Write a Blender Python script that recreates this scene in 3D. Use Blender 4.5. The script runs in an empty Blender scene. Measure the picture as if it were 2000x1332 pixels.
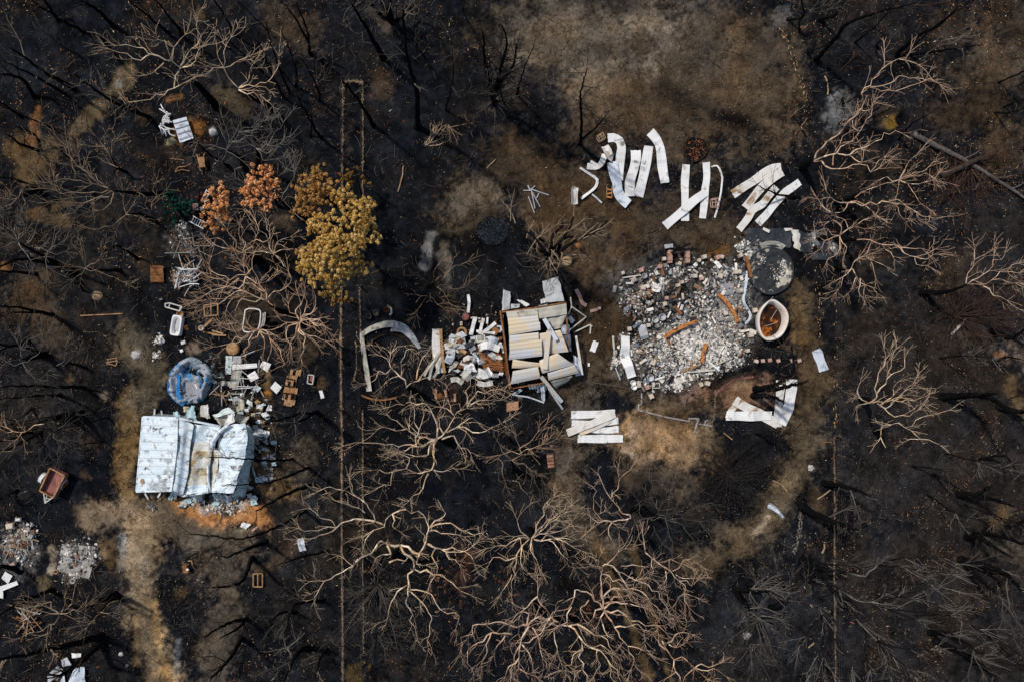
import bpy, math, random
import numpy as np
from mathutils import Vector, Matrix, Quaternion

# ------------------------------------------------------------------ camera, sky, sun, exposure
scn = bpy.context.scene
COL = scn.collection
CAM_H = 53.333                      # metres above the ground, 24 mm lens on a 36 mm sensor -> 80 m of ground across
cam_d = bpy.data.cameras.new('camera'); cam = bpy.data.objects.new('camera', cam_d); COL.objects.link(cam)
cam.location = (0, 0, CAM_H); cam.rotation_euler = (0, 0, 0)
cam_d.lens = 24; cam_d.sensor_width = 36; cam_d.clip_end = 3000; cam_d.clip_start = 0.1
scn.camera = cam

SUN_EL = math.radians(55); SUN_AZ = math.radians(-50)      # azimuth from +Y, clockwise: sun stands to the upper left
world = bpy.data.worlds.new('World'); scn.world = world; world.use_nodes = True
wn = world.node_tree; wn.nodes.clear()
sky = wn.nodes.new('ShaderNodeTexSky'); sky.sky_type = 'NISHITA'; sky.sun_disc = False
sky.sun_elevation = SUN_EL; sky.sun_rotation = SUN_AZ; sky.air_density = 1.0; sky.dust_density = 1.5
bg = wn.nodes.new('ShaderNodeBackground'); bg.inputs['Strength'].default_value = 0.10
wo = wn.nodes.new('ShaderNodeOutputWorld')
wn.links.new(sky.outputs[0], bg.inputs[0]); wn.links.new(bg.outputs[0], wo.inputs[0])
sun_d = bpy.data.lights.new('sun', 'SUN'); sun_d.energy = 3.0; sun_d.angle = math.radians(3.0); sun_d.color = (1.0, 0.95, 0.88)
sun = bpy.data.objects.new('sun', sun_d); COL.objects.link(sun); sun.location = (-40, 30, 70)
sdir = Vector((-math.sin(SUN_AZ)*math.cos(SUN_EL), -math.cos(SUN_AZ)*math.cos(SUN_EL), -math.sin(SUN_EL)))
sun.rotation_euler = sdir.to_track_quat('-Z', 'Y').to_euler()
scn.view_settings.view_transform = 'Standard'; scn.view_settings.look = 'None'
scn.view_settings.exposure = 0.0; scn.view_settings.gamma = 1.0; scn.view_settings.use_curve_mapping = False
scn.cycles.max_bounces = 5; scn.cycles.diffuse_bounces = 2; scn.cycles.glossy_bounces = 2

random.seed(7); RNG = np.random.default_rng(7)
U = random.uniform

# ------------------------------------------------------------------ helpers
PXM = 25.0                            # photo pixels per metre on the ground
def _hash(ix, iy, s):
    n = (ix*374761393 + iy*668265263 + s*982451653) & 0x7fffffff
    n = ((n ^ (n >> 13))*1274126177) & 0x7fffffff
    return ((n ^ (n >> 16)) & 0xffff)/65535.0
def vnoise(x, y, s=0):
    x = np.asarray(x, float); y = np.asarray(y, float)
    ix = np.floor(x).astype(np.int64); iy = np.floor(y).astype(np.int64)
    fx = x-ix; fy = y-iy; fx = fx*fx*(3-2*fx); fy = fy*fy*(3-2*fy)
    a = _hash(ix, iy, s); b = _hash(ix+1, iy, s); c = _hash(ix, iy+1, s); d = _hash(ix+1, iy+1, s)
    return (a*(1-fx)+b*fx)*(1-fy)+(c*(1-fx)+d*fx)*fy
def fbm(x, y, s=0, o=4):
    t = 0; a = 0.5; w = 0
    for i in range(o):
        t = t+a*vnoise(x*2**i, y*2**i, s+i*17); w += a; a *= 0.5
    return t/w
def gz_np(x, y):
    return (fbm(np.asarray(x)/9.0, np.asarray(y)/9.0, 3, 3)-0.5)*0.22
def gz(x, y): return float(gz_np(x, y))
def G(px, py, h=0.0):
    """photo pixel + height above ground -> world point (the pixel of a point h metres up)"""
    k = (CAM_H-h)/CAM_H
    return Vector(((px-1000)/PXM*k, (666-py)/PXM*k, h))
def GG(px, py, h=0.0):
    p = G(px, py, h); p.z += gz(p.x, p.y); return p
def lerp(a, b, t): return a+(b-a)*t
def sstep(a, b, x):
    t = np.clip((x-a)/(b-a), 0, 1); return t*t*(3-2*t)
def lin(r, g, b):
    f = lambda c: (c/255/12.92 if c/255 <= 0.04045 else ((c/255+0.055)/1.055)**2.4)
    return (f(r), f(g), f(b))

class MB:
    """collects faces in world space; build() links them as one mesh object"""
    def __init__(s): s.v = []; s.f = []; s.c = []
    def add(s, vs, fs, col=None):
        o = len(s.v); s.v.extend([tuple(p) for p in vs]); s.f.extend([tuple(i+o for i in f) for f in fs])
        s.c.extend([col]*len(fs)); return s
    def tube(s, pts, rad, sides=5, col=None, cols=None, cap=True):
        n = len(pts)
        if n < 2: return s
        pts = [Vector(p) for p in pts]
        t0 = (pts[1]-pts[0]).normalized()
        u = t0.orthogonal().normalized()
        o = len(s.v)
        for i in range(n):
            if i == 0: t = t0
            elif i == n-1: t = pts[i]-pts[i-1]
            else: t = pts[i+1]-pts[i-1]
            if t.length < 1e-6: t = t0
            t = t.normalized()
            u = u-t*u.dot(t)
            if u.length < 1e-4: u = t.orthogonal()
            u.normalize(); w = t.cross(u); r = rad[i] if hasattr(rad, '__len__') else rad
            for k in range(sides):
                a = 2*math.pi*k/sides; q = pts[i]+u*(math.cos(a)*r)+w*(math.sin(a)*r)
                s.v.append((q.x, q.y, q.z))
        for i in range(n-1):
            cc = cols[i] if cols else col
            for k in range(sides):
                a = o+i*sides+k; b = o+i*sides+(k+1) % sides
                s.f.append((a, b, b+sides, a+sides)); s.c.append(cc)
        if cap and sides > 2:
            s.f.append(tuple(o+sides-1-k for k in range(sides))); s.c.append(cols[0] if cols else col)
            s.f.append(tuple(o+(n-1)*sides+k for k in range(sides))); s.c.append(cols[-1] if cols else col)
        return s
    def box(s, c, size, rot=(0, 0, 0), col=None, M=None):
        from mathutils import Euler
        R = M if M is not None else Euler(rot).to_matrix()
        c = Vector(c); hx, hy, hz = size[0]/2, size[1]/2, size[2]/2
        vs = [c+R@Vector((sx*hx, sy*hy, sz*hz)) for sz in (-1, 1) for sx, sy in ((-1, -1), (1, -1), (1, 1), (-1, 1))]
        return s.add(vs, [(3, 2, 1, 0), (4, 5, 6, 7), (0, 1, 5, 4), (1, 2, 6, 5), (2, 3, 7, 6), (3, 0, 4, 7)], col)
    def bar(s, a, b, w, h, col=None):
        a = Vector(a); b = Vector(b); d = b-a; L = d.length; x = d.normalized()
        up = Vector((0, 0, 1)); y = up.cross(x)
        if y.length < 1e-3: y = Vector((0, 1, 0))
        y.normalize(); z = x.cross(y)
        return s.box((a+b)/2, (L, w, h), col=col, M=Matrix((x, y, z)).transposed())
    def grid(s, P, col=None, flip=False):
        n = len(P); m = len(P[0]); vs = [p for r in P for p in r]
        fs = []
        for i in range(n-1):
            for j in range(m-1):
                q = (i*m+j, i*m+j+1, (i+1)*m+j+1, (i+1)*m+j)
                fs.append(q[::-1] if flip else q)
        return s.add(vs, fs, col)
    def ring(s, c, r0, r1, z0, z1, n=32, ell=1.0, rot=0.0, wob=0.0, col=None):
        """open wall ring of radius r0 (outer) / r1 (inner)"""
        P = []
        for i in range(n+1):
            a = 2*math.pi*(i % n)/n; k = 1+wob*math.sin(3*a+1.3)+wob*0.6*math.sin(5*a+4)
            cx, sx = math.cos(a), math.sin(a)
            def pt(r, z):
                x = r*k*cx; y = r*k*sx*ell
                return Vector((c[0]+x*math.cos(rot)-y*math.sin(rot), c[1]+x*math.sin(rot)+y*math.cos(rot), z))
            P.append([pt(r0, z0), pt(r0*1.0, z1), pt(r1, z1), pt(r1, z0)])
        return s.grid(P, col)
    def disc(s, c, r, n=24, ell=1.0, rot=0, wob=0, col=None, seed=0):
        vs = [Vector(c)]; rr = random.Random(seed)
        for i in range(n):
            a = 2*math.pi*i/n; k = r*(1+rr.uniform(-wob, wob)); x = k*math.cos(a); y = k*math.sin(a)*ell
            vs.append(Vector((c[0]+x*math.cos(rot)-y*math.sin(rot), c[1]+x*math.sin(rot)+y*math.cos(rot), c[2])))
        return s.add(vs, [(0, i+1, (i+1) % n+1) for i in range(n)], col)
    def lathe(s, c, prof, n=20, col=None):
        P = [[Vector((c[0]+r*math.cos(2*math.pi*k/n), c[1]+r*math.sin(2*math.pi*k/n), c[2]+z)) for r, z in prof] for k in range(n+1)]
        return s.grid(P, col)
    def build(s, name, mat, parent=None, smooth=False, solid=0.0, bevel=0.0, origin=None):
        me = bpy.data.meshes.new(name); o = bpy.data.objects.new(name, me)
        if parent is not None:
            w = parent_loc(parent)
        elif origin is not None: w = Vector(origin)
        else:
            xs = np.array(s.v); w = Vector((float(xs[:, 0].mean()), float(xs[:, 1].mean()), float(xs[:, 2].min())))
        va = np.array(s.v, np.float32)-np.array(w, np.float32)
        me.from_pydata(va.tolist(), [], s.f)
        if any(c is not None for c in s.c):
            at = me.color_attributes.new('Col', 'FLOAT_COLOR', 'CORNER')
            lens = np.array([len(f) for f in s.f]); ca = np.array([tuple(c if c is not None else (0.2, 0.2, 0.2))+(1.0,) for c in s.c], np.float32)
            at.data.foreach_set('color', np.repeat(ca, lens, axis=0).ravel())
        me.validate(); me.update()
        if smooth: me.polygons.foreach_set('use_smooth', [True]*len(me.polygons))
        me.materials.append(M[mat] if isinstance(mat, str) else mat)
        COL.objects.link(o)
        if parent is not None: o.parent = parent
        else: o.location = w
        o['_w'] = tuple(w)
        if solid:
            m = o.modifiers.new('thickness', 'SOLIDIFY'); m.thickness = solid; m.offset = -1
        if bevel:
            m = o.modifiers.new('bevel', 'BEVEL'); m.width = bevel; m.segments = 1
        return o
def parent_loc(o): return Vector(o['_w'])
def thing(name, label, cat, loc, group=None):
    o = bpy.data.objects.new(name, None); COL.objects.link(o); o.location = loc; o['_w'] = tuple(loc); o.empty_display_size = 0.2
    return tag(o, label, cat, group)
def tag(o, label, cat, group=None, kind='thing'):
    if label: o['label'] = label
    if cat: o['category'] = cat
    if group: o['group'] = group
    if kind: o['kind'] = kind
    return o

# ------------------------------------------------------------------ materials
M = {}
def nt(name):
    m = bpy.data.materials.new(name); m.use_nodes = True; t = m.node_tree; t.nodes.clear()
    out = t.nodes.new('ShaderNodeOutputMaterial'); b = t.nodes.new('ShaderNodeBsdfPrincipled')
    t.links.new(b.outputs[0], out.inputs[0]); M[name] = m
    return m, t, b
def N(t, kind, **kw):
    n = t.nodes.new(kind)
    for k, v in kw.items():
        if k in n.inputs: n.inputs[k].default_value = v
        else: setattr(n, k, v)
    return n
def coords(t, scale=1.0):
    tc = N(t, 'ShaderNodeTexCoord'); oi = N(t, 'ShaderNodeObjectInfo')
    mul = N(t, 'ShaderNodeVectorMath', operation='SCALE'); mul.inputs[3].default_value = 61.0
    cmb = N(t, 'ShaderNodeCombineXYZ')
    for k in range(3): t.links.new(oi.outputs['Random'], cmb.inputs[k])
    t.links.new(cmb.outputs[0], mul.inputs[0])
    ad = N(t, 'ShaderNodeVectorMath', operation='ADD')
    t.links.new(tc.outputs['Object'], ad.inputs[0]); t.links.new(mul.outputs[0], ad.inputs[1])
    return ad.outputs[0]
def noise(t, co, scale, detail=4, rough=0.6, dist=0.0):
    n = N(t, 'ShaderNodeTexNoise'); n.inputs['Scale'].default_value = scale; n.inputs['Detail'].default_value = detail
    n.inputs['Roughness'].default_value = rough; n.inputs['Distortion'].default_value = dist
    t.links.new(co, n.inputs['Vector']); return n.outputs['Fac']
def rampf(t, fac, a, b):
    r = N(t, 'ShaderNodeMapRange'); r.inputs[1].default_value = a; r.inputs[2].default_value = b
    r.interpolation_type = 'SMOOTHSTEP'; t.links.new(fac, r.inputs[0]); return r.outputs[0]
def mixc(t, fac, a, b, mode='MIX'):
    m = N(t, 'ShaderNodeMix', data_type='RGBA', blend_type=mode)
    for sock, val in ((m.inputs[0], fac), (m.inputs[6], a), (m.inputs[7], b)):
        if hasattr(val, 'links'): t.links.new(val, sock)
        elif isinstance(val, (int, float)): sock.default_value = val
        else: sock.default_value = tuple(val)+(1.0,)
    return m.outputs[2]
def bump(t, b, fac, strength, dist):
    n = N(t, 'ShaderNodeBump'); n.inputs['Strength'].default_value = strength; n.inputs['Distance'].default_value = dist
    t.links.new(fac, n.inputs['Height']); t.links.new(n.outputs[0], b.inputs['Normal'])
def pmat(name, c1, c2, scale=3.0, rough=0.8, metal=0.0, stain=None, stain2=None, bmp=0.0, bscale=12, attr=False, spec=0.3):
    """two-tone noise; stains = (colour, scale, low, high): soot, rust, ash with shapes of their own"""
    m, t, b = nt(name); co = coords(t)
    col = mixc(t, rampf(t, noise(t, co, scale, 5), 0.35, 0.65), c1, c2)
    if attr:
        a = N(t, 'ShaderNodeAttribute'); a.attribute_name = 'Col'
        v = rampf(t, noise(t, co, scale, 5), 0.25, 0.75)
        col = mixc(t, 1.0, a.outputs['Color'], mixc(t, v, c1, c2), 'MULTIPLY')
    for st in (stain, stain2):
        if st: col = mixc(t, rampf(t, noise(t, co, st[1], 5, 0.65, 0.4), st[2], st[3]), col, st[0])
    t.links.new(col, b.inputs['Base Color']); b.inputs['Roughness'].default_value = rough; b.inputs['Metallic'].default_value = metal
    b.inputs['Specular IOR Level'].default_value = spec
    if bmp: bump(t, b, noise(t, co, bscale, 5, 0.7), bmp, 0.05)
    return m
W = (1, 1, 1)
SOOT = (0.03, 0.028, 0.027); RUST = (0.22, 0.075, 0.022)
pmat('char', (0.0035, 0.0035, 0.004), (0.010, 0.0095, 0.010), 5, 0.85, bmp=0.8, bscale=9, spec=0.03)
pmat('char_brown', (0.012, 0.010, 0.009), (0.035, 0.024, 0.017), 5, 0.9, bmp=0.6, spec=0.03)
pmat('bark', (0.7, 0.7, 0.72), (1.25, 1.2, 1.1), 4, 0.8, attr=True, bmp=0.5, spec=0.04)
pmat('leaf', (0.8, 0.8, 0.8), (1.2, 1.2, 1.2), 2.5, 0.75, attr=True, spec=0.03)
pmat('chips', (0.75, 0.75, 0.75), (1.25, 1.25, 1.25), 8, 0.9, attr=True, spec=0.03)
pmat('white_sheet', (0.70, 0.69, 0.65), (0.78, 0.77, 0.75), 0.9, 0.55, stain=((0.40, 0.38, 0.34), 1.3, 0.56, 0.70), stain2=((0.17, 0.16, 0.15), 0.8, 0.60, 0.70), bmp=0.3, bscale=4)
pmat('scorched_sheet', (0.66, 0.62, 0.55), (0.72, 0.70, 0.66), 0.9, 0.6, stain=((0.30, 0.19, 0.09), 0.8, 0.53, 0.66), stain2=((0.07, 0.06, 0.05), 0.9, 0.62, 0.72), bmp=0.15, bscale=5)
pmat('blue_sheet', (0.52, 0.57, 0.63), (0.62, 0.66, 0.70), 1.1, 0.5, stain=((0.24, 0.26, 0.29), 1.6, 0.52, 0.66), stain2=((0.10, 0.11, 0.12), 2.2, 0.62, 0.72), bmp=0.2, bscale=6)
pmat('shed_sheet', (0.62, 0.73, 0.79), (0.78, 0.83, 0.85), 0.8, 0.45, stain=((0.30, 0.33, 0.34), 0.8, 0.50, 0.64), stain2=((0.10, 0.095, 0.085), 1.5, 0.58, 0.68), bmp=0.35, bscale=6)
pmat('shed_ochre', (0.52, 0.50, 0.42), (0.66, 0.66, 0.61), 0.9, 0.5, stain=((0.34, 0.24, 0.10), 0.7, 0.48, 0.62), stain2=((0.09, 0.075, 0.055), 1.2, 0.58, 0.7), bmp=0.2, bscale=6)
pmat('green_sheet', (0.46, 0.56, 0.53), (0.62, 0.70, 0.67), 1.2, 0.5, stain=((0.14, 0.15, 0.13), 1.5, 0.55, 0.7), bmp=0.3, bscale=4)
pmat('cyan_sheet', (0.34, 0.52, 0.56), (0.52, 0.66, 0.68), 1.2, 0.5, stain=((0.2, 0.22, 0.2), 1.5, 0.55, 0.7), bmp=0.3, bscale=4)
pmat('cream_sheet', (0.68, 0.55, 0.36), (0.58, 0.56, 0.52), 0.55, 0.55, stain=((0.58, 0.58, 0.60), 0.7, 0.52, 0.58), stain2=((0.13, 0.10, 0.07), 1.1, 0.66, 0.78), bmp=0.12, bscale=5)
pmat('stained_sheet', (0.50, 0.47, 0.38), (0.42, 0.40, 0.34), 0.8, 0.6, stain=((0.12, 0.09, 0.05), 0.9, 0.5, 0.68), bmp=0.15, bscale=5)
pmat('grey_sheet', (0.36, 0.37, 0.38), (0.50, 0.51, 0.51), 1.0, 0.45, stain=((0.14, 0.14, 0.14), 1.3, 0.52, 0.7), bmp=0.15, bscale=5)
pmat('tank_sheet', (0.38, 0.36, 0.30), (0.52, 0.50, 0.43), 1.3, 0.5, stain=((0.10, 0.09, 0.08), 1.2, 0.5, 0.7), bmp=0.15, bscale=5)
pmat('rust', (0.16, 0.055, 0.018), (0.30, 0.13, 0.045), 3, 0.85, stain=((0.05, 0.025, 0.015), 2.0, 0.55, 0.7), bmp=0.4)
pmat('bright_rust', (0.36, 0.12, 0.022), (0.52, 0.21, 0.06), 5, 0.8, stain=((0.12, 0.045, 0.018), 3.5, 0.52, 0.64), bmp=0.3)
pmat('pink_rust', (0.22, 0.075, 0.06), (0.32, 0.13, 0.10), 1.6, 0.7, stain=((0.10, 0.04, 0.03), 1.5, 0.55, 0.7), bmp=0.2)
pmat('ochre_rust', (0.30, 0.14, 0.05), (0.42, 0.27, 0.14), 3, 0.85, stain=((0.08, 0.04, 0.02), 2.5, 0.55, 0.7), bmp=0.3)
pmat('pipe', (0.36, 0.36, 0.36), (0.55, 0.54, 0.52), 4, 0.5, 0.2)
pmat('pale_pipe', (0.5, 0.48, 0.43), (0.62, 0.58, 0.5), 4, 0.6, stain=((0.2, 0.12, 0.06), 3, 0.58, 0.7))
pmat('dark_pipe', (0.05, 0.045, 0.04), (0.12, 0.10, 0.08), 4, 0.7)
pmat('brick', (0.50, 0.40, 0.30), (0.62, 0.54, 0.44), 3, 0.95, stain=((0.22, 0.17, 0.13), 3, 0.58, 0.72), bmp=0.3)
pmat('red_brick', (0.30, 0.13, 0.07), (0.42, 0.24, 0.15), 3, 0.95, stain=((0.10, 0.06, 0.045), 2, 0.56, 0.7), bmp=0.3)
pmat('pink_brick', (0.40, 0.22, 0.17), (0.52, 0.36, 0.29), 3, 0.95, bmp=0.3)
pmat('concrete', (0.26, 0.245, 0.22), (0.38, 0.36, 0.325), 2, 0.95, stain=((0.07, 0.065, 0.06), 1.6, 0.47, 0.64), bmp=0.3)
pmat('enamel', (0.72, 0.71, 0.68), (0.78, 0.77, 0.75), 2, 0.35, stain=((0.4, 0.36, 0.3), 2.4, 0.6, 0.72))
pmat('wood', (0.28, 0.17, 0.09), (0.42, 0.30, 0.18), 5, 0.9, bmp=0.3)
pmat('log', (0.07, 0.06, 0.055), (0.15, 0.125, 0.108), 5, 0.9, stain=((0.03, 0.025, 0.025), 1.0, 0.5, 0.66), bmp=0.5)
pmat('blue_liner', (0.20, 0.27, 0.35), (0.40, 0.41, 0.44), 2.2, 0.7, stain=((0.03, 0.23, 0.47), 1.0, 0.57, 0.63), stain2=((0.05, 0.06, 0.08), 2.6, 0.55, 0.68), bmp=0.6, bscale=7)
pmat('blue_cloth', (0.014, 0.17, 0.44), (0.03, 0.24, 0.52), 3, 0.7, stain=((0.05, 0.07, 0.12), 3, 0.56, 0.68))
pmat('black_liner', (0.018, 0.022, 0.028), (0.035, 0.04, 0.046), 2, 0.55, stain=((0.10, 0.10, 0.10), 2.6, 0.62, 0.74))
pmat('tub_plastic', (0.66, 0.57, 0.47), (0.74, 0.69, 0.63), 1.2, 0.6, stain=((0.55, 0.36, 0.24), 1.0, 0.56, 0.74))
pmat('rust_water', (0.022, 0.008, 0.003), (0.05, 0.016, 0.004), 0.7, 0.3, stain=((0.36, 0.105, 0.012), 0.9, 0.53, 0.63))
pmat('fence_wood', (0.05, 0.04, 0.03), (0.13, 0.10, 0.07), 5, 0.9)
pmat('tarp', (0.20, 0.20, 0.22), (0.30, 0.29, 0.31), 3, 0.7)
m_, t_, b_ = nt('ground')
a_ = N(t_, 'ShaderNodeAttribute'); a_.attribute_name = 'Col'
g_ = N(t_, 'ShaderNodeNewGeometry')
n1_ = noise(t_, g_.outputs['Position'], 2.6, 8, 0.75, 0.6); n2_ = noise(t_, g_.outputs['Position'], 9.0, 8, 0.85, 0.5)
v_ = mixc(t_, 0.5, mixc(t_, rampf(t_, n1_, 0.3, 0.7), (0.42, 0.42, 0.43), (1.65, 1.62, 1.56)), mixc(t_, rampf(t_, n2_, 0.3, 0.7), (0.05, 0.05, 0.05), (2.0, 2.0, 1.95)))
t_.links.new(mixc(t_, 1.0, a_.outputs['Color'], v_, 'MULTIPLY'), b_.inputs['Base Color'])
b_.inputs['Roughness'].default_value = 0.95; b_.inputs['Specular IOR Level'].default_value = 0.0
bump(t_, b_, noise(t_, g_.outputs['Position'], 7.0, 6, 0.75), 0.9, 0.10)
# ------------------------------------------------------------------ the ground: burnt soil, ash, bare earth tracks
def seg_dist(px, py, pts):
    d = np.full(px.shape, 1e9)
    if len(pts) == 1: return np.hypot(px-pts[0][0], py-pts[0][1])
    for (ax, ay), (bx, by) in zip(pts[:-1], pts[1:]):
        vx, vy = bx-ax, by-ay; t = np.clip(((px-ax)*vx+(py-ay)*vy)/max(vx*vx+vy*vy, 1e-6), 0, 1)
        d = np.minimum(d, np.hypot(px-ax-t*vx, py-ay-t*vy))
    return d
BR = (0.070, 0.047, 0.028); TAN = (0.22, 0.155, 0.092); PAL = (0.30, 0.235, 0.165); ORG = (0.36, 0.165, 0.062)
ASH = (0.34, 0.33, 0.32); GRY = (0.098, 0.074, 0.051); BLK = (0.004, 0.0042, 0.0052); OCH = (0.15, 0.095, 0.042); PNK = (0.24, 0.135, 0.085)
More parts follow.
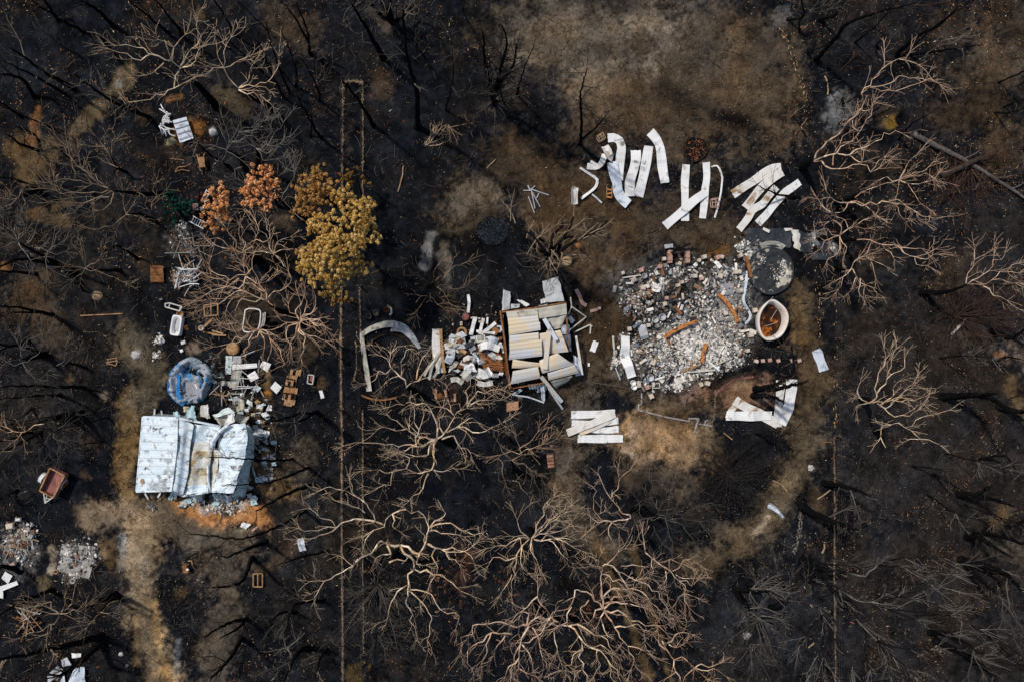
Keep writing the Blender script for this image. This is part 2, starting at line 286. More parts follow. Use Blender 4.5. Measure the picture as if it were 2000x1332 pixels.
# (points in photo pixels, radius, colour, strength, raggedness)
PATCH = [
 ([(1780, 760), (1880, 1000), (1800, 1250)], 260, (.026, .0225, .021), .85, 120), ([(1950, 500), (1960, 1250)], 150, (.026, .022, .02), .7, 90), ([(1450, 1250)], 120, (.024, .023, .0235), .7, 60), ([(560, 1150), (580, 950)], 90, (.022, .0205, .02), .7, 60), ([(60, 800), (150, 650)], 120, (.022, .020, .0195), .6, 80),
 ([(1130, 80), (1280, 110), (1420, 160)], 190, GRY, .75, 80), ([(1090, 70), (1180, 130)], 80, GRY, .7, 60), ([(1130, 60), (1290, 40)], 45, (0.15, 0.12, 0.09), .6, 40),
 ([(1130, 140), (1180, 190)], 55, (0.16, 0.125, 0.088), .6, 45), ([(1270, 110), (1310, 60)], 40, (0.16, 0.13, 0.105), .5, 40), ([(1150, 250), (1500, 210)], 90, BR, .7, 60),
 ([(1060, 100), (1110, 80)], 50, (.15, .115, .078), .6, 40), ([(1180, 130), (1140, 170)], 34, (.17, .13, .09), .6, 30), ([(1230, 40), (1300, 50)], 30, (.2, .155, .11), .5, 26), ([(1275, 125)], 34, (.19, .16, .13), .5, 26), ([(1300, 170), (1370, 210), (1470, 250)], 26, BLK, .6, 24), ([(1030, 180), (1060, 220)], 40, BLK, .7, 30), ([(1210, 10)], 40, BLK, .5, 30), ([(1400, 230), (1455, 240)], 22, BLK, .7, 14), ([(1500, 190)], 55, GRY, .75, 30), ([(1450, 60)], 70, BR, .7, 40), ([(1380, 320)], 45, GRY, .5, 30), ([(1000, 330), (1120, 420)], 90, BR, .8, 60),
 ([(1940, 130)], 65, GRY, .85, 40), ([(1910, 210), (1990, 60)], 90, BR, .6, 60), ([(1850, 60)], 60, BR, .5, 40), ([(1960, 280)], 70, BR, .7, 50),
 ([(930, 400)], 85, (0.075, 0.056, 0.037), .75, 55), ([(890, 395), (960, 375)], 28, (0.15, 0.115, 0.078), .5, 30), ([(840, 460), (830, 520)], 10, ASH, .35, 14), ([(868, 480), (872, 560)], 13, (0.2, 0.17, 0.14), .4, 16),
 ([(940, 470)], 40, BLK, .9, 8), ([(1100, 400), (1290, 430), (1420, 470)], 90, BR, .75, 60), ([(1200, 500), (1180, 640), (1150, 740)], 75, BR, .9, 45),
 ([(1160, 740), (1250, 770), (1360, 780), (1440, 760)], 45, BR, .85, 35), ([(1250, 860), (1290, 850), (1340, 870)], 74, (.24, .155, .082), 1.0, 30), ([(1250, 840), (1300, 850), (1330, 880)], 46, (.30, .19, .105), .9, 34), ([(1240, 840), (1225, 880), (1255, 905)], 18, (.40, .28, .19), .8, 18), ([(1275, 890)], 16, (.40, .29, .21), .7, 12),
 ([(1340, 770), (1370, 760)], 24, PNK, .75, 18), ([(1440, 770), (1500, 760)], 38, PNK, .75, 26), ([(1450, 750)], 22, TAN, .6, 15), ([(1320, 810)], 40, BR, .7, 20),
 ([(1150, 770), (1110, 860), (1105, 960), (1145, 1040), (1185, 1080)], 38, GRY, .95, 22), ([(1130, 790), (1100, 920)], 16, (0.15, 0.125, 0.10), .6, 16),
 ([(1165, 1060), (1190, 1120), (1240, 1240), (1270, 1332)], 13, OCH, .75, 10), ([(1235, 1070), (1290, 1250), (1310, 1332)], 9, OCH, .55, 9), ([(1210, 930), (1330, 930)], 40, GRY, .7, 25),
 ([(1560, 560), (1575, 640), (1590, 720), (1580, 800), (1570, 870)], 38, (0.085, 0.058, 0.034), .9, 26), ([(1555, 590), (1570, 660)], 22, OCH, .6, 18), ([(1580, 860), (1545, 940), (1500, 1010), (1440, 1070), (1380, 1110), (1330, 1090)], 40, (0.088, 0.066, 0.042), .9, 26),
 ([(1550, 920), (1510, 990), (1440, 1070)], 20, (0.15, 0.112, 0.072), .7, 22), ([(1500, 1010), (1470, 1050)], 8, PAL, .9, 6), ([(1400, 1030), (1440, 1050)], 30, (0.16, 0.12, 0.08), .6, 25), ([(1590, 960), (1600, 1010)], 18, BR, .5, 12),
 ([(1440, 880)], 50, BLK, .6, 30), ([(1640, 200), (1620, 230)], 30, ASH, .32, 30), ([(1622, 192)], 9, ASH, .7, 8), ([(1525, 40), (1530, 20)], 20, ASH, .16, 16), ([(1740, 240)], 14, (0.30, 0.17, 0.02), .9, 8), ([(1762, 232)], 12, BLK, .9, 5), ([(1730, 230)], 26, BR, .6, 12),
 ([(1960, 680), (1990, 700)], 34, (0.15, 0.11, 0.085), .85, 22), ([(1945, 690), (1975, 700)], 10, ORG, .6, 9), ([(1890, 655)], 22, GRY, .6, 16), ([(1970, 740), (1990, 800)], 24, OCH, .45, 18), ([(1960, 1000), (1945, 1020)], 16, OCH, .6, 12), ([(1930, 1065), (1990, 1080)], 26, GRY, .55, 20), ([(1880, 550)], 60, BR, .4, 40),
 ([(250, 780), (248, 850), (240, 930), (255, 980)], 26, OCH, .95, 16), ([(300, 990), (240, 1000), (180, 1010)], 38, (0.20, 0.15, 0.10), .85, 30), ([(330, 1000), (290, 1050), (275, 1120), (285, 1220), (320, 1332)], 46, (0.205, 0.145, 0.086), .95, 24),
 ([(280, 1010), (265, 1090)], 30, (.31, .225, .14), .75, 22), ([(340, 1010), (370, 1060), (430, 1040)], 48, (0.17, 0.125, 0.085), .85, 36), ([(400, 1100)], 45, BR, .7, 30), ([(300, 1180), (310, 1270), (335, 1332)], 15, (0.32, 0.20, 0.09), .95, 10), ([(265, 1180), (270, 1300)], 10, OCH, .5, 9), ([(350, 1250), (340, 1332)], 9, ASH, .3, 9), ([(240, 1050), (235, 1110)], 10, ASH, .4, 10),
 ([(380, 1040), (470, 1060), (430, 1130)], 55, (0.13, 0.10, 0.07), .85, 36), ([(450, 1150), (430, 1230), (420, 1332)], 34, GRY, .8, 25), ([(470, 1120)], 28, (0.16, 0.125, 0.09), .6, 20), ([(500, 1120), (560, 1080), (590, 1060)], 16, BR, .7, 12),
 ([(360, 985), (420, 1005), (480, 1000), (510, 1010)], 26, ORG, 1.0, 14), ([(470, 1010), (430, 1025)], 16, (0.42, 0.20, 0.085), .8, 10), ([(520, 880), (518, 960)], 12, ORG, .8, 9), ([(400, 985), (470, 985)], 16, (0.42, 0.38, 0.33), .75, 14), ([(560, 900)], 60, GRY, .5, 35), ([(510, 930), (560, 960)], 34, OCH, .6, 22),
 ([(520, 720), (525, 780)], 18, OCH, .9, 12), ([(522, 768)], 9, (0.42, 0.17, 0.035), .9, 6), ([(480, 790), (530, 840)], 30, BR, .8, 22), ([(595, 690), (600, 660)], 26, BR, .7, 18), ([(630, 750)], 16, OCH, .5, 12),
 ([(100, 1070), (105, 1100), (98, 1115)], 9, PAL, .9, 6), ([(195, 1060), (205, 1080)], 12, TAN, .7, 9), ([(205, 1070), (225, 1100)], 22, OCH, .6, 16), ([(230, 1165)], 12, OCH, .5, 9), ([(85, 1140)], 18, (0.09, 0.07, 0.035), .7, 12), ([(120, 1020)], 40, BLK, .5, 30),
 ([(265, 693)], 11, (0.5, 0.49, 0.47), .95, 5), ([(310, 665)], 11, ASH, .7, 8), ([(308, 695)], 9, ASH, .6, 7), ([(250, 660), (300, 720), (290, 780)], 42, (0.10, 0.077, 0.05), .85, 28), ([(375, 678)], 18, (0.18, 0.145, 0.105), .9, 9), ([(205, 775)], 14, (0.17, 0.135, 0.10), .8, 8), ([(190, 580)], 11, TAN, .8, 7), ([(135, 740)], 10, OCH, .6, 7),
 ([(40, 600), (60, 560), (100, 650)], 40, BR, .7, 30), ([(10, 520)], 14, ORG, .5, 10), ([(30, 470)], 30, BR, .5, 20), ([(180, 870)], 30, BR, .5, 20), ([(170, 930)], 16, (0.10, 0.06, 0.035), .8, 10),
 ([(245, 150), (205, 190), (180, 225), (150, 260)], 20, (0.17, 0.125, 0.072), .65, 26), ([(230, 165)], 9, ASH, .6, 7), ([(75, 215), (70, 250), (62, 280)], 10, ORG, .5, 12), ([(30, 295), (90, 310), (60, 330)], 34, OCH, .5, 34), ([(15, 300)], 14, OCH, .5, 12), ([(390, 30)], 18, OCH, .6, 14), ([(440, 190), (460, 210)], 28, (0.085, 0.066, 0.04), .65, 26),
 ([(290, 220), (280, 240)], 15, BR, .7, 10), ([(350, 270), (380, 250), (340, 260)], 22, (0.24, 0.11, 0.03), .85, 14), ([(415, 258)], 9, ASH, .9, 4), ([(330, 275)], 10, (0.30, 0.26, 0.14), .8, 5), ([(330, 195), (350, 190)], 9, ORG, .5, 8), ([(345, 470)], 40, (0.10, 0.085, 0.075), .7, 20),
 ([(140, 395), (60, 420), (130, 430)], 10, OCH, .5, 10), ([(540, 40), (600, 60)], 40, BR, .6, 30), ([(755, 180), (745, 150)], 22, BR, .7, 14), ([(720, 10), (760, 55)], 14, GRY, .5, 10), ([(480, 600), (520, 620)], 40, BR, .4, 26), ([(545, 430), (560, 440)], 24, GRY, .6, 16),
 ([(1210, 560), (1330, 520), (1440, 560), (1440, 680), (1330, 740), (1220, 720)], 48, (0.10, 0.092, 0.085), .75, 26), ([(1250, 560), (1300, 600)], 40, BLK, .7, 30), ([(1300, 680), (1400, 660), (1340, 700)], 60, (0.60, 0.57, 0.52), 1.0, 22), ([(1390, 600), (1430, 560)], 34, (0.30, 0.28, 0.26), .7, 26), ([(1240, 600), (1290, 620), (1270, 650)], 28, BLK, .8, 18), ([(1410, 600), (1430, 640)], 32, (0.30, 0.27, 0.25), .8, 20), ([(1290, 555)], 14, ASH, .9, 10), ([(1330, 740)], 11, (0.62, 0.61, 0.59), .95, 6), ([(1325, 715), (1322, 755)], 8, (0.62, 0.61, 0.59), .9, 5),
 ([(1475, 690), (1465, 720), (1400, 735)], 26, BLK, .8, 18), ([(1350, 515), (1400, 505)], 22, BLK, .7, 16), ([(1415, 485), (1385, 505)], 12, (0.18, 0.085, 0.03), .7, 8), ([(1490, 770)], 14, (0.2, 0.14, 0.10), .7, 10), ([(1490, 500), (1465, 470)], 20, (0.30, 0.30, 0.31), .7, 12), ([(1600, 470), (1625, 490)], 16, (0.24, 0.235, 0.24), .8, 12), ([(1520, 540)], 40, BLK, .5, 12),
 ([(355, 470)], 36, (0.19, 0.175, 0.16), .6, 18), ([(360, 538)], 26, (0.17, 0.12, 0.08), .7, 12), ([(30, 1060), (40, 1090)], 46, (0.13, 0.125, 0.12), .8, 18), ([(150, 1095)], 46, (0.13, 0.125, 0.12), .7, 16), ([(900, 740)], 30, (0.06, 0.04, 0.03), .6, 20), ([(880, 780)], 26, (0.08, 0.04, 0.03), .6, 16),
 ([(690, 1310)], 22, (0.14, 0.09, 0.03), .35, 16), ([(910, 1090), (905, 1130)], 30, (0.10, 0.045, 0.028), .35, 24), ([(770, 800), (770, 1000), (740, 1200)], 90, BLK, .35, 60), ([(840, 640)], 26, BLK, .4, 20), ([(350, 1160)], 26, OCH, .4, 20), ([(880, 610), (860, 560)], 20, BR, .5, 16),
 ([(1420, 1180), (1560, 1200)], 70, (0.02, 0.021, 0.024), .7, 40), ([(1120, 1100), (1200, 1300)], 60, BLK, .3, 40), ([(1245, 910), (1275, 960)], 40, BLK, .45, 24),
]
def build_ground():
    xs = np.arange(-43, 43.01, 0.105); ys = np.arange(-29.5, 29.51, 0.105)
    far = np.array([46, 52, 62, 80, 120, 200, 420.0])
    xs = np.concatenate([-far[::-1], xs, far]); ys = np.concatenate([-far[::-1], ys, far])
    X, Y = np.meshgrid(xs, ys); px = X*PXM+1000; py = 666-Y*PXM
    nb = fbm(X/7.0, Y/7.0, 11, 4); nm = fbm(X/1.6, Y/1.6, 23, 4); nf = fbm(X/0.45, Y/0.45, 37, 3); n0 = vnoise(X/0.16, Y/0.16, 41); nd = fbm(X/2.6+9, Y/2.6, 51, 4)
    c1 = np.array((0.0092, 0.0100, 0.0124)); c2 = np.array((0.034, 0.0245, 0.017)); c3 = np.array((0.018, 0.0186, 0.0208))
    f = sstep(0.54, 0.78, nb*0.45+nm*0.35+nf*0.2)[..., None]
    C = c1*(1-f)+c2*f
    f3 = (sstep(0.5, 0.75, nd)*0.6)[..., None]; C = C*(1-f3)+c3*f3
    C = C*(0.25+1.0*nf+0.5*n0)[..., None]
    wx = (fbm(X/1.1, Y/1.1, 71, 3)-0.5)*2; wide = (fbm(X/3.0, Y/3.0, 83, 3)-0.5)*2
    for pts, R, col, al, rag in PATCH:
        x0 = min(p[0] for p in pts)-R-rag; x1 = max(p[0] for p in pts)+R+rag; y0 = min(p[1] for p in pts)-R-rag; y1 = max(p[1] for p in pts)+R+rag
        i0, i1 = np.searchsorted(xs, (x0-1000)/PXM), np.searchsorted(xs, (x1-1000)/PXM)
        j0, j1 = np.searchsorted(ys, (666-y1)/PXM), np.searchsorted(ys, (666-y0)/PXM)
        if i1 <= i0 or j1 <= j0: continue
        s = (slice(j0, j1), slice(i0, i1))
        d = seg_dist(px[s], py[s], pts)+wide[s]*rag*0.8
        q = min(1.0, rag/R*1.6)
        a = al*sstep(-0.1, 0.85, (1-d/R)*1.15+((nm[s]-.5)*.75+(nf[s]-.5)*.9+(n0[s]-.5)*.5)*(0.3+0.85*q))
        tone = 0.45+0.7*nf[s]+0.4*n0[s]
        C[s] = C[s]*(1-a[..., None])+np.array(col)*tone[..., None]*a[..., None]
    mt = sstep(.28, .72, fbm(X/1.0+3, Y/1.0, 171, 4)); hue = (fbm(X/2.2, Y/2.2, 191, 3)-.5)[..., None]
    C = C*(0.72+0.55*mt)[..., None]*(1+hue*np.array((.35, .06, -.35)))
    # wheel-rut and rake streaks on the driveways stay a property of the soil
    inside = (np.abs(X) <= 43) & (np.abs(Y) <= 29.5)
    C[(np.abs(X) > 43.1) | (np.abs(Y) > 29.6)] = (0.017, 0.0155, 0.015)
    Z = gz_np(X, Y)+np.where(inside, (nf-0.5)*0.07+(nm-0.5)*0.10, 0)
    for pts, R, dep in [([(1762, 234)], 16, -0.5), ([(300, 1180), (310, 1270), (335, 1332)], 12, -0.10), ([(1165, 1060), (1240, 1240), (1270, 1332)], 10, -0.08), ([(0, -9999)], 1, 0)]:
        Z = Z+dep*sstep(R, R*0.2, seg_dist(px, py, pts))
    n, m = X.shape
    me = bpy.data.meshes.new('ground')
    co = np.stack([X, Y, Z], -1).reshape(-1, 3).astype(np.float32)
    idx = np.arange(n*m).reshape(n, m)
    F = np.stack([idx[:-1, :-1], idx[:-1, 1:], idx[1:, 1:], idx[1:, :-1]], -1).reshape(-1, 4).astype(np.int32)
    me.vertices.add(len(co)); me.vertices.foreach_set('co', co.ravel())
    me.loops.add(F.size); me.loops.foreach_set('vertex_index', F.ravel())
    me.polygons.add(len(F)); me.polygons.foreach_set('loop_start', np.arange(0, F.size, 4, dtype=np.int32)); me.polygons.foreach_set('loop_total', np.full(len(F), 4, np.int32))
    me.polygons.foreach_set('use_smooth', np.ones(len(F), bool))
    at = me.color_attributes.new('Col', 'FLOAT_COLOR', 'POINT')
    at.data.foreach_set('color', np.concatenate([C.reshape(-1, 3), np.ones((n*m, 1))], 1).astype(np.float32).ravel())
    me.update(calc_edges=True); me.validate(); me.materials.append(M['ground'])
    o = bpy.data.objects.new('ground', me); COL.objects.link(o)
    tag(o, 'burnt black ground with ash, bare earth tracks and patches of brown soil', None, kind='structure'); return o
ground = build_ground()

def scatter(name, label, n, density, make, mat):
    """uncountable litter as one mesh: make(rng) -> (verts around origin, faces, colour)"""
    mb = MB(); r = random.Random(hash(name) % 1000 if False else len(name)*13); k = 0; tries = 0
    B = 60000
    xs = RNG.uniform(-42, 42, B*3); ys = RNG.uniform(-28.5, 28.5, B*3)
    dn = density(xs, ys); keep = RNG.uniform(0, 1, B*3) < dn
    xs = xs[keep][:n]; ys = ys[keep][:n]; zs = gz_np(xs, ys)
    for x, y, z in zip(xs, ys, zs):
        vs, fs, c = make(r)
        mb.add([(p[0]+x, p[1]+y, p[2]+z) for p in vs], fs, c)
    o = mb.build(name, mat); tag(o, label, None, kind='stuff'); return o
def clear_mask(x, y):
    """fewer leaves on the tracks, roofs and ruins"""
    px = x*PXM+1000; py = 666-y*PXM; m = np.ones(px.shape)
    for pts, R in [([(1330, 620)], 150), ([(1060, 670)], 90), ([(300, 1000), (280, 1200), (320, 1332)], 90), ([(385, 890)], 130), ([(1290, 860)], 90), ([(1150, 770), (1110, 960)], 50), ([(1580, 700), (1560, 900), (1400, 1090)], 60), ([(1200, 130), (1350, 200)], 180), ([(930, 400)], 90), ([(450, 1150)], 70), ([(1150, 380), (1350, 400)], 90)]:
        m = m*(1-0.88*sstep(R, R*0.7, seg_dist(px, py, pts)))
    return m
def leaf_density(x, y):
    px = x*PXM+1000; py = 666-y*PXM
    n = fbm(x/2.2, y/2.2, 97, 3); e = 0.25+0.75*sstep(250, 950, np.hypot(px-1150, (py-720)*1.2))
    tr = sstep(1400, 1750, px)*sstep(650, 250, py)*0.9+sstep(800, 200, px)*sstep(600, 150, py)*0.7
    return np.clip((0.05+1.1*sstep(0.46, 0.74, n))*(e*0.6+tr), 0, 1)*clear_mask(x, y)
LC = [lin(196, 158, 118), lin(176, 134, 92), lin(210, 182, 146), lin(160, 104, 68), lin(188, 150, 106), lin(130, 96, 66), lin(200, 124, 78), lin(224, 208, 180)]
def mk_leaf(r):
    L = lerp(0.025, 0.10, r.random()**1.8)*(1.8 if r.random() < 0.04 else 1); w = L*r.uniform(0.14, 0.28); a = r.uniform(0, 6.283); ca, sa = math.cos(a), math.sin(a)
    z0 = r.uniform(0.06, 0.10); z1 = z0+r.uniform(-0.01, 0.05)
    p = [(-L, 0, z0), (0, -w, z1), (L, 0, z0), (0, w, z1+0.01)]
    c = r.choice(LC); k = r.uniform(0.3, 0.95)
    return [(x*ca-y*sa, x*sa+y*ca, z) for x, y, z in p], [(0, 1, 2), (0, 2, 3)], tuple(v*k for v in c)
scatter('leaf_litter', 'dry tan and orange leaves scattered over the burnt ground', 30000, leaf_density, mk_leaf, 'leaf')
TWC = [(0.01, 0.01, 0.011), (0.02, 0.018, 0.018), (0.05, 0.042, 0.036), (0.008, 0.008, 0.008), (0.10, 0.08, 0.062)]
def mk_twig(r):
    L = r.uniform(0.12, 0.55); w = r.uniform(0.008, 0.022); a = r.uniform(0, 6.283); ca, sa = math.cos(a), math.sin(a); b = r.uniform(-0.1, 0.1)
    p = [(-L, -w, 0.03), (0, b-w, 0.09), (L, -w*.5, 0.05), (L, w*.5, 0.05), (0, b+w, 0.09), (-L, w, 0.03)]
    return [(x*ca-y*sa, x*sa+y*ca, z) for x, y, z in p], [(0, 1, 4, 5), (1, 2, 3, 4)], r.choice(TWC)
scatter('charred_twigs', 'charred sticks and bark lying all over the ground', 9000, lambda x, y: (0.2+0.8*sstep(0.4, 0.7, fbm(x/3, y/3, 131, 3)))*(0.35+0.65*clear_mask(x, y))*0.6, mk_twig, 'bark')
def mk_clod(r):
    s = r.uniform(0.03, 0.10); k = r.uniform(0.5, 1.3); c = r.choice([(0.012, 0.012, 0.013), (0.03, 0.026, 0.022), (0.06, 0.05, 0.04), (0.11, 0.09, 0.07), (0.2, 0.19, 0.18)])
    p = [(r.uniform(-s, s), r.uniform(-s, s), 0.02) for _ in range(3)]+[(0, 0, 0.03+s)]
    return p, [(0, 1, 3), (1, 2, 3), (2, 0, 3)], tuple(v*k for v in c)
scatter('soil_clods', 'small clods of burnt soil and charcoal crumbs', 14000, lambda x, y: 0.25+0.6*sstep(0.4, 0.7, fbm(x/2, y/2, 151, 3)), mk_clod, 'chips')

def mk_stub(r):
    a = r.uniform(0, 6.283); L = r.uniform(.05, .17); w = r.uniform(.01, .025); z = r.uniform(.05, .14); ca, sa = math.cos(a), math.sin(a); k = r.uniform(.6, 1.2); c = r.choice([(.012, .011, .011), (.02, .017, .015), (.13, .095, .06), (.19, .145, .095), (.08, .06, .04), (.26, .21, .15)])
    return [(-sa*w, ca*w, .02), (sa*w, -ca*w, .02), (ca*L, sa*L, z)], [(0, 1, 2)], tuple(v*k for v in c)
scatter('dry_stubble', 'burnt grass stubble on the brown clearings and tracks', 26000, lambda x, y: np.clip((1.05-clear_mask(x, y))*.9, .05, 1)*(.3+.9*fbm(x/1.2, y/1.2, 211, 3)), mk_stub, 'leaf')
# ------------------------------------------------------------------ trees
def cr(pts, step=0.3, jit=0.0, r=random):
    """Catmull-Rom through world points, resampled about every step metres"""
    if len(pts) == 2: pts = [pts[0], (pts[0]+pts[1])/2+Vector((r.uniform(-jit, jit), r.uniform(-jit, jit), 0)), pts[1]]
    out = []
    for i in range(len(pts)-1):
        p0 = pts[max(i-1, 0)]; p1 = pts[i]; p2 = pts[i+1]; p3 = pts[min(i+2, len(pts)-1)]
        n = max(1, int((p2-p1).length/step))
        for k in range(n):
            t = k/n
            q = 0.5*((2*p1)+(p2-p0)*t+(2*p0-5*p1+4*p2-p3)*t*t+(3*p1-p0-3*p2+p3)*t**3)
            if jit and (k or i): q = q+Vector((r.uniform(-jit, jit), r.uniform(-jit, jit), r.uniform(-jit, jit)))
            out.append(q)
    out.append(pts[-1]); return out
TONES = {  # (main colours of limbs), (twig colour)
 'pale': ([(0.68, 0.50, 0.33), (0.78, 0.63, 0.46), (0.58, 0.40, 0.25), (0.46, 0.38, 0.31)], (0.60, 0.43, 0.28)),
 'tan': ([(0.33, 0.24, 0.16), (0.40, 0.31, 0.22), (0.26, 0.20, 0.14)], (0.28, 0.20, 0.135)),
 'rust': ([(0.64, 0.44, 0.29), (0.72, 0.54, 0.39), (0.50, 0.31, 0.19)], (0.60, 0.39, 0.25)),
 'pink': ([(0.64, 0.45, 0.32), (0.74, 0.57, 0.43), (0.50, 0.32, 0.22)], (0.56, 0.385, 0.275)),
 'grey': ([(0.20, 0.18, 0.16), (0.26, 0.235, 0.21), (0.15, 0.135, 0.12)], (0.18, 0.16, 0.14)),
 'dim': ([(0.11, 0.098, 0.086), (0.15, 0.13, 0.11), (0.08, 0.07, 0.063)], (0.10, 0.088, 0.077)),
 'dark': ([(0.02, 0.018, 0.018), (0.035, 0.03, 0.028), (0.014, 0.013, 0.013)], (0.028, 0.025, 0.024)),
 'umber': ([(0.075, 0.045, 0.033), (0.10, 0.062, 0.047), (0.05, 0.032, 0.026)], (0.085, 0.052, 0.04)),
}
CHAR = (0.007, 0.007, 0.008)
def mixt(a, b, t): return tuple(x+(y-x)*t for x, y in zip(a, b))
def rot_about(d, ang, r):
    """turn d by ang, mostly about the vertical, with some tilt"""
    ax = Vector((r.gauss(0, .45), r.gauss(0, .45), 1.0)).normalized()
    return Quaternion(ax, ang) @ d
def grow(mb, p, d, L, rad, lvl, wig, lift, tone, r, dens=1.0):
    n = max(3, int(L/0.32)); seg = L/n; pts = [p.copy()]; dd = d.normalized(); dirs = [dd]
    wig *= 1.25; bend = Vector((r.gauss(0, 1), r.gauss(0, 1), r.gauss(0, .4)))*wig*0.5
    for i in range(n):
        if i % 3 == 0: bend = bend*-0.6+Vector((r.gauss(0, 1), r.gauss(0, 1), r.gauss(0, .4)))*wig*0.5
        dd = (dd+bend*0.6+Vector((r.gauss(0, wig*.5), r.gauss(0, wig*.5), r.gauss(0, wig*.25)+lift))).normalized()
        p = p+dd*seg; pts.append(p.copy()); dirs.append(dd)
    rr = [max(rad*(1-0.72*i/n), 0.008) for i in range(n+1)]
    c = mixt(r.choice(tone[0]), tone[1], 0.6)
    k = r.uniform(0.7, 1.1); c = tuple(v*k for v in c)
    mb.tube(pts, rr, 4 if rad > 0.03 else 3, col=c, cap=False)
    if lvl > 0:
        nc = max(1, int(L*dens*r.uniform(0.8, 1.4)+0.5))
        for q in range(nc):
            t = r.uniform(0.2, 0.98); i = min(n, int(t*n))
            cd = rot_about(dirs[i], r.choice((-1, 1))*r.uniform(0.4, 1.05), r)
            grow(mb, pts[i], cd, L*r.uniform(0.3, 0.62)*(1.15-0.5*t), max(rr[i]*0.62, 0.008), lvl-1, wig/1.25, lift, tone, r, dens)
def limb_mesh(path, r0, r1, tone, r, chr0=0.0, chr1=0.0):
    """one limb: tapering tube, charred up to a length chr0..chr1 from its foot"""
    mb = MB(); n = len(path); L = [0]
    for a, b in zip(path[:-1], path[1:]): L.append(L[-1]+(b-a).length)
    rad = []; cols = []; cur = r.choice(tone[0])
    for i in range(n):
        t = L[i]/max(L[-1], 1e-3); rad.append((r1+(r0-r1)*(1-t)**1.25)*r.uniform(0.84, 1.2))
        if r.random() < 0.45: cur = r.choice(tone[0])
        k = 1.0
        if chr1 > 0: k = float(sstep(chr0, chr1, L[i]+r.uniform(-.2, .2)))
        kk = r.uniform(0.75, 1.2)
        cols.append(mixt(CHAR, tuple(v*kk for v in cur), k*(r.uniform(.25, .6) if r.random() < .12 else 1)))
    mb.tube(path, rad, 6 if r0 > 0.07 else 5, cols=cols); return mb, rad
def vert_h(base, tip):
    """height of a tip that stands upright over base"""
    bx, by = base[0]-1000, base[1]-666; tx, ty = tip[0]-1000, tip[1]-666
    s = (bx*tx+by*ty)/max(tx*tx+ty*ty, 1e-6); return CAM_H*(1-s)
def tile(c, r): return lambda x, y: (500*c+x/3.0, 444*r+y/3.0)
def parse(s, T): return [T(*map(float, q.split(','))) for q in s.split()]
def spec_tree(name, label, T, base, fork, limbs, hf=None, rise=3.0, spread=110.0, tone='pale', r0=0.11, r1=0.028, wig=0.30, dens=1.15, twl=1.7, lvl=2, trunk_r=0.2, group='bare burnt trees', lift=0.03, chr=(0.0, 0.0), seed=None, trunk_mat='char', drop=0.0, kink=0.21):
    """a tree traced limb by limb: heights follow the distance from the fork, so limbs meet in space"""
    r = random.Random(seed if seed is not None else len(label)*31+int(base[0])+int(base[1]))
    r0 *= 0.54; r1 *= 0.46; dens *= .75 if tone == 'rust' else .9
    B = T(*base); F = T(*fork); tn = TONES[tone]
    h = hf if hf is not None else min(max(vert_h(B, F), 2.0), 13.0)
    def H(p): return h+rise*(1-math.exp(-math.hypot(p[0]-F[0], p[1]-F[1])/spread))-drop*math.hypot(p[0]-F[0], p[1]-F[1])/100
    b = GG(*B); t = thing(name, label, 'tree', b, group)
    f = G(F[0], F[1], h)
    mid = b.lerp(f, 0.5)+Vector((r.uniform(-.3, .3), r.uniform(-.3, .3), 0))
    tp = cr([b-Vector((0, 0, .25)), b.lerp(mid, .45), mid, f], 0.5, 0.03, r)
    n = len(tp); tm = MB(); tm.tube(tp, [lerp(trunk_r*1.45, trunk_r*1.08, min(i/3, 1)) if i < 3 else lerp(trunk_r*1.08, r0*1.05, (i-3)/max(n-4, 1)) for i in range(n)], 8)
    tm.build('trunk', trunk_mat, t, smooth=True)
    for s in limbs:
        pp = parse(s, T); p2 = [pp[0]]
        for a_, b_ in zip(pp[:-1], pp[1:]):
            L_ = math.hypot(b_[0]-a_[0], b_[1]-a_[1]); nn = max(1, int(L_/11))
            for j in range(1, nn): k_ = r.gauss(0, kink)*min(L_, 24)/nn**.5; p2.append((lerp(a_[0], b_[0], j/nn)-(b_[1]-a_[1])/L_*k_, lerp(a_[1], b_[1], j/nn)+(b_[0]-a_[0])/L_*k_))
            p2.append(b_)
        path = cr([G(x, y, H((x, y))+r.uniform(-.2, .2)*(i > 0)) for i, (x, y) in enumerate(p2)], 0.24, 0.02, r)
        d0 = math.hypot(pp[0][0]-F[0], pp[0][1]-F[1]); k = max(0.42, 1-d0/190.0)
        mb, rad = limb_mesh(path, r0*k, r1, tn, r, *chr)
        lo = mb.build('limb', 'bark', t, smooth=True)
        tw = MB(); L = sum((a-c).length for a, c in zip(path[:-1], path[1:]))
        for q in range(int(L*dens+1)):
            i = min(len(path)-2, int(r.uniform(0.12, 1.0)*len(path))); tg = (path[i+1]-path[i]).normalized()
            d = rot_about(tg, r.choice((-1, 1))*r.uniform(0.35, 1.1), r)
            grow(tw, path[i], d, twl*r.uniform(0.35, 1.25), max(min(rad[i]*0.5, 0.03), 0.008), lvl-1, wig, lift, tn, r, 2.0)
        for q in range(3):
            tg = (path[-1]-path[-2]).normalized()
            grow(tw, path[-1], rot_about(tg, r.uniform(-.6, .6), r), twl*r.uniform(0.6, 1.2), max(r1*0.8, 0.009), lvl-1, wig, lift, tn, r, 1.3)
        if tw.v: tw.build('twigs', 'bark', lo)['kind'] = 'stuff'
    return t
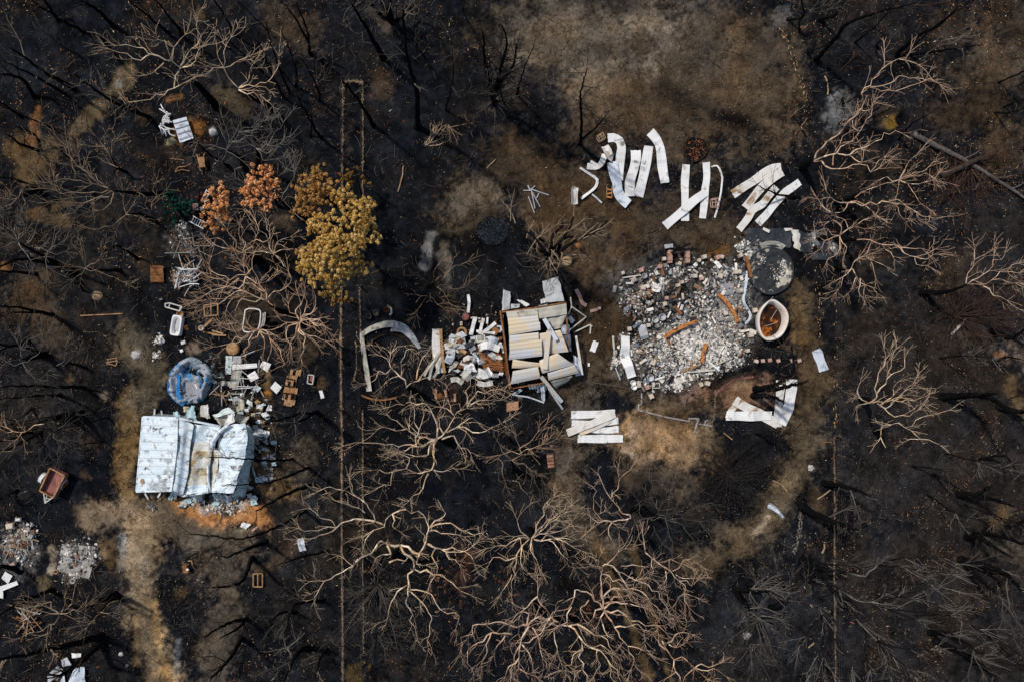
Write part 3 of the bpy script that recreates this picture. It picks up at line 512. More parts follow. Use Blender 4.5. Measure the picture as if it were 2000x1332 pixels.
def pole_tree(label, base, tip, r0=0.17, tone='dark', twigs=6, crown=2.4, mid=None, wig=0.16, group='charred pole trees', fork=None, name='charred_tree', straight=0.8, hmax=17.0, lvl=2, start=0.35):
    """upright charred trunk with sparse side branches; base and tip in photo pixels"""
    r = random.Random(int(base[0]*7+base[1]*3+tip[0]))
    b = GG(*base); h = min(max(vert_h(base, tip), 2.5), hmax); tn = TONES[tone]
    t = thing(name, label, 'tree', b, group)
    tipw = G(tip[0], tip[1], h); pts = [b-Vector((0, 0, .2)), b.lerp(tipw, 0.02)]
    if mid: 
        for m in mid: pts.append(G(m[0], m[1], min(max(vert_h(base, m), 0.8), h*0.92)))
    else: pts.append(b.lerp(tipw, 0.5)+Vector((r.uniform(-straight, straight), r.uniform(-straight, straight), 0)))
    pts.append(tipw); path = cr(pts, 0.4, 0.05, r); n = len(path)
    MB().tube(path, [r0*(1.35-0.35*min(i/2, 1))*(1-0.78*i/(n-1)) for i in range(n)], 7).build('trunk', 'char', t, smooth=True)
    lm = []
    if fork:
        for fk in fork:
            hk = min(max(vert_h(base, fk[-1]), 2.0), hmax); st = path[int(n*0.12)]
            mids = [G(q[0], q[1], min(max(vert_h(base, q), 1.0), hk)) for q in fk]
            p2 = cr([st]+mids, 0.45, 0.03, r); m2 = len(p2)
            lo = MB().tube(p2, [r0*0.85*(1-0.75*i/(m2-1)) for i in range(m2)], 6).build('limb', 'char', t, smooth=True); lm.append((p2, lo, r0*.85))
    lm.append((path, None, r0))
    for pth, par, rr in lm:
        nn = len(pth)
        if not twigs: continue
        for g in range(max(3, int(twigs*.8))):
            i = min(nn-1, int(r.uniform(start, 1.0)*nn)); tg = (pth[min(i+1, nn-1)]-pth[max(i-1, 0)]).normalized()
            a = r.uniform(0, 6.283); side = Vector((math.cos(a), math.sin(a), 0.15)); d = (tg*r.uniform(0.5, 1.0)+side*r.uniform(0.6, 1.1)).normalized()
            tw = MB(); ra = max(rr*0.35*(1-0.6*i/nn), 0.016)
            grow(tw, pth[i], d, crown*r.uniform(0.6, 1.25), ra, lvl, wig, 0.03, tn, r, 1.5)
            tw.build('branch', 'bark', t)['kind'] = 'stuff'
    return t
def shrub(label, base, R, n, tone, h=2.2, group='charred shrubs', name='charred_shrub', lean=(0, 0), arc=(0, 6.283), wig=0.10, lvl=2, stem_r=0.03, dens=1.3):
    """many thin stems rising from one foot"""
    r = random.Random(int(base[0]*3+base[1])); b = GG(*base); t = thing(name, label, 'shrub', b, group); tn = TONES[tone]
    for k in range(n):
        a = r.uniform(*arc); el = r.uniform(0.15, 1.1); d = Vector((math.cos(a)*math.cos(el)+lean[0], math.sin(a)*math.cos(el)+lean[1], math.sin(el)*h/2.2))
        mb = MB(); grow(mb, b+Vector((r.uniform(-.15, .15), r.uniform(-.15, .15), 0)), d, R*r.uniform(0.55, 1.15), stem_r*r.uniform(.7, 1.4), lvl, wig, -0.01, tn, r, dens)
        mb.build('stem', 'bark', t)['kind'] = 'stuff'
    return t
A, B_, C_, D_ = tile(0, 0), tile(1, 0), tile(2, 0), tile(3, 0)
E, F_, G_, H_ = tile(0, 1), tile(1, 1), tile(2, 1), tile(3, 1)
I, J, K, L_ = tile(0, 2), tile(1, 2), tile(2, 2), tile(3, 2)

# --- traced pale trees
bt = 'bare_tree'
spec_tree(bt, 'pale branched bare tree above the corrugated sheet in the upper left', A, (1270, 630), (1060, 400), [
 '1060,400 1010,360 1020,280 1060,230 1085,205', '1010,360 930,330 870,315 800,280 740,265 680,270', '960,370 920,410 880,435 825,445', '1060,400 1030,450 1020,520 960,560 880,585 760,600',
 '1020,520 1075,490', '1060,390 1110,300 1160,260 1175,210 1155,130', '1060,400 1120,385 1190,270', '930,330 860,330 780,345 700,310 640,290', '1020,280 990,250 930,235'], rise=2.5, r0=0.11, trunk_r=0.26)
spec_tree(bt, 'bare tree with a pale zigzag limb, second pale tree from the upper left corner', A, (1600, 640), (1400, 520), [
 '1400,520 1340,460 1310,400 1250,400 1225,430 1170,440', '1310,400 1310,320 1330,260 1355,220', '1310,400 1380,365 1430,345 1475,325', '1400,520 1460,500 1560,490 1600,445 1630,390 1635,330', '1400,530 1450,555 1520,555', '1400,520 1420,500 1460,440 1490,370'], rise=2.0, r0=0.10, trunk_r=0.25)
spec_tree(bt, 'tan bare tree with straight fanned limbs left of the green shrub', A, (1000, 1135), (665, 1120), [
 '665,1120 560,1060 440,960 330,850', '665,1120 520,1130 400,1130 300,1110', '665,1120 540,1080 400,1050 240,1070', '665,1130 560,1180 450,1220 350,1280', '665,1130 650,1190 600,1230 540,1240', '665,1120 600,1080 520,1020 470,960', '665,1120 600,1150 500,1190 420,1260', '440,1050 420,950 400,870'],
 rise=2.0, tone='tan', r0=0.09, r1=0.02, wig=0.14, twl=2.2, trunk_r=0.2)
spec_tree(bt, 'small tan forked bare tree just above the straight-limbed tan tree', A, (740, 1010), (650, 920), ['650,920 610,860 540,860 480,850', '650,920 655,830 680,700', '650,920 600,850 560,800', '690,985 600,945 500,925'], tone='tan', rise=1.5, r0=0.06, r1=0.02, wig=0.14, dens=.8, trunk_r=0.1)
spec_tree(bt, 'tan bare tree with bent limbs just left of the green shrub', A, (900, 1290), (740, 1260), ['740,1260 700,1290 610,1330 540,1345', '740,1260 720,1180 725,1140', '740,1260 775,1205', '740,1260 830,1280', '740,1260 690,1330', '880,1240 860,1160 810,1130', '890,1230 920,1150 910,1080'], tone='tan', rise=1.5, r0=0.07, r1=0.022, wig=0.18, dens=.8, trunk_r=0.13)
spec_tree(bt, 'tan bare tree clipped by the left edge level with the green shrub', A, (220, 1110), (110, 1160), ['110,1160 60,1170 0,1160', '110,1160 135,1110 130,1150 150,1190 120,1230', '110,1160 60,1130 20,1080', '60,1170 20,1120 -20,1110', '100,1165 70,1200 0,1230'], tone='tan', rise=1.5, r0=0.06, r1=0.02, wig=.3, dens=1)
spec_tree(bt, 'grey bare tree with drooping twigs on the left edge above the yellowed patch', E, (440, 265), (110, 90), ['110,90 60,50 20,10', '110,90 150,20 160,-40', '150,100 200,50 210,0', '110,90 150,150 185,205', '280,140 320,80 350,20 360,-30', '280,140 270,200 275,255', '110,90 40,110 -20,130', '200,120 280,140 330,160 400,130', '110,90 90,40 100,-30'], tone='grey', rise=1.5, r0=0.08, r1=0.02, wig=.2, twl=1.6, trunk_r=0.18)
spec_tree(bt, 'tiny pale star-shaped bare tree near the left fallen stick', E, (700, 250), (500, 240), ['500,240 560,210 590,170', '500,240 450,290', '500,240 440,230', '500,240 600,270 680,300 750,320', '500,240 490,190'], tone='tan', rise=1, r0=0.05, r1=0.018, wig=.2, dens=.8, trunk_r=.12)
spec_tree(bt, 'grey bare tree reaching in from the left edge below the fallen stick', E, (270, 745), (130, 770), ['130,770 130,700 180,650 280,620', '160,790 240,720 250,660', '130,770 70,780 0,820', '130,790 160,840 200,880 230,890', '330,810 380,780 385,710', '160,790 90,810 40,790', '250,670 240,610'], tone='grey', rise=1.5, r0=0.06, r1=0.02, wig=.25, dens=1.1)
spec_tree(bt, 'rust-orange dead limb tree on the left edge above the rusty trailer', E, (420, 1120), (200, 1160), ['260,1150 200,1160 130,1200 80,1195 10,1185', '130,1200 110,1230', '80,1195 40,1170'], tone='rust', rise=1, r0=0.07, r1=0.035, wig=.2, dens=.5)
spec_tree(bt, 'dim grey bare tree left of the collapsed blue-white shed', E, (470, 1090), (330, 1180), ['330,1180 280,1230 240,1300', '330,1180 400,1130 450,1090', '330,1180 250,1170 180,1130', '330,1180 360,1250 430,1290', '330,1180 300,1110 310,1040'], tone='dim', rise=1.2, r0=0.05, r1=0.016, wig=.22, dens=1.8)
# rust-brown cluster left of the fences
spec_tree(bt, 'brown bare tree with combed limbs above the square window frames', F_, (200, 510), (60, 430), [
 '60,430 0,410 -60,380 -150,400 -220,420 -310,430', '60,430 100,380 150,370 200,330 190,260', '60,430 60,380 10,300 -20,250', '100,460 60,430', '60,380 -20,330 -100,310 -180,320', '-60,380 -150,350 -250,370 -300,400', '-150,400 -200,440 -290,470', '-100,390 -160,450 -180,520', '60,430 0,350 -60,300 -70,240', '30,420 -40,430 -110,460 -120,500'], tone='rust', rise=2.0, r0=0.09, r1=0.026, wig=.24, twl=1.7, trunk_r=0.18)
spec_tree(bt, 'brown bare tree spreading star-like beside the left fence line', F_, (330, 590), (255, 550), [
 '255,550 230,490 280,410', '260,545 320,510 350,430', '260,545 330,560 400,570 405,610', '260,555 300,640 410,665', '250,560 190,580 180,650 210,740', '255,560 280,680 270,790', '250,555 180,560 100,600 20,600', '260,545 290,480 270,400', '260,545 200,500 190,450', '320,555 370,540 400,580', '250,560 230,640 200,700', '260,550 310,540 390,530'], hf=5.5, tone='rust', rise=1.5, r0=0.10, r1=0.026, wig=.26, twl=1.4, trunk_r=0.2)
spec_tree(bt, 'brown bare tree with long drooping limbs over the white tube frame', F_, (110, 570), (20, 600), ['20,600 80,650 140,720 170,800 90,840', '20,600 -60,590 -130,610 -190,590', '-20,610 -120,680 -250,700', '20,610 50,700 40,770', '20,610 -40,690 -100,760', '20,600 -50,640 -120,640 -170,700', '0,600 -40,660 -60,760 -110,780', '80,650 90,720 60,800', '20,605 100,630 150,660', '-40,600 -110,560 -190,560'], hf=5, tone='rust', rise=1.2, r0=0.09, r1=0.024, wig=.24, twl=1.3)
spec_tree(bt, 'brown bare tree with a crooked fork between the scrap heaps and the yellow tree', E, (1500, 190), (1480, 240), ['1480,240 1440,280 1350,310 1240,300 1190,270', '1440,290 1400,360 1300,380 1200,390', '1340,310 1280,400 1200,470', '1440,290 1500,330 1560,320', '1400,300 1330,350 1260,340', '1350,310 1280,280 1230,250', '1460,270 1430,210 1400,190'], hf=5, tone='rust', rise=1.2, r0=0.09, r1=0.026, wig=.24, twl=1.6)
spec_tree(bt, 'pale bare tree with two curved limbs just left of the yellow tree', F_, (165, 232), (105, 160), ['165,232 150,200 105,160', '105,160 190,130 230,130', '105,160 70,80 20,20 0,-30', '105,160 40,145 -60,150', '70,80 40,90 -30,90', '105,160 120,100 200,60', '70,80 90,40 60,-20'], hf=6, tone='pale', rise=1.2, r0=0.08, r1=0.028, wig=.26, twl=1.2)
spec_tree(bt, 'brown bare tree with a few dry orange leaves beside the bed-frame heap', E, (1520, 190), (1420, 150), ['1420,150 1370,130 1310,80 1230,70', '1380,130 1350,50 1320,0', '1420,150 1440,90 1400,30', '1370,130 1300,120 1250,100', '1420,150 1480,110 1500,60'], hf=5, tone='rust', rise=1.2, r0=0.07, r1=0.026, wig=.28, twl=1.3)
spec_tree(bt, 'slim brown bare tree between the two orange-leaved trees', A, (1500, 1350), (1400, 1225), ['1500,1350 1470,1290 1440,1240 1400,1225 1340,1230', '1400,1225 1370,1260', '1440,1240 1420,1290'], hf=5, tone='tan', rise=1, r0=0.07, r1=0.035, wig=.2, dens=.6)
spec_tree(bt, 'grey leaning tree with forked twigs behind the left lobe of the yellow tree', B_, (290, 1300), (100, 1140), ['290,1300 200,1220 100,1140', '100,1140 0,1110', '150,1170 180,1110 230,1000', '160,1180 250,1130', '120,1150 120,1080 160,1010', '100,1140 60,1180'], hf=5.5, tone='grey', rise=1, r0=0.08, r1=0.03, wig=.14, dens=.6)
spec_tree(bt, 'grey bare tree with curled twigs above the orange-leaved trees', A, (1440, 1000), (1330, 880), ['1330,880 1290,760 1250,700', '1330,880 1400,780 1470,750', '1330,880 1240,850 1160,840 1080,870', '1330,880 1300,940 1240,1000', '1330,890 1400,930 1480,900', '1360,830 1440,800 1520,830', '1330,880 1340,800 1310,720', '1400,780 1500,760 1560,700', '1420,980 1380,1040 1330,1060'], tone='grey', rise=1.2, r0=0.07, r1=0.018, wig=.2, dens=1.2, twl=1.6)
spec_tree(bt, 'grey bare tree with upswept twigs left of the top of the fence line', B_, (10, 1010), (0, 870), ['0,870 50,880 100,800 160,720', '0,870 -30,800 20,720', '0,870 60,900 150,840', '30,880 100,860 180,830', '0,870 40,940 120,930', '40,870 90,780 70,700', '0,870 -60,830 -90,740'], hf=6, tone='grey', rise=1.2, r0=0.06, r1=0.018, wig=.2, twl=1.3)
# inside the bent tank wall and below it
spec_tree(bt, 'pale grey bare tree growing inside the bent tank wall arch', F_, (930, 960), (870, 920), ['880,930 840,870 790,820 790,740 740,700 640,690', '790,740 830,700 900,690', '790,830 720,840 700,890 660,910', '850,880 850,790 880,720 920,710 950,730', '880,940 950,900 1000,880 1060,890', '940,890 960,800 1020,700 1080,690', '790,820 770,770 720,750', '950,900 1000,830 1060,750', '840,870 800,880 740,930'], hf=4.5, tone='pale', rise=1.5, r0=0.10, r1=0.024, wig=.28, twl=1.2)
spec_tree(bt, 'broad pale bare tree with looping limbs below the scrap pile', F_, (1130, 1260), (1060, 1240), [
 '1060,1240 1090,1220 1140,1150 1180,1080 1240,1060', '1240,1060 1230,960 1260,880 1310,900', '1240,1050 1300,960 1420,950', '1240,1050 1330,1010 1430,1010', '1060,1240 1060,1150 1020,1060 900,1020 790,1050', '1060,1240 960,1230 880,1180 790,1120 770,1100', '940,1230 930,1100 910,1030', '1060,1240 980,1280 800,1270 640,1260 580,1260', '1090,1240 1160,1220 1200,1290 1260,1330', '1120,1200 1180,1170 1270,1200 1350,1190 1430,1150 1500,1110',
 '1060,1240 1040,1330 1030,1420 950,1440 880,1412 800,1432 680,1422', '800,1432 790,1510 720,1522', '1010,1442 980,1530 900,1600 860,1632', '880,1412 900,1350 850,1330', '1060,1250 1010,1330 930,1340 860,1320', '880,1180 820,1190 740,1170', '1100,1210 1060,1120 1100,1040', '1160,1100 1120,1060 1060,1050', '1040,1420 1090,1430 1150,1410', '960,1230 900,1290 820,1310', '1180,1170 1230,1130 1300,1140'],
 hf=5.5, rise=2.4, r0=0.135, r1=0.026, wig=.3, twl=1.5, trunk_r=0.28)
spec_tree(bt, 'largest pale bare tree, its limbs arching round a black hollow below centre', J, (790, 590), (850, 530), [
 '850,530 920,570 950,580 1000,500 1000,390 980,350 880,320 860,300', '880,320 800,345 760,380 750,420 690,440 630,480', '750,410 700,390 640,380 550,385 500,400 470,430 420,460 330,490 270,490', '470,430 440,380 380,370 310,310', '700,390 690,350 650,290 600,250 500,205 430,185 370,210', '640,340 560,300 460,265',
 '1010,430 1050,410 1140,400 1200,440 1280,470 1390,490', '1020,420 1090,370 1110,340 1080,315', '1010,450 1120,460 1220,480', '1000,520 1080,550 1200,570 1300,510', '1010,520 1030,590 1060,640 1040,720 1010,790', '1110,560 1130,610 1190,640', '850,530 770,520 700,545 640,590 570,650 500,690 400,740 320,740', '570,650 490,590', '770,530 790,580 710,600 690,640', '780,630 830,610 940,580',
 '850,540 910,600 920,680 890,700 890,790 900,900 900,970 940,1050', '890,760 830,800 780,900 770,960 730,980', '930,670 1000,670 1090,700 1180,780 1260,820', '900,790 980,800 1050,860 1120,930 1190,940 1170,1020', '900,790 960,850 1010,920 1020,1040 1010,1130', '500,400 430,420 330,440 250,430', '690,440 640,500 630,540', '400,740 370,790 340,840', '1080,550 1150,540 1260,590 1280,640', '800,345 800,420 850,450', '600,250 560,220 550,150', '960,580 940,640 1010,640'],
 hf=6.0, rise=2.6, spread=120, r0=0.16, r1=0.026, wig=.3, twl=1.25, dens=1.0, trunk_r=0.32)
shrub('grey twiggy shrub under the largest pale tree beside the fences', J and (740, 1140), 4.6, 26, 'dim', 2.0, lean=(-0.25, -0.25), stem_r=0.028)
spec_tree(bt, 'pale bare tree with rayed straight limbs right of the largest pale tree', K, (100, 440), (115, 490), ['115,490 190,350 200,280 265,240', '115,490 200,420 310,340', '120,490 210,460 330,420', '130,495 250,490 400,490', '130,495 240,510 290,580 350,630', '115,495 110,560 140,610 150,630', '105,490 60,530 20,600 20,700 0,790', '105,490 50,450 30,380', '105,490 30,490 -30,530 -120,540', '20,600 -40,620 -110,600 -140,650', '115,490 160,430 240,370', '250,490 330,520 410,560', '60,530 50,610 90,690', '200,280 230,300', '0,700 -30,760 -60,800'], hf=6.5, rise=1.6, r0=0.10, r1=0.024, wig=.16, twl=1.6, trunk_r=.22)
spec_tree(bt, 'thick pale bare tree at the bottom edge, left of the entangled pair', K, (130, 880), (90, 1000), ['100,1000 30,1010 -30,990 -100,980 -170,990 -230,1000 -230,1050 -300,1070 -300,1140', '0,1050 -120,1040 -200,1100 -260,1150 -260,1220 -225,1280', '-40,1060 -100,1150', '90,1000 100,930 60,920 40,960', '100,1000 50,1110 40,1250 20,1330', '270,980 230,950 200,900 150,820 150,740', '150,830 90,890 50,920 0,970', '230,950 180,1030 100,1100 0,1105', '120,1010 160,1100 180,1190', '60,1110 100,1160 120,1230', '40,1190 -20,1240 -40,1300', '90,1000 130,960 230,950', '-120,1040 -150,1110 -170,1200', '50,1110 10,1180 -10,1330', '40,1250 90,1280 150,1300'], hf=7, rise=1.5, tone='pink', r0=0.13, r1=0.03, wig=.28, twl=1.5, trunk_r=.28)
spec_tree(bt, 'tangled pale bare tree with the densest limbs at the bottom centre', K, (560, 850), (530, 900), [
 '530,900 470,820 440,800 370,790 350,870 330,900 240,920 180,980', '350,890 320,980 270,1000', '530,900 525,800 520,720 530,660 480,650', '530,900 480,950 470,960', '540,910 620,910 700,970 780,1000 860,1000 900,1040', '540,910 600,1010 680,1120 710,1220 690,1280', '540,900 590,860 680,870 750,890 800,900', '530,840 600,780 700,780 760,800 850,890 870,930', '540,640 590,650 650,690 720,730 800,760 860,800 940,950', '530,700 590,740 660,750 700,740', '530,650 590,610 620,570 660,550', '640,650 740,650 810,660', '600,1010 700,1000 800,1030', '540,920 530,990 560,1060 620,1110', '530,870 600,830 680,820 740,870', '680,1120 740,1130 790,1160', '720,730 830,730 870,760', '450,850 400,900 420,960', '590,650 640,720 700,800 760,830'],
 hf=7, rise=1.8, tone='pink', r0=0.13, r1=0.026, wig=.26, twl=1.5, trunk_r=.28)
spec_tree(bt, 'pale bare tree clipped by the bottom edge with limbs hooking downward', K, (360, 960), (330, 1000), ['330,1000 270,1000 250,1080 270,1170 290,1220', '330,1000 390,1060 430,1110 500,1140 560,1200 580,1260 600,1330', '410,1140 360,1170 350,1230 290,1260', '410,1110 420,1220 440,1330', '340,1000 420,1010 520,1060 570,1120 590,1150', '430,1110 520,1110 560,1140', '560,1200 620,1260 640,1330', '420,1220 370,1290 360,1340', '500,1140 520,1230 480,1300'], hf=7.5, rise=1.2, tone='pale', r0=0.12, r1=0.03, wig=.26, twl=1.4, trunk_r=.24)
spec_tree(bt, 'pale bare tree right of the densest tangle, one limb bowed over the drive', K, (765, 470), (780, 570), ['780,570 850,630 930,680 980,740 1010,810 960,870', '780,570 775,520 765,460', '940,680 1000,620 1080,630', '960,700 1080,720', '1010,810 1070,830', '900,680 890,760 940,900', '850,630 930,610 1010,640', '980,740 1050,770 1080,740', '820,610 830,680 800,720', '1010,810 1030,880'], hf=6, rise=1.5, tone='pink', r0=0.09, r1=0.026, wig=.28, twl=1.3)
spec_tree(bt, 'pale bare tree with a hooked limb on the grey track', K, (730, 310), (690, 350), ['690,350 620,300 580,260 540,190 510,120', '690,350 695,370 660,380 590,390 500,350 480,280 465,180', '580,260 620,200 630,140 690,90', '590,390 570,420 590,500', '590,390 500,395 460,360', '630,140 620,90', '500,350 540,330', '580,390 620,420'], hf=5, rise=1.5, tone='pink', r0=0.10, r1=0.028, wig=.26, dens=.8, twl=1.0, trunk_r=.22)
spec_tree(bt, 'grey twiggy bare tree right of the hooked pale tree', K, (740, 300), (800, 370), ['800,370 770,370 740,270 720,240', '800,370 860,330 900,270 930,220', '800,370 900,380 1000,410 1060,490', '800,370 780,450 785,500', '860,350 960,350 1050,310 1090,300', '900,380 920,470 940,560', '860,330 850,260 820,170', '900,385 990,370 1110,390', '800,370 720,400 650,430', '940,350 980,280 1000,250', '920,470 980,520 1040,560', '830,420 870,500 940,590'], hf=5, tone='dim', rise=1.5, r0=0.07, r1=0.02, wig=.2, twl=1.8)
spec_tree(bt, 'pale bare tree lowest right of the pale group, clipped by the bottom edge', K, (865, 980), (920, 1160), ['880,1090 920,1160 950,1200 1030,1210 1070,1250 1140,1310', '1070,1250 1150,1245 1210,1220', '1080,1250 1180,1250 1260,1300', '890,1100 1000,1040 1050,1050', '950,1200 960,1270 900,1310', '920,1110 1000,1110', '1070,1250 1010,1300 1000,1340', '900,1140 860,1060 850,1010', '960,1270 990,1330'], hf=7, rise=1.0, tone='rust', r0=0.11, r1=0.028, wig=.28, dens=1.0, twl=1.2)
spec_tree(bt, 'dry grey-pale tree between the grey track and the brick box', K, (20, 100), (0, 30), ['0,30 70,50 130,100 160,110', '0,30 60,0 140,-20', '0,150 40,160 80,220 100,240', '70,50 100,80', '-80,20 -60,100 -40,160', '60,0 40,-60 20,-100', '0,30 -60,-20 -90,-90'], hf=5, tone='tan', rise=1, r0=0.06, r1=0.02, wig=.3, twl=1.2)
# right side
spec_tree(bt, 'tall pale bare tree with long upswept limbs right of the roofing strips', D_, (205, 985), (270, 940), ['270,940 290,890 380,810 450,740 530,655 560,610 550,550 600,505 640,450 690,390 770,345 830,310', '550,650 600,645 615,600 650,570 690,540', '600,510 680,500 740,480 770,445 830,460 920,470', '600,515 700,530 790,520 880,490 950,460 1005,495', '270,945 330,920 400,900 470,840 540,770 560,735 605,680 610,640', '400,900 480,910 560,870 630,830 680,780 780,780', '270,950 370,990 460,985 540,965 600,1010 650,990', '380,970 380,930 420,850 500,830 510,740', '420,850 440,800 470,780', '480,910 550,950 560,890', '680,390 680,340', '770,350 830,360 880,380', '540,770 500,750 500,690', '600,1010 650,940 700,940'],
 hf=4.5, rise=5.5, spread=120, tone='pink', r0=0.12, r1=0.03, wig=.22, dens=.7, twl=1.3, trunk_r=.24)
spec_tree(bt, 'pale bare tree with fine limbs fanned at its tip, far right of the roofing', D_, (400, 1190), (590, 1110), ['510,1160 590,1110 660,1085 770,1055', '770,1055 800,1000 830,940 870,910', '770,1055 860,1010 940,980', '770,1055 880,1080 960,1060', '770,1055 820,1080 860,1140 890,1190', '770,1055 760,1120 740,1190', '800,1050 850,1030 950,1030', '770,1055 700,1040 640,1060'], tone='pink', rise=3, r0=0.09, r1=0.024, wig=.18, dens=.9, twl=1.5)
spec_tree(bt, 'pale bare tree with a long snaking limb, below the fan-tipped tree', D_, (420, 1220), (470, 1190), ['470,1190 420,1190 370,1160 340,1120', '470,1190 440,1240 380,1250', '470,1190 560,1200 610,1240 640,1270', '470,1190 600,1185 700,1185 790,1200 870,1245 950,1275 1050,1270', '740,1190 770,1260 810,1300', '370,1160 300,1170 260,1160', '700,1185 760,1170 810,1210', '870,1245 880,1290 920,1310', '380,1250 330,1220 300,1180', '340,1120 330,1070'], hf=4.5, tone='pink', rise=3.2, r0=0.09, r1=0.026, wig=.3, dens=1.2, twl=1.1)
spec_tree(bt, 'pale bare tree with curly limbs right of the black tank base', H_, (300, 60), (420, 50), ['420,50 380,60 330,80 260,60', '420,50 470,10 520,0 560,10', '420,50 420,130 390,170 340,215', '420,50 430,0 380,-40 340,-20', '420,60 460,120 440,180', '330,80 310,130 270,150', '470,10 450,-40 400,-60', '500,0 560,-40 620,-60', '420,50 350,10 300,20'], hf=4.5, tone='pink', rise=2, r0=0.08, r1=0.024, wig=.34, dens=1.4, twl=1.1)
spec_tree(bt, 'pale bare tree with a wavy sideways limb, rightmost of the curly pair', H_, (410, 70), (520, 75), ['520,75 600,75 670,105 740,105 800,155 860,175 900,165 945,150 980,130', '740,105 830,125 900,125 940,160', '860,175 870,220 930,225', '670,105 720,150 740,190', '860,175 930,190 1000,160', '800,155 780,120'], tone='pink', hf=5.5, rise=2.5, r0=0.09, r1=0.026, wig=.28, dens=.9, twl=1.1)
spec_tree(bt, 'pale bare tree spidering downward below the wavy-limbed tree', H_, (410, 230), (490, 240), ['490,240 500,210 570,170 600,190 650,210 690,230', '490,240 460,280 440,290 380,320', '490,240 520,290 570,340 640,390', '520,290 490,370 470,390', '540,300 530,370 540,400', '440,290 430,340 400,380', '600,190 620,250 630,300', '570,170 590,130 600,100', '570,340 560,390 570,400', '500,210 530,180'], hf=5.5, tone='pink', rise=2, r0=0.07, r1=0.022, wig=.3, dens=1.3, twl=1.1)
spec_tree(bt, 'pale bare tree with whip-like limbs at the right edge, above the grey bush', H_, (900, 390), (1180, 335), ['1160,330 1170,270 1210,190 1250,170', '1170,335 1290,260 1320,190 1390,150', '1180,335 1240,335 1310,310 1400,260 1430,220 1500,190', '1310,310 1400,320 1490,350', '1210,190 1210,140', '1400,260 1470,270 1510,240', '1320,190 1330,130', '1260,345 1320,400 1400,430'], tone='pink', rise=2, r0=0.07, r1=0.024, wig=.18, dens=1.0, twl=1.4)
shrub('wide grey bristling bush near the right edge', (1868, 618), 4.4, 42, 'umber', 2.4, wig=.09, stem_r=0.026)
spec_tree(bt, 'pale bare tree standing alone right of the single shaded sheet', H_, (560, 1010), (600, 1035), ['590,1030 540,1000 525,950 540,910', '590,1030 640,990 640,900 680,810 690,760 680,710', '640,970 700,880 740,850 800,820 800,770', '600,1030 640,1020 720,1010 800,1000 900,1030', '640,1030 690,1060 740,1020 800,960 870,880', '640,1030 680,1060 740,1110 830,1105 910,1040', '720,1030 800,960 840,940', '590,1030 520,1040 520,1080', '680,810 720,710', '700,880 720,780 750,710', '720,1010 780,1020 920,990', '660,1040 700,1010 770,900'], hf=5, rise=2.5, tone='pale', r0=0.10, r1=0.028, wig=.2, dens=.8, twl=1.2, trunk_r=.22)
spec_tree(bt, 'pale bare tree with one long sideways whip below the lone pale tree', H_, (640, 1200), (665, 1180), ['690,1290 660,1230 670,1160 720,1155 800,1170 900,1110 1060,1070', '660,1230 640,1260', '840,1190 870,1220 900,1240 1010,1275', '800,1170 840,1190', '900,1240 800,1255', '720,1155 700,1165'], hf=5.5, rise=2, tone='pale', r0=0.075, r1=0.026, wig=.2, dens=.6, twl=1.0)
# --- charred trunks standing round the clearing (base, tip in photo pixels)
def q(T, *pts): return [T(*p) for p in pts]
def pl(label, T, base, tip, mid=None, **kw):
    return pole_tree(label, T(*base), T(*tip), mid=[T(*m) for m in mid] if mid else None, fork=[[T(*p) for p in f] for f in kw.pop('forks', [])] or None, **kw)
# upper left
pl('charred pole tree nearest the upper left corner', A, (345, 125), (150, -40), r0=.16)
pl('thick-footed charred pole tree under the top edge, left of the first pale tree', A, (665, 155), (430, -20), r0=.2, mid=[(570, 60)])
pl('longest slim charred tree of the upper left, foot near the dry grass tuft', A, (610, 245), (180, 0), r0=.17, mid=[(430, 160), (300, 80)])
pl('charred tree right of the tan grass streak, grey whip at its top', A, (435, 525), (60, 280), r0=.2, mid=[(250, 415)], tone='tan', twigs=5)
pl('charred pole tree at the left edge above the orange bare streak', A, (205, 570), (-40, 440), r0=.2)
pl('charred tree with a curled twig crown standing in the tan grass streak', A, (875, 690), (440, 440), r0=.18, mid=[(650, 590)], tone='grey', twigs=6)
pl('charred pole tree right behind the first pale tree', A, (1065, 215), (890, -20), r0=.18)
pl('thin charred pole tree leaning beside the one behind the first pale tree', A, (985, 195), (720, -20), r0=.15)
pl('charred pole tree beside the orange bare streak on the left', A, (250, 895), (40, 790), r0=.17, forks=[[(210, 800), (90, 740)]])
pl('charred pole tree at the left edge below the orange bare streak', A, (240, 1115), (-20, 1030), r0=.15)
pl('charred tree with a long grey whip near the left edge', A, (380, 550), (20, 360), r0=.13, tone='grey')
pl('short charred tree on the left edge beside the yellowish grass', A, (130, 690), (-20, 600), r0=.12)
pl('charred tree whose crown crosses the corrugated sheet in the upper left', A, (1330, 975), (1150, 830), r0=.16, tone='grey', mid=[(1220, 900)], twigs=8)
pl('two-stemmed charred tree left of the fence top', B_, (322, 320), (170, 20), r0=.15, forks=[[(300, 180), (235, 20)]], twigs=4)
pl('charred pole tree left of the two-stemmed one', B_, (235, 510), (150, 180), r0=.12, twigs=4)
pl('thin charred tree beside the second pale tree', B_, (200, 555), (60, 130), r0=.11, twigs=5, mid=[(110, 330)])
pl('bent charred tree close right of the second pale tree', B_, (170, 580), (-10, 230), r0=.12, mid=[(90, 430), (40, 300)], twigs=4)
pl('slim charred tree midway between the pale tree and the fence line', B_, (385, 815), (240, 560), r0=.14, twigs=4)
pl('slim charred tree just above the one midway to the fence', B_, (370, 590), (260, 330), r0=.11, twigs=5, tone='dim')
pl('short charred tree below the second pale tree', B_, (320, 800), (220, 680), r0=.1, twigs=3)
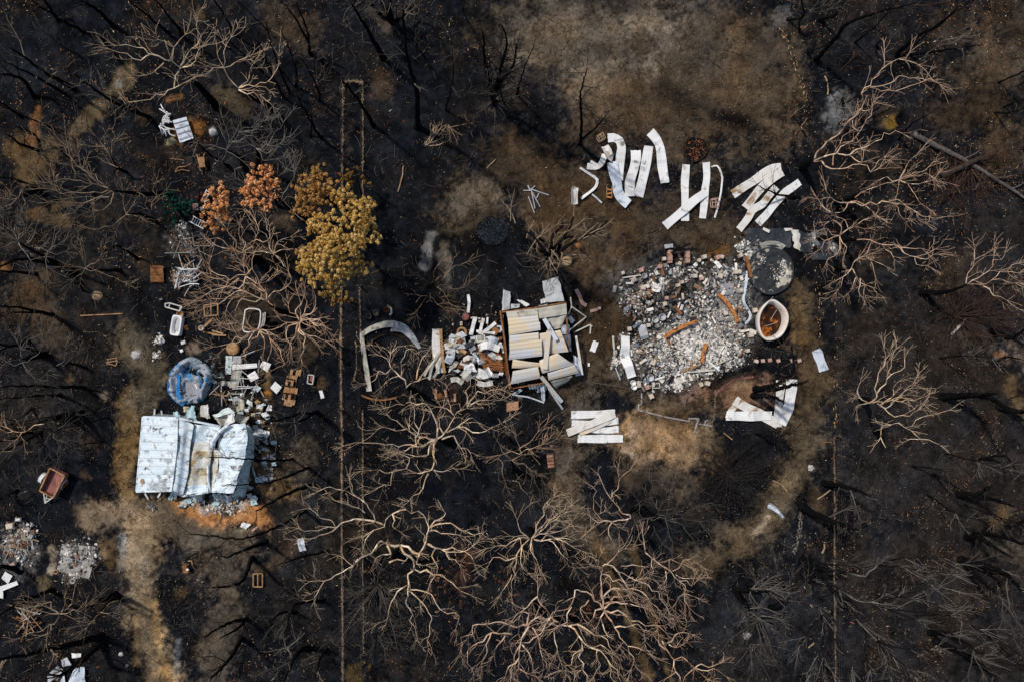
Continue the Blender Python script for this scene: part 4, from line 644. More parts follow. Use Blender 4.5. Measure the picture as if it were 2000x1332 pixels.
pl('charred trunk between the two fence lines at their top', B_, (690, 735), (500, 470), r0=.18, mid=[(600, 590)], tone='dim', twigs=5)
pl('stout charred tree right of the fence top with a leafless crown', B_, (745, 345), (560, 20), r0=.24, mid=[(660, 190)], tone='dim', twigs=10, crown=3)
pl('heavy charred tree with splayed black limbs at the top edge', B_, (800, 130), (800, -60), r0=.26, forks=[[(730, 90), (690, 40), (560, 0)], [(860, 110), (900, 60), (930, 10)], [(760, 60), (720, -20)]], tone='dim', twigs=12, crown=2.8)
pl('tall charred tree with a crooked grey top right of the fences', B_, (945, 745), (860, 60), r0=.24, mid=[(945, 560), (905, 400), (880, 300)], tone='dim', twigs=9, crown=2.4)
pl('thin charred whip tree between the crooked tree and the pine-like tree', B_, (1110, 650), (1140, 200), r0=.07, mid=[(1155, 460)], twigs=4, tone='dim')
pl('charred pine-like tree with ribbed side twigs', B_, (1395, 600), (1330, 190), r0=.2, mid=[(1350, 420)], twigs=26, crown=2.3, wig=.07, lvl=1, start=.1, forks=[[(1430, 420), (1470, 250), (1440, 150)], [(1420, 500), (1500, 400), (1530, 260)]])
shrub('dark bristling shrub at the foot of the pine-like tree', B_(1400, 590), 3.0, 16, 'dim', 1.4, wig=.08)
pl('thin charred tree at the top edge left of the brown clearing', B_, (1245, 130), (1225, -20), r0=.06, twigs=2, tone='dark')
shrub('small fallen fan of pale dead branches right of the fences', B_(1120, 740), 1.8, 8, 'tan', .6, arc=(3.6, 6.6), wig=.14)
shrub('curved dead branch lying below the crooked grey-topped tree', B_(1000, 850), 2.2, 5, 'pale', .3, wig=.2, arc=(-.4, .9), group='dead branches on the ground', name='dead_branch')
pl('two-armed charred tree standing above the roofing strips', C_, (400, 850), (440, 400), r0=.14, mid=[(408, 700), (400, 560), (420, 480)], forks=[[(470, 770), (550, 680)]], twigs=12, crown=1.8, start=.45)
pl('charred tree with a swept back crown left of the brown clearing', B_, (1530, 560), (1640, 230), r0=.09, tone='dark', twigs=8, wig=.1)
# top right
pl('charred tree at the top right with a long grey whip limb', D_, (280, 350), (860, 20), r0=.2, mid=[(400, 220), (500, 120)], tone='umber', twigs=7, hmax=12)
pl('charred pole tree on the top edge right of the clearing', D_, (300, 110), (460, -20), r0=.2, tone='dark', twigs=5)
pl('slim charred tree on the top edge, leftmost of the upper right group', D_, (115, 120), (190, -30), r0=.14, twigs=4)
pl('charred tree with a pale peeled fork at the top edge', D_, (180, 190), (290, 20), r0=.08, tone='grey', twigs=5)
pl('short charred tree beside the peeled fork', D_, (235, 290), (300, 200), r0=.08, twigs=3)
pl('charred tree leaning far right across the upper right corner', D_, (750, 325), (1110, 50), r0=.2, mid=[(870, 215), (1000, 150)], tone='umber', twigs=7)
pl('second charred tree leaning beneath the long one in the upper right corner', D_, (830, 320), (1260, 260), r0=.13, mid=[(1000, 300)], tone='dim', twigs=6)
pl('small charred tree between the two long leaning trees', D_, (640, 290), (740, 190), r0=.1, twigs=4, tone='dim')
pl('charred crooked tree beside the white ash patch', D_, (435, 580), (560, 535), r0=.12, tone='umber', twigs=3)
pl('burnt stub with a pinkish twig beside the white ash patch', D_, (220, 800), (130, 690), r0=.06, mid=[(180, 720)], tone='pink', twigs=4, crown=1.3)
pl('thin bare sapling rising right of the yellow root hole', D_, (870, 830), (910, 560), r0=.06, tone='umber', twigs=8, crown=1.6, hmax=8)
pl('dark tree whose brown branches cross the scorched roofing strips', D_, (190, 1155), (-60, 1090), r0=.13, mid=[(60, 1140)], tone='umber', twigs=9, crown=2.0, hmax=5)
shrub('umber dead conifer brush lying across the fallen log', D_(1180, 970), 3.6, 30, 'umber', .9, wig=.06, arc=(2.6, 7.0))
shrub('brown bristly shrub below the fallen log', D_(1080, 1130), 3.0, 18, 'umber', 1.2, wig=.08)
# right edge
R_ = [
 ('black forked trunk at the right edge, level with the L-shaped sheets', H_, (1030, 990), (1500, 1130), dict(r0=.24, forks=[[(1180, 985), (1350, 972)]], twigs=4)),
 ('short black trunk on the right edge above the forked one', H_, (1350, 1050), (1520, 1052), dict(r0=.22, twigs=2)),
 ('black trunk on the right edge crossing the pinkish bare patch', H_, (1330, 625), (1520, 705), dict(r0=.16, twigs=5, tone='dim')),
 ('black trunk on the right edge above the pinkish bare patch', H_, (1310, 605), (1520, 590), dict(r0=.18, twigs=4, tone='dim')),
 ('thin black trunk on the right edge just below the pinkish patch', H_, (1320, 785), (1510, 782), dict(r0=.09, twigs=2)),
 ('black trunk beside the right fence line, uppermost of the lower right group', L_, (330, 165), (600, 240), dict(r0=.2, mid=[(480, 190)], tone='dim', twigs=7)),
 ('thick black trunk crossing the right fence line', L_, (205, 310), (530, 440), dict(r0=.26, mid=[(350, 380)], tone='dim', twigs=7)),
 ('black forked trunk beyond the right fence, below the pinkish patch', L_, (1110, 230), (1440, 300), dict(r0=.2, forks=[[(1200, 240), (1320, 180)]], twigs=4)),
 ('thick black trunk leaning to the right edge, upper of the parallel trunks', L_, (1270, 450), (1520, 530), dict(r0=.24, twigs=2)),
 ('thick black trunk beside it, second of the parallel trunks', L_, (1160, 480), (1430, 605), dict(r0=.22, twigs=3)),
 ('slim black trunk touching the second of the parallel trunks', L_, (1190, 470), (1340, 560), dict(r0=.13, twigs=2)),
 ('longest of the parallel black trunks at the right edge', L_, (1130, 610), (1490, 800), dict(r0=.24, forks=[[(1200, 690), (1350, 820)]], twigs=5, tone='dim')),
 ('long black trunk nearest the lower right corner', L_, (985, 1090), (1320, 1300), dict(r0=.22, twigs=8, tone='dim', crown=2.6)),
 ('black trunk just above the one nearest the lower right corner', L_, (950, 1040), (1260, 1175), dict(r0=.2, twigs=8, tone='dim', crown=2.6)),
 ('thin black trunk near the right edge below the L-shaped sheets', L_, (1240, 20), (1450, 100), dict(r0=.1, twigs=3)),
 ('short black trunk at the right edge above the parallel trunks', L_, (1400, 425), (1510, 460), dict(r0=.12, twigs=2)),
]
for lb, T, b0, t0, kw in R_: kw['r0'] *= 1.3; pl(lb, T, b0, t0, **kw)
pl('black trunk laid over the top of the L-shaped white sheets', H_, (-70, 948), (235, 900), r0=.26, mid=[(30, 948), (110, 932)], tone='umber', twigs=5, crown=2.4, hmax=11, forks=[[(60, 915), (110, 880), (150, 840), (135, 700)]])
pl('black trunk with curled twigs over the corner of the L-shaped sheets', H_, (-85, 985), (95, 1025), r0=.26, mid=[(20, 990)], tone='dark', twigs=5, crown=1.5, hmax=10, wig=.3)
pl('thin bowed black tree below the L-shaped white sheets', H_, (-65, 1208), (150, 1312), r0=.12, mid=[(0, 1220), (90, 1265)], tone='dark', twigs=4)
# multi-stem tree lower right
spec_tree('bare_tree', 'many-stemmed charred tree with combed grey limbs in the lower right', L_, (210, 620), (240, 660), [
 '240,660 260,780 320,940', '240,660 330,720 430,800 520,850 650,870', '330,720 430,850 540,990 640,1090', '240,650 340,640 470,640', '240,650 350,680 450,690 570,710 650,640', '650,640 760,610 870,600 1000,600 1130,640', '650,870 760,830 900,790 1000,770', '620,850 700,800 780,770 900,745 1110,800', '650,870 700,900 860,920 1050,910', '700,905 850,960 1000,1030 1080,1060', '860,940 1000,940 1100,945 1240,1020', '640,1090 760,1130 870,1140 950,1140', '640,1090 700,1180 720,1300', '570,1030 570,1150 600,1260', '320,940 330,1050 300,1170 250,1280', '320,940 250,1010 190,1110', '320,940 370,1060 480,1190 500,1280', '640,1090 760,1200 860,1300', '640,650 800,660 900,690 1080,700', '760,830 880,840 1000,880', '320,960 320,1150 340,1320'],
 hf=1.5, rise=9, spread=150, tone='grey', r0=0.30, r1=0.045, wig=.12, twl=1.8, dens=.8, trunk_r=.34, chr=(3.0, 6.0), kink=.1)
spec_tree('bare_tree', 'grey upswept bare tree left of the many-stemmed one', L_, (20, 900), (100, 850), ['100,850 50,830 0,800', '100,850 130,780 150,700', '100,850 60,740 50,660', '100,850 170,800 230,740', '100,850 190,860 220,830', '0,800 -60,760'], tone='dim', rise=1.5, r0=.05, r1=.018, wig=.14)
pl('black two-pronged trunk at the bottom, left of the many-stemmed tree', K, (1310, 790), (1450, 945), r0=.24, mid=[(1360, 880)], forks=[[(1400, 795), (1520, 800)]], tone='grey', twigs=10, crown=2.8)
shrub('grey fan of twigs beyond the bottom two-pronged trunk', K(1440, 960), 3.6, 14, 'dim', 2.2, lean=(.1, -.1), arc=(2.4, 6.6))
shrub('grey drooping sapling at the bottom right of the drive loop', K(1405, 1120), 3.6, 9, 'dim', 2.0, lean=(0.05, -.6))
shrub('black twiggy brush heap inside the drive loop', K(1270, 110), 3.4, 60, 'dark', 0.7, wig=.2, stem_r=.035)
pl('curved black dead branch on the drive loop', K, (1270, 200), (1390, 280), r0=.08, tone='dark', twigs=3, hmax=2.5)
pl('forked dark dead branch at the edge of the drive loop', K, (1370, 155), (1450, 190), r0=.07, tone='dark', twigs=3, hmax=2.5)
# left edge
for lb, T, b0, t0, kw in [
 ('charred pole tree left of the scrap heaps with a level trunk', E, (805, 185), (600, 150), dict(r0=.13, tone='dim', twigs=4)),
 ('short charred stump tree with a tan tip left of the fallen stick', E, (495, 375), (290, 338), dict(r0=.1, twigs=0)),
 ('twin charred trunk on the left edge, upper stem', E, (400, 250), (-20, 240), dict(r0=.2, twigs=4)),
 ('charred trunk just below the twin trunk on the left edge', E, (215, 275), (-20, 250), dict(r0=.16, twigs=2)),
 ('long charred trunk pointing at the fallen stick', E, (310, 515), (-20, 460), dict(r0=.17, forks=[[(200, 500), (60, 500)]], twigs=3)),
 ('thick charred trunk on the left edge below the fallen stick', E, (165, 670), (-30, 682), dict(r0=.22, twigs=0)),
 ('charred trunk on the left edge below the thick one', E, (275, 748), (-30, 735), dict(r0=.16, twigs=2)),
 ('short charred trunk left of the white ash circle', E, (505, 820), (370, 815), dict(r0=.13, twigs=3, tone='dim')),
 ('long charred trunk level with the blue collapsed pool', E, (495, 940), (-20, 930), dict(r0=.16, mid=[(250, 930)], twigs=5, tone='dim')),
 ('charred trunk below the long one level with the pool', E, (355, 982), (-20, 1005), dict(r0=.15, twigs=4, tone='dim')),
 ('charred trunk on the left edge above the rust-orange limb', E, (190, 1060), (-20, 1085), dict(r0=.12, twigs=5, tone='dim')),
 ('charred trunk on the left edge below the rust-orange limb', E, (240, 1200), (-20, 1300), dict(r0=.12, twigs=6, tone='dim')),
 ('charred trunk with a stiff twig fan left of the rusty trailer', I, (100, 205), (-30, 250), dict(r0=.13, twigs=3)),
 ('black trunk beside the white boards on the left edge', I, (120, 680), (-20, 735), dict(r0=.26, twigs=0)),
 ('long black trunk below the white boards on the left edge', I, (305, 790), (-20, 945), dict(r0=.2, mid=[(130, 860)], twigs=3)),
 ('thick black trunk reaching the left edge near the lower left corner', I, (600, 1062), (-20, 1200), dict(r0=.3, mid=[(290, 1140)], twigs=8, tone='tan', crown=2.6)),
 ('thickest black trunk leaning over the grey sheets in the lower left corner', I, (600, 1090), (340, 1300), dict(r0=.36, twigs=10, tone='umber', crown=2.8)),
 ('black forked tree on the track, foot right of the tan wheel rut', I, (1450, 960), (1190, 1070), dict(r0=.18, mid=[(1330, 990)], forks=[[(1400, 1010), (1290, 1075)]], tone='dim', twigs=6)),
 ('black tree with downswept branches beside the bottom of the left track', I, (1420, 1070), (1230, 1320), dict(r0=.22, mid=[(1340, 1200)], tone='dark', twigs=8, crown=2.4)),
 ('black tree whose twigs reach over the left track', I, (1560, 510), (1290, 590), dict(r0=.2, mid=[(1430, 555), (1330, 600)], tone='dim', twigs=9, crown=2.6)),
 ('black slim trunk below the one reaching over the track', I, (1480, 600), (1240, 780), dict(r0=.2, tone='dim', twigs=8, crown=3.0)),
 ('black tree with long thin limbs over the orange earth', J, (290, 330), (-390, 460), dict(r0=.12, mid=[(170, 400), (0, 470), (-120, 490)], tone='dark', twigs=8)),
 ('black tree whose limb crosses the shed roof', J, (215, 28), (-280, 10), dict(r0=.10, mid=[(80, 34), (-80, 22)], tone='dark', twigs=9, crown=2.4, hmax=15)),
 ('black tree pointing at the lower edge of the collapsed shed', J, (310, 75), (-200, 180), dict(r0=.11, mid=[(120, 150), (0, 170)], tone='dark', twigs=7)),
 ('black trunk beside the fence pointing at the orange earth', J, (340, 170), (0, 330), dict(r0=.18, mid=[(200, 220)], tone='dark', twigs=9, crown=2.6)),
 ('black two-armed fallen-looking tree right of the rusted plank pallet', F_, (355, 1080), (50, 1150), dict(r0=.16, mid=[(250, 1095)], forks=[[(290, 1120), (180, 1165)]], tone='dim', twigs=8)),
 ('black trunk left of the largest pale tree, upper of two', J, (420, 560), (120, 650), dict(r0=.1, tone='dark', twigs=4)),
 ('black trunk left of the grey twiggy shrub', J, (400, 850), (180, 1010), dict(r0=.16, tone='dim', twigs=7, crown=2.2)),
 ('black trunk by the fence at the bottom edge with a broken tan top', J, (415, 1140), (340, 1320), dict(r0=.16, tone='tan', twigs=3)),
 ('thick black trunk left of the broken-topped one at the bottom', J, (310, 1130), (160, 1330), dict(r0=.26, tone='dim', twigs=4)),
 ('short black trunk above the two bottom-edge trunks', J, (225, 920), (70, 1010), dict(r0=.14, tone='dim', twigs=5)),
 ('charred stem with brown dead leaves at the bottom between the fences', J, (700, 1040), (690, 1200), dict(r0=.13, tone='dim', twigs=5)),
]: pl(lb, T, b0, t0, **kw)
shrub('grey star-shaped sapling near the bottom left of the fence', J(180, 1130), 1.8, 9, 'grey', 1.2)
spec_tree('bare_tree', 'tan bare tree arching over the heap of burnt poles in the lower left', I, (680, 815), (355, 930), ['355,930 300,900 240,880 180,890', '360,920 380,830 400,770', '380,910 420,870 440,770', '350,940 320,990 260,1020 140,1060', '300,990 290,1040 240,1060', '300,900 300,860 260,870', '355,930 300,930 230,910', '355,930 430,905 500,890'], tone='tan', rise=1, r0=.07, r1=.03, wig=.22, dens=.6, trunk_r=.18)
spec_tree('bare_tree', 'thin pale bent tree left of the wheel rut in the lower left', I, (690, 830), (580, 930), ['690,850 640,870 600,920 580,930 520,990 490,960 500,930', '590,920 630,930 660,920', '540,970 510,1010'], tone='tan', hf=4, rise=.6, r0=.05, r1=.025, wig=.2, dens=.5)
# dark tree in the middle with its fan of shadows
pl('black many-armed tree with tan torn limbs in the middle of the clearing', G_, (235, 240), (150, 60), r0=.3, forks=[[(200, 150), (110, 40), (30, 10), (-40, -60)], [(250, 120), (330, 60), (410, 70)], [(280, 110), (340, 0), (360, -60)], [(230, 120), (240, 40), (300, -10), (290, -60)], [(290, 140), (400, 60), (480, 40), (560, -40)], [(190, 160), (60, 50), (20, -20)]], tone='tan', twigs=8, crown=2.2, hmax=7)
shrub('fine dark twigs round the foot of the many-armed tree', G_(225, 200), 3.0, 26, 'dim', .8, wig=.06)
spec_tree('bare_tree', 'small charred tree with tan twigs beside the pale ash streak', F_, (1015, 350), (1040, 360), ['1040,360 990,310 960,290', '1040,360 1100,300 1140,250 1200,220', '1040,360 1090,420 1120,440', '1030,370 990,420 950,480', '1040,360 1130,350 1200,360', '1040,370 1060,450 1100,470', '1040,360 1040,270 1060,230'], hf=2.5, tone='tan', rise=1.5, r0=.06, r1=.018, wig=.22, chr=(.5, 1.6), trunk_r=.14)
spec_tree('bare_tree', 'low tan dead branches beside the pipe bundle', G_, (-30, 1240), (40, 1290), ['0,1310 80,1300 160,1290', '40,1300 100,1260 150,1200', '80,1300 180,1270 260,1240', '0,1310 -60,1330'], hf=3, tone='rust', rise=1, r0=.05, r1=.02, wig=.2)

# --- trees that kept dead leaves, and the green shrub
def leaf_blob(mb, c, R, n, cols, r, leaf=0.075, up=0.5):
    """one rounded sprig: leaf faces set on a small ball"""
    kb = r.uniform(.75, 1.05); cb_ = tuple(v*kb for v in r.choice(cols)); h0 = R*.8; a0 = r.uniform(0, 6.283)
    vs = [c+Vector((0, 0, h0))]+[c+Vector((math.cos(a0+j*1.2566)*h0*.95*r.uniform(.75, 1.2), math.sin(a0+j*1.2566)*h0*.95*r.uniform(.75, 1.2), h0*.25)) for j in range(5)]+[c-Vector((0, 0, h0*.5))]
    mb.add(vs, [(0, j+1, (j+1) % 5+1) for j in range(5)]+[(6, (j+1) % 5+1, j+1) for j in range(5)], cb_)
    for k in range(n):
        z = r.uniform(-0.2, 1); a = r.uniform(0, 6.283); s = math.sqrt(max(0, 1-z*z)); nrm = Vector((s*math.cos(a), s*math.sin(a), z))
        p = c+nrm*R*r.uniform(0.6, 1.05); nn = (nrm+Vector((r.gauss(0, .5), r.gauss(0, .5), r.gauss(0, .3)+.2))).normalized()
        u = nn.orthogonal().normalized(); u = Quaternion(nn, r.uniform(0, 6.283)) @ u; w = nn.cross(u); L = leaf*r.uniform(0.7, 1.4)
        k2 = r.uniform(0.65, 1.15); cc = tuple(v*k2 for v in r.choice(cols))
        mb.add([p-u*L, p-w*L*.55, p+u*L, p+w*L*.55+nn*L*.2], [(0, 1, 2, 3)], cc)
def leafy_tree(name, label, base, lobes, cols, trunk_r, group, sprig=0.17, per=24, dens=8.0, leaf=0.075, cat='tree', seed=1, squash=.75, trunk_mat='char'):
    r = random.Random(seed); b = GG(*base); t = thing(name, label, cat, b, group)
    hs = sum(l[2] for l in lobes)/len(lobes); cx = sum(l[0] for l in lobes)/len(lobes); cy = sum(l[1] for l in lobes)/len(lobes)
    top = G(cx, cy, hs*0.62); tp = cr([b-Vector((0, 0, .2)), b.lerp(top, .5)+Vector((.15, .1, 0)), top], .4, .03, r); n = len(tp)
    MB().tube(tp, [trunk_r*(1-0.55*i/(n-1)) for i in range(n)], 8).build('trunk', trunk_mat, t, smooth=True)
    for px, py, h, R in lobes:
        c = G(px, py, h); mb = MB()
        MB().tube(cr([top-Vector((0, 0, r.uniform(0, .6))), top.lerp(c, .55)+Vector((0, 0, -.25)), c-Vector((0, 0, R*.2))], .35, .03, r), [0.09*trunk_r/.2, .06*trunk_r/.2, .05, .04, .035]+[.03]*60, 5).build('limb', trunk_mat, t, smooth=True)
        cnt = int(dens*R*R*math.pi)
        for k in range(cnt):
            z = r.uniform(-0.3, 1); a = r.uniform(0, 6.283); s = math.sqrt(max(0, 1-z*z)); rad = R*r.uniform(.55, 1.0)*(1+.22*math.sin(3*a+px)+.15*math.sin(7*a))
            p = c+Vector((s*math.cos(a)*rad, s*math.sin(a)*rad, z*rad*squash)); leaf_blob(mb, p, sprig*r.uniform(.7, 1.3), per, cols, r, leaf)
        mb.build('crown', 'leaf', t)['kind'] = 'stuff'
    return t
YEL = [lin(196, 158, 88), lin(180, 138, 68), lin(210, 180, 116), lin(150, 104, 46), lin(188, 150, 80)]
YEL = [tuple(v*1.1 for v in c) for c in YEL]; YOR = [tuple(v*.95 for v in c) for c in [lin(186, 140, 80), lin(168, 118, 62), lin(200, 158, 98), lin(144, 94, 46)]]
ORL = [tuple(v*1.2 for v in c) for c in [lin(214, 154, 100), lin(200, 134, 80), lin(228, 176, 124), lin(176, 110, 62)]]
PKL = [tuple(v*1.2 for v in c) for c in [lin(216, 152, 100), lin(202, 134, 82), lin(230, 174, 126), lin(178, 112, 62)]]
GRL = [lin(24, 70, 52), lin(34, 90, 66), lin(16, 48, 40), lin(44, 84, 74)]
leafy_tree('scorched_leafy_tree', 'large golden-leaved scorched tree beside the fence lines', (700, 500), [(640, 505, 8.0, 1.65), (615, 530, 7.2, 1.15), (672, 500, 7.6, 1.4), (700, 518, 6.8, .9), (655, 480, 8.4, 1.2), (690, 450, 8.2, 1.3), (720, 455, 7.4, .95), (703, 415, 7.6, 1.0), (672, 385, 7.2, .85), (640, 440, 7.6, .95), (618, 440, 7.0, .7), (716, 402, 6.8, .6), (650, 560, 6.0, .9), (605, 500, 6.8, .8)], YEL, .22, 'trees with dead leaves', seed=3, dens=20, per=12, leaf=.06, sprig=.16)
leafy_tree('scorched_leafy_tree', 'golden-brown smaller leafy tree left above the large golden one', (655, 400), [(612, 375, 6.4, 1.25), (600, 400, 6.0, 1.0), (630, 360, 6.2, .9), (596, 365, 6.0, .8), (625, 335, 5.6, .6), (588, 412, 5.6, .7), (640, 372, 5.8, .7)], YOR, .15, 'trees with dead leaves', seed=4, dens=14, per=12, leaf=.06, sprig=.15)
leafy_tree('scorched_leafy_tree', 'dim brown leafy sapling between the two golden trees at the fence', (705, 400), [(680, 348, 3.0, .8), (715, 352, 3.4, .5), (690, 335, 3.0, .5)], [tuple(v*.45 for v in c) for c in YOR], .08, 'trees with dead leaves', seed=5, dens=5)
leafy_tree('scorched_leafy_tree', 'low brown sprouting sapling under the lower end of the golden tree', (700, 600), [(662, 575, 3.0, .7), (672, 590, 2.2, .5), (650, 590, 2.4, .5)], [tuple(v*.6 for v in c) for c in YOR], .08, 'trees with dead leaves', seed=6, dens=5)
leafy_tree('scorched_leafy_tree', 'pinkish orange leafy tree, right of the orange pair', (545, 405), [(505, 355, 6.0, 1.0), (525, 345, 6.0, .7), (498, 385, 5.8, .9), (515, 395, 5.6, .8), (535, 362, 5.6, .5), (485, 365, 5.6, .6), (520, 330, 5.8, .5), (480, 390, 5.2, .4)], PKL, .13, 'trees with dead leaves', seed=7, sprig=.15, per=14, dens=14, leaf=.07)
leafy_tree('scorched_leafy_tree', 'orange leafy tree in three lumps, left of the orange pair', (470, 450), [(425, 390, 5.6, .95), (412, 410, 5.4, .6), (440, 385, 5.4, .6), (405, 438, 5.0, .55), (440, 425, 5.0, .6), (428, 410, 5.4, .6), (430, 448, 4.6, .4)], ORL, .12, 'trees with dead leaves', seed=8, sprig=.15, per=14, dens=14, leaf=.07)
leafy_tree('green_shrub', 'only green shrub, dark bluish leaves at the left of the orange trees', (350, 415), [(340, 400, 1.6, .9), (352, 420, 1.4, .8), (345, 440, 1.0, .5), (365, 395, 1.2, .6), (330, 382, 1.2, .5), (375, 400, .9, .4)], GRL, .06, 'leafy shrubs', seed=9, sprig=.15, per=14, dens=7, leaf=.06, cat='shrub')
leafy_tree('grey_shrub', 'grey ashen shrub right of the blue collapsed pool', (425, 730), [(425, 722, 1.2, .7), (428, 745, 1.0, .5), (418, 700, 1.0, .5)], [(.10, .14, .13), (.16, .2, .2), (.05, .08, .07), (.2, .22, .22)], .04, 'leafy shrubs', seed=10, sprig=.14, per=12, dens=6, leaf=.05, cat='shrub')
leafy_tree('grey_shrub', 'grey ashen shrub above the orange-leaved trees', (490, 315), [(470, 310, 1.6, .6), (478, 300, 1.4, .5), (462, 345, 1.0, .9)], [(.06, .065, .06), (.1, .11, .10), (.03, .035, .035)], .04, 'leafy shrubs', seed=11, sprig=.14, per=10, dens=4, leaf=.05, cat='shrub')
for lb, bs, lobes, cols, sd in [
 ('rust-leaved brush under the largest pale tree', (870, 1150), [(905, 1095, 3.0, 1.0), (850, 1150, 2.6, .9), (890, 1185, 2.6, .8), (860, 1120, 2.4, .7)], [(.14, .055, .028), (.10, .038, .02), (.18, .08, .045)], 21),
 ('rust-leaved brush right of the largest pale tree', (1000, 1120), [(985, 1130, 2.2, .7), (995, 1160, 2.2, .7), (975, 1110, 2.0, .5)], [(.12, .05, .03), (.09, .035, .02)], 22),
 ('rust-leaved brush at the foot of the tangled tree', (1150, 1180), [(1140, 1195, 1.6, .9), (1170, 1205, 1.6, .8), (1125, 1215, 1.4, .6)], [(.12, .045, .028), (.09, .035, .02)], 23),
 ('dim golden leafy clump at the bottom between the fences', (712, 1300), [(700, 1310, 2.0, .9), (715, 1295, 1.8, .5), (690, 1318, 1.8, .5)], [(.10, .06, .02), (.14, .085, .03), (.06, .035, .015)], 24),
 ('dim golden clump right of the fences at the bottom', (790, 1290), [(785, 1300, 1.2, .6)], [(.07, .045, .018), (.1, .06, .024)], 25),
 ('rusty dry leaf clump beside the brown bare tree in the heaps', (480, 480), [(478, 492, 2.4, .7), (455, 500, 2.2, .6), (500, 470, 2.4, .4)], [(.2, .08, .035), (.26, .12, .06)], 26),
 ('dark red dry brush below the yellow-brown tree cluster', (520, 560), [(515, 555, 1.6, .7), (505, 480, 1.4, .6), (530, 560, 1.4, .5)], [(.08, .03, .02), (.12, .045, .028)], 27),
 ('rusty dry leaf clump beside the green shrub', (385, 395), [(390, 385, 1.8, .6), (375, 370, 1.6, .6), (400, 365, 1.4, .5)], [(.13, .05, .03), (.18, .065, .035), (.06, .03, .025)], 28),
]: leafy_tree('dry_brush', lb, bs, lobes, cols, .05, 'dry leafy brush', seed=sd, sprig=.12, per=10, dens=5, leaf=.055, cat='brush')

# slender saplings between the bigger trunks
MARKS = [('the rusty box trailer', 102, 945), ('the fallen stick at the left', 200, 615), ('the upper left corrugated sheet', 355, 255), ('the first pale tree of the upper left', 340, 130), ('the straight-limbed tan tree', 180, 375), ('the collapsed blue pool', 372, 745), ('the left rubble heap', 35, 1065), ('the top of the laneway fence', 690, 160), ('the heavy top-edge tree', 767, 30), ('the pine-like tree', 960, 150), ('the fallen log', 1900, 320), ('the white ash patch', 1630, 205), ('the wide bristling bush', 1868, 618), ('the lone pale tree', 1710, 790), ('the parallel black trunks', 1900, 1070), ('the many-stemmed tree', 1600, 1120), ('the drive loop brush heap', 1425, 925), ('the lower left grey sheets', 145, 1315), ('the long-limbed upper right tree', 1680, 230), ('the yellow root hole', 1745, 245)]
SP_N = {}
for i in range(46):
    rr = random.Random(900+i); z = i % 4
    x, y = [(rr.uniform(20, 290), rr.uniform(20, 900)), (rr.uniform(1660, 1960), rr.uniform(330, 1290)), (rr.uniform(330, 1010), rr.uniform(30, 230)), (rr.uniform(1540, 1960), rr.uniform(40, 300))][z]
    nm, lx, ly = min(MARKS, key=lambda l: math.hypot(l[1]-x, l[2]-y)); dx, dy = x-lx, y-ly
    w = ('right of' if dx > 0 else 'left of') if abs(dx) > abs(dy) else ('below' if dy > 0 else 'above'); k = 'thin charred sapling '+('close ' if math.hypot(dx, dy) < 70 else '')+w+' '+nm; SP_N[k] = SP_N.get(k, 0)+1
    if SP_N[k] > 1: k += ', the '+{2: 'second', 3: 'third', 4: 'fourth', 5: 'fifth'}.get(SP_N[k], 'farthest')+' one'
    hh = rr.uniform(4, 10); f = CAM_H/(CAM_H-hh)
    pole_tree(k, (x, y), (1000+(x-1000)*f+rr.uniform(-15, 15), 666+(y-666)*f+rr.uniform(-15, 15)), r0=rr.uniform(.05, .09), tone=rr.choice(['dark', 'dim', 'dim', 'umber', 'grey']), twigs=9, crown=1.9, wig=.16, group='thin charred saplings', name='charred_sapling', straight=.5)
# ------------------------------------------------------------------ roofing sheets, sheds, ruins
def ribbon(pts, width, r, z0=0.05, wob=0.05, ribs=4, rib_h=0.006, step=0.22, curl=0.0, twist=None, w_end=None):
    """bent sheet metal strip along a ground path; pts = (px, py[, h])"""
    P = [G(p[0], p[1], 0) for p in pts]; hs = [p[2] if len(p) > 2 else 0 for p in pts]
    P = [Vector((p.x*(CAM_H-h)/CAM_H, p.y*(CAM_H-h)/CAM_H, h)) for p, h in zip(P, hs)]
    path = cr(P, step, 0, r) if len(P) > 2 else [P[0].lerp(P[1], i/max(1, int((P[1]-P[0]).length/step))) for i in range(max(1, int((P[1]-P[0]).length/step))+1)]
    n = len(path); m = ribs*4+1; rows = []; ph = [r.uniform(0, 6.28) for _ in range(4)]; nst = r.uniform(0, 100)
    tw = twist or 0.0; skew0 = r.uniform(-.08, .08); skew1 = r.uniform(-.08, .08)
    for i, p in enumerate(path):
        t = (path[min(i+1, n-1)]-path[max(i-1, 0)]); t.z = 0; t.normalize(); s = Vector((-t.y, t.x, 0)); u = i/(n-1)
        ww = width*(1+0.06*math.sin(u*9+ph[0])); 
        if w_end is not None: ww = lerp(width, w_end, u)
        bump_ = wob*(0.5*math.sin(u*7+ph[1])+0.5*math.sin(u*15+ph[2])+0.8); tilt = 0.12*math.sin(u*5+ph[3])*wob/0.05*0.25+tw*math.sin(u*3.1+ph[0])
        g = gz(p.x, p.y); row = []
        for j in range(m):
            v = j/(m-1)-.5; rib = rib_h if (j % 4 in (1, 2)) else 0
            off = t*((skew0*(1-u)+skew1*u)*v*width*(1 if i in (0, n-1) else .3))
            edge = r.uniform(-.025, .025) if i in (0, n-1) else 0
            q = p+s*(v*ww)+off+t*edge
            q.z = g+p.z+z0+max(0.0, bump_)+tilt*v*ww+rib+(0.035 if i % 6 == 3 else 0)+curl*(2*abs(v))**2*0.25
            row.append(q)
        rows.append(row)
    return rows
SHN = [0]
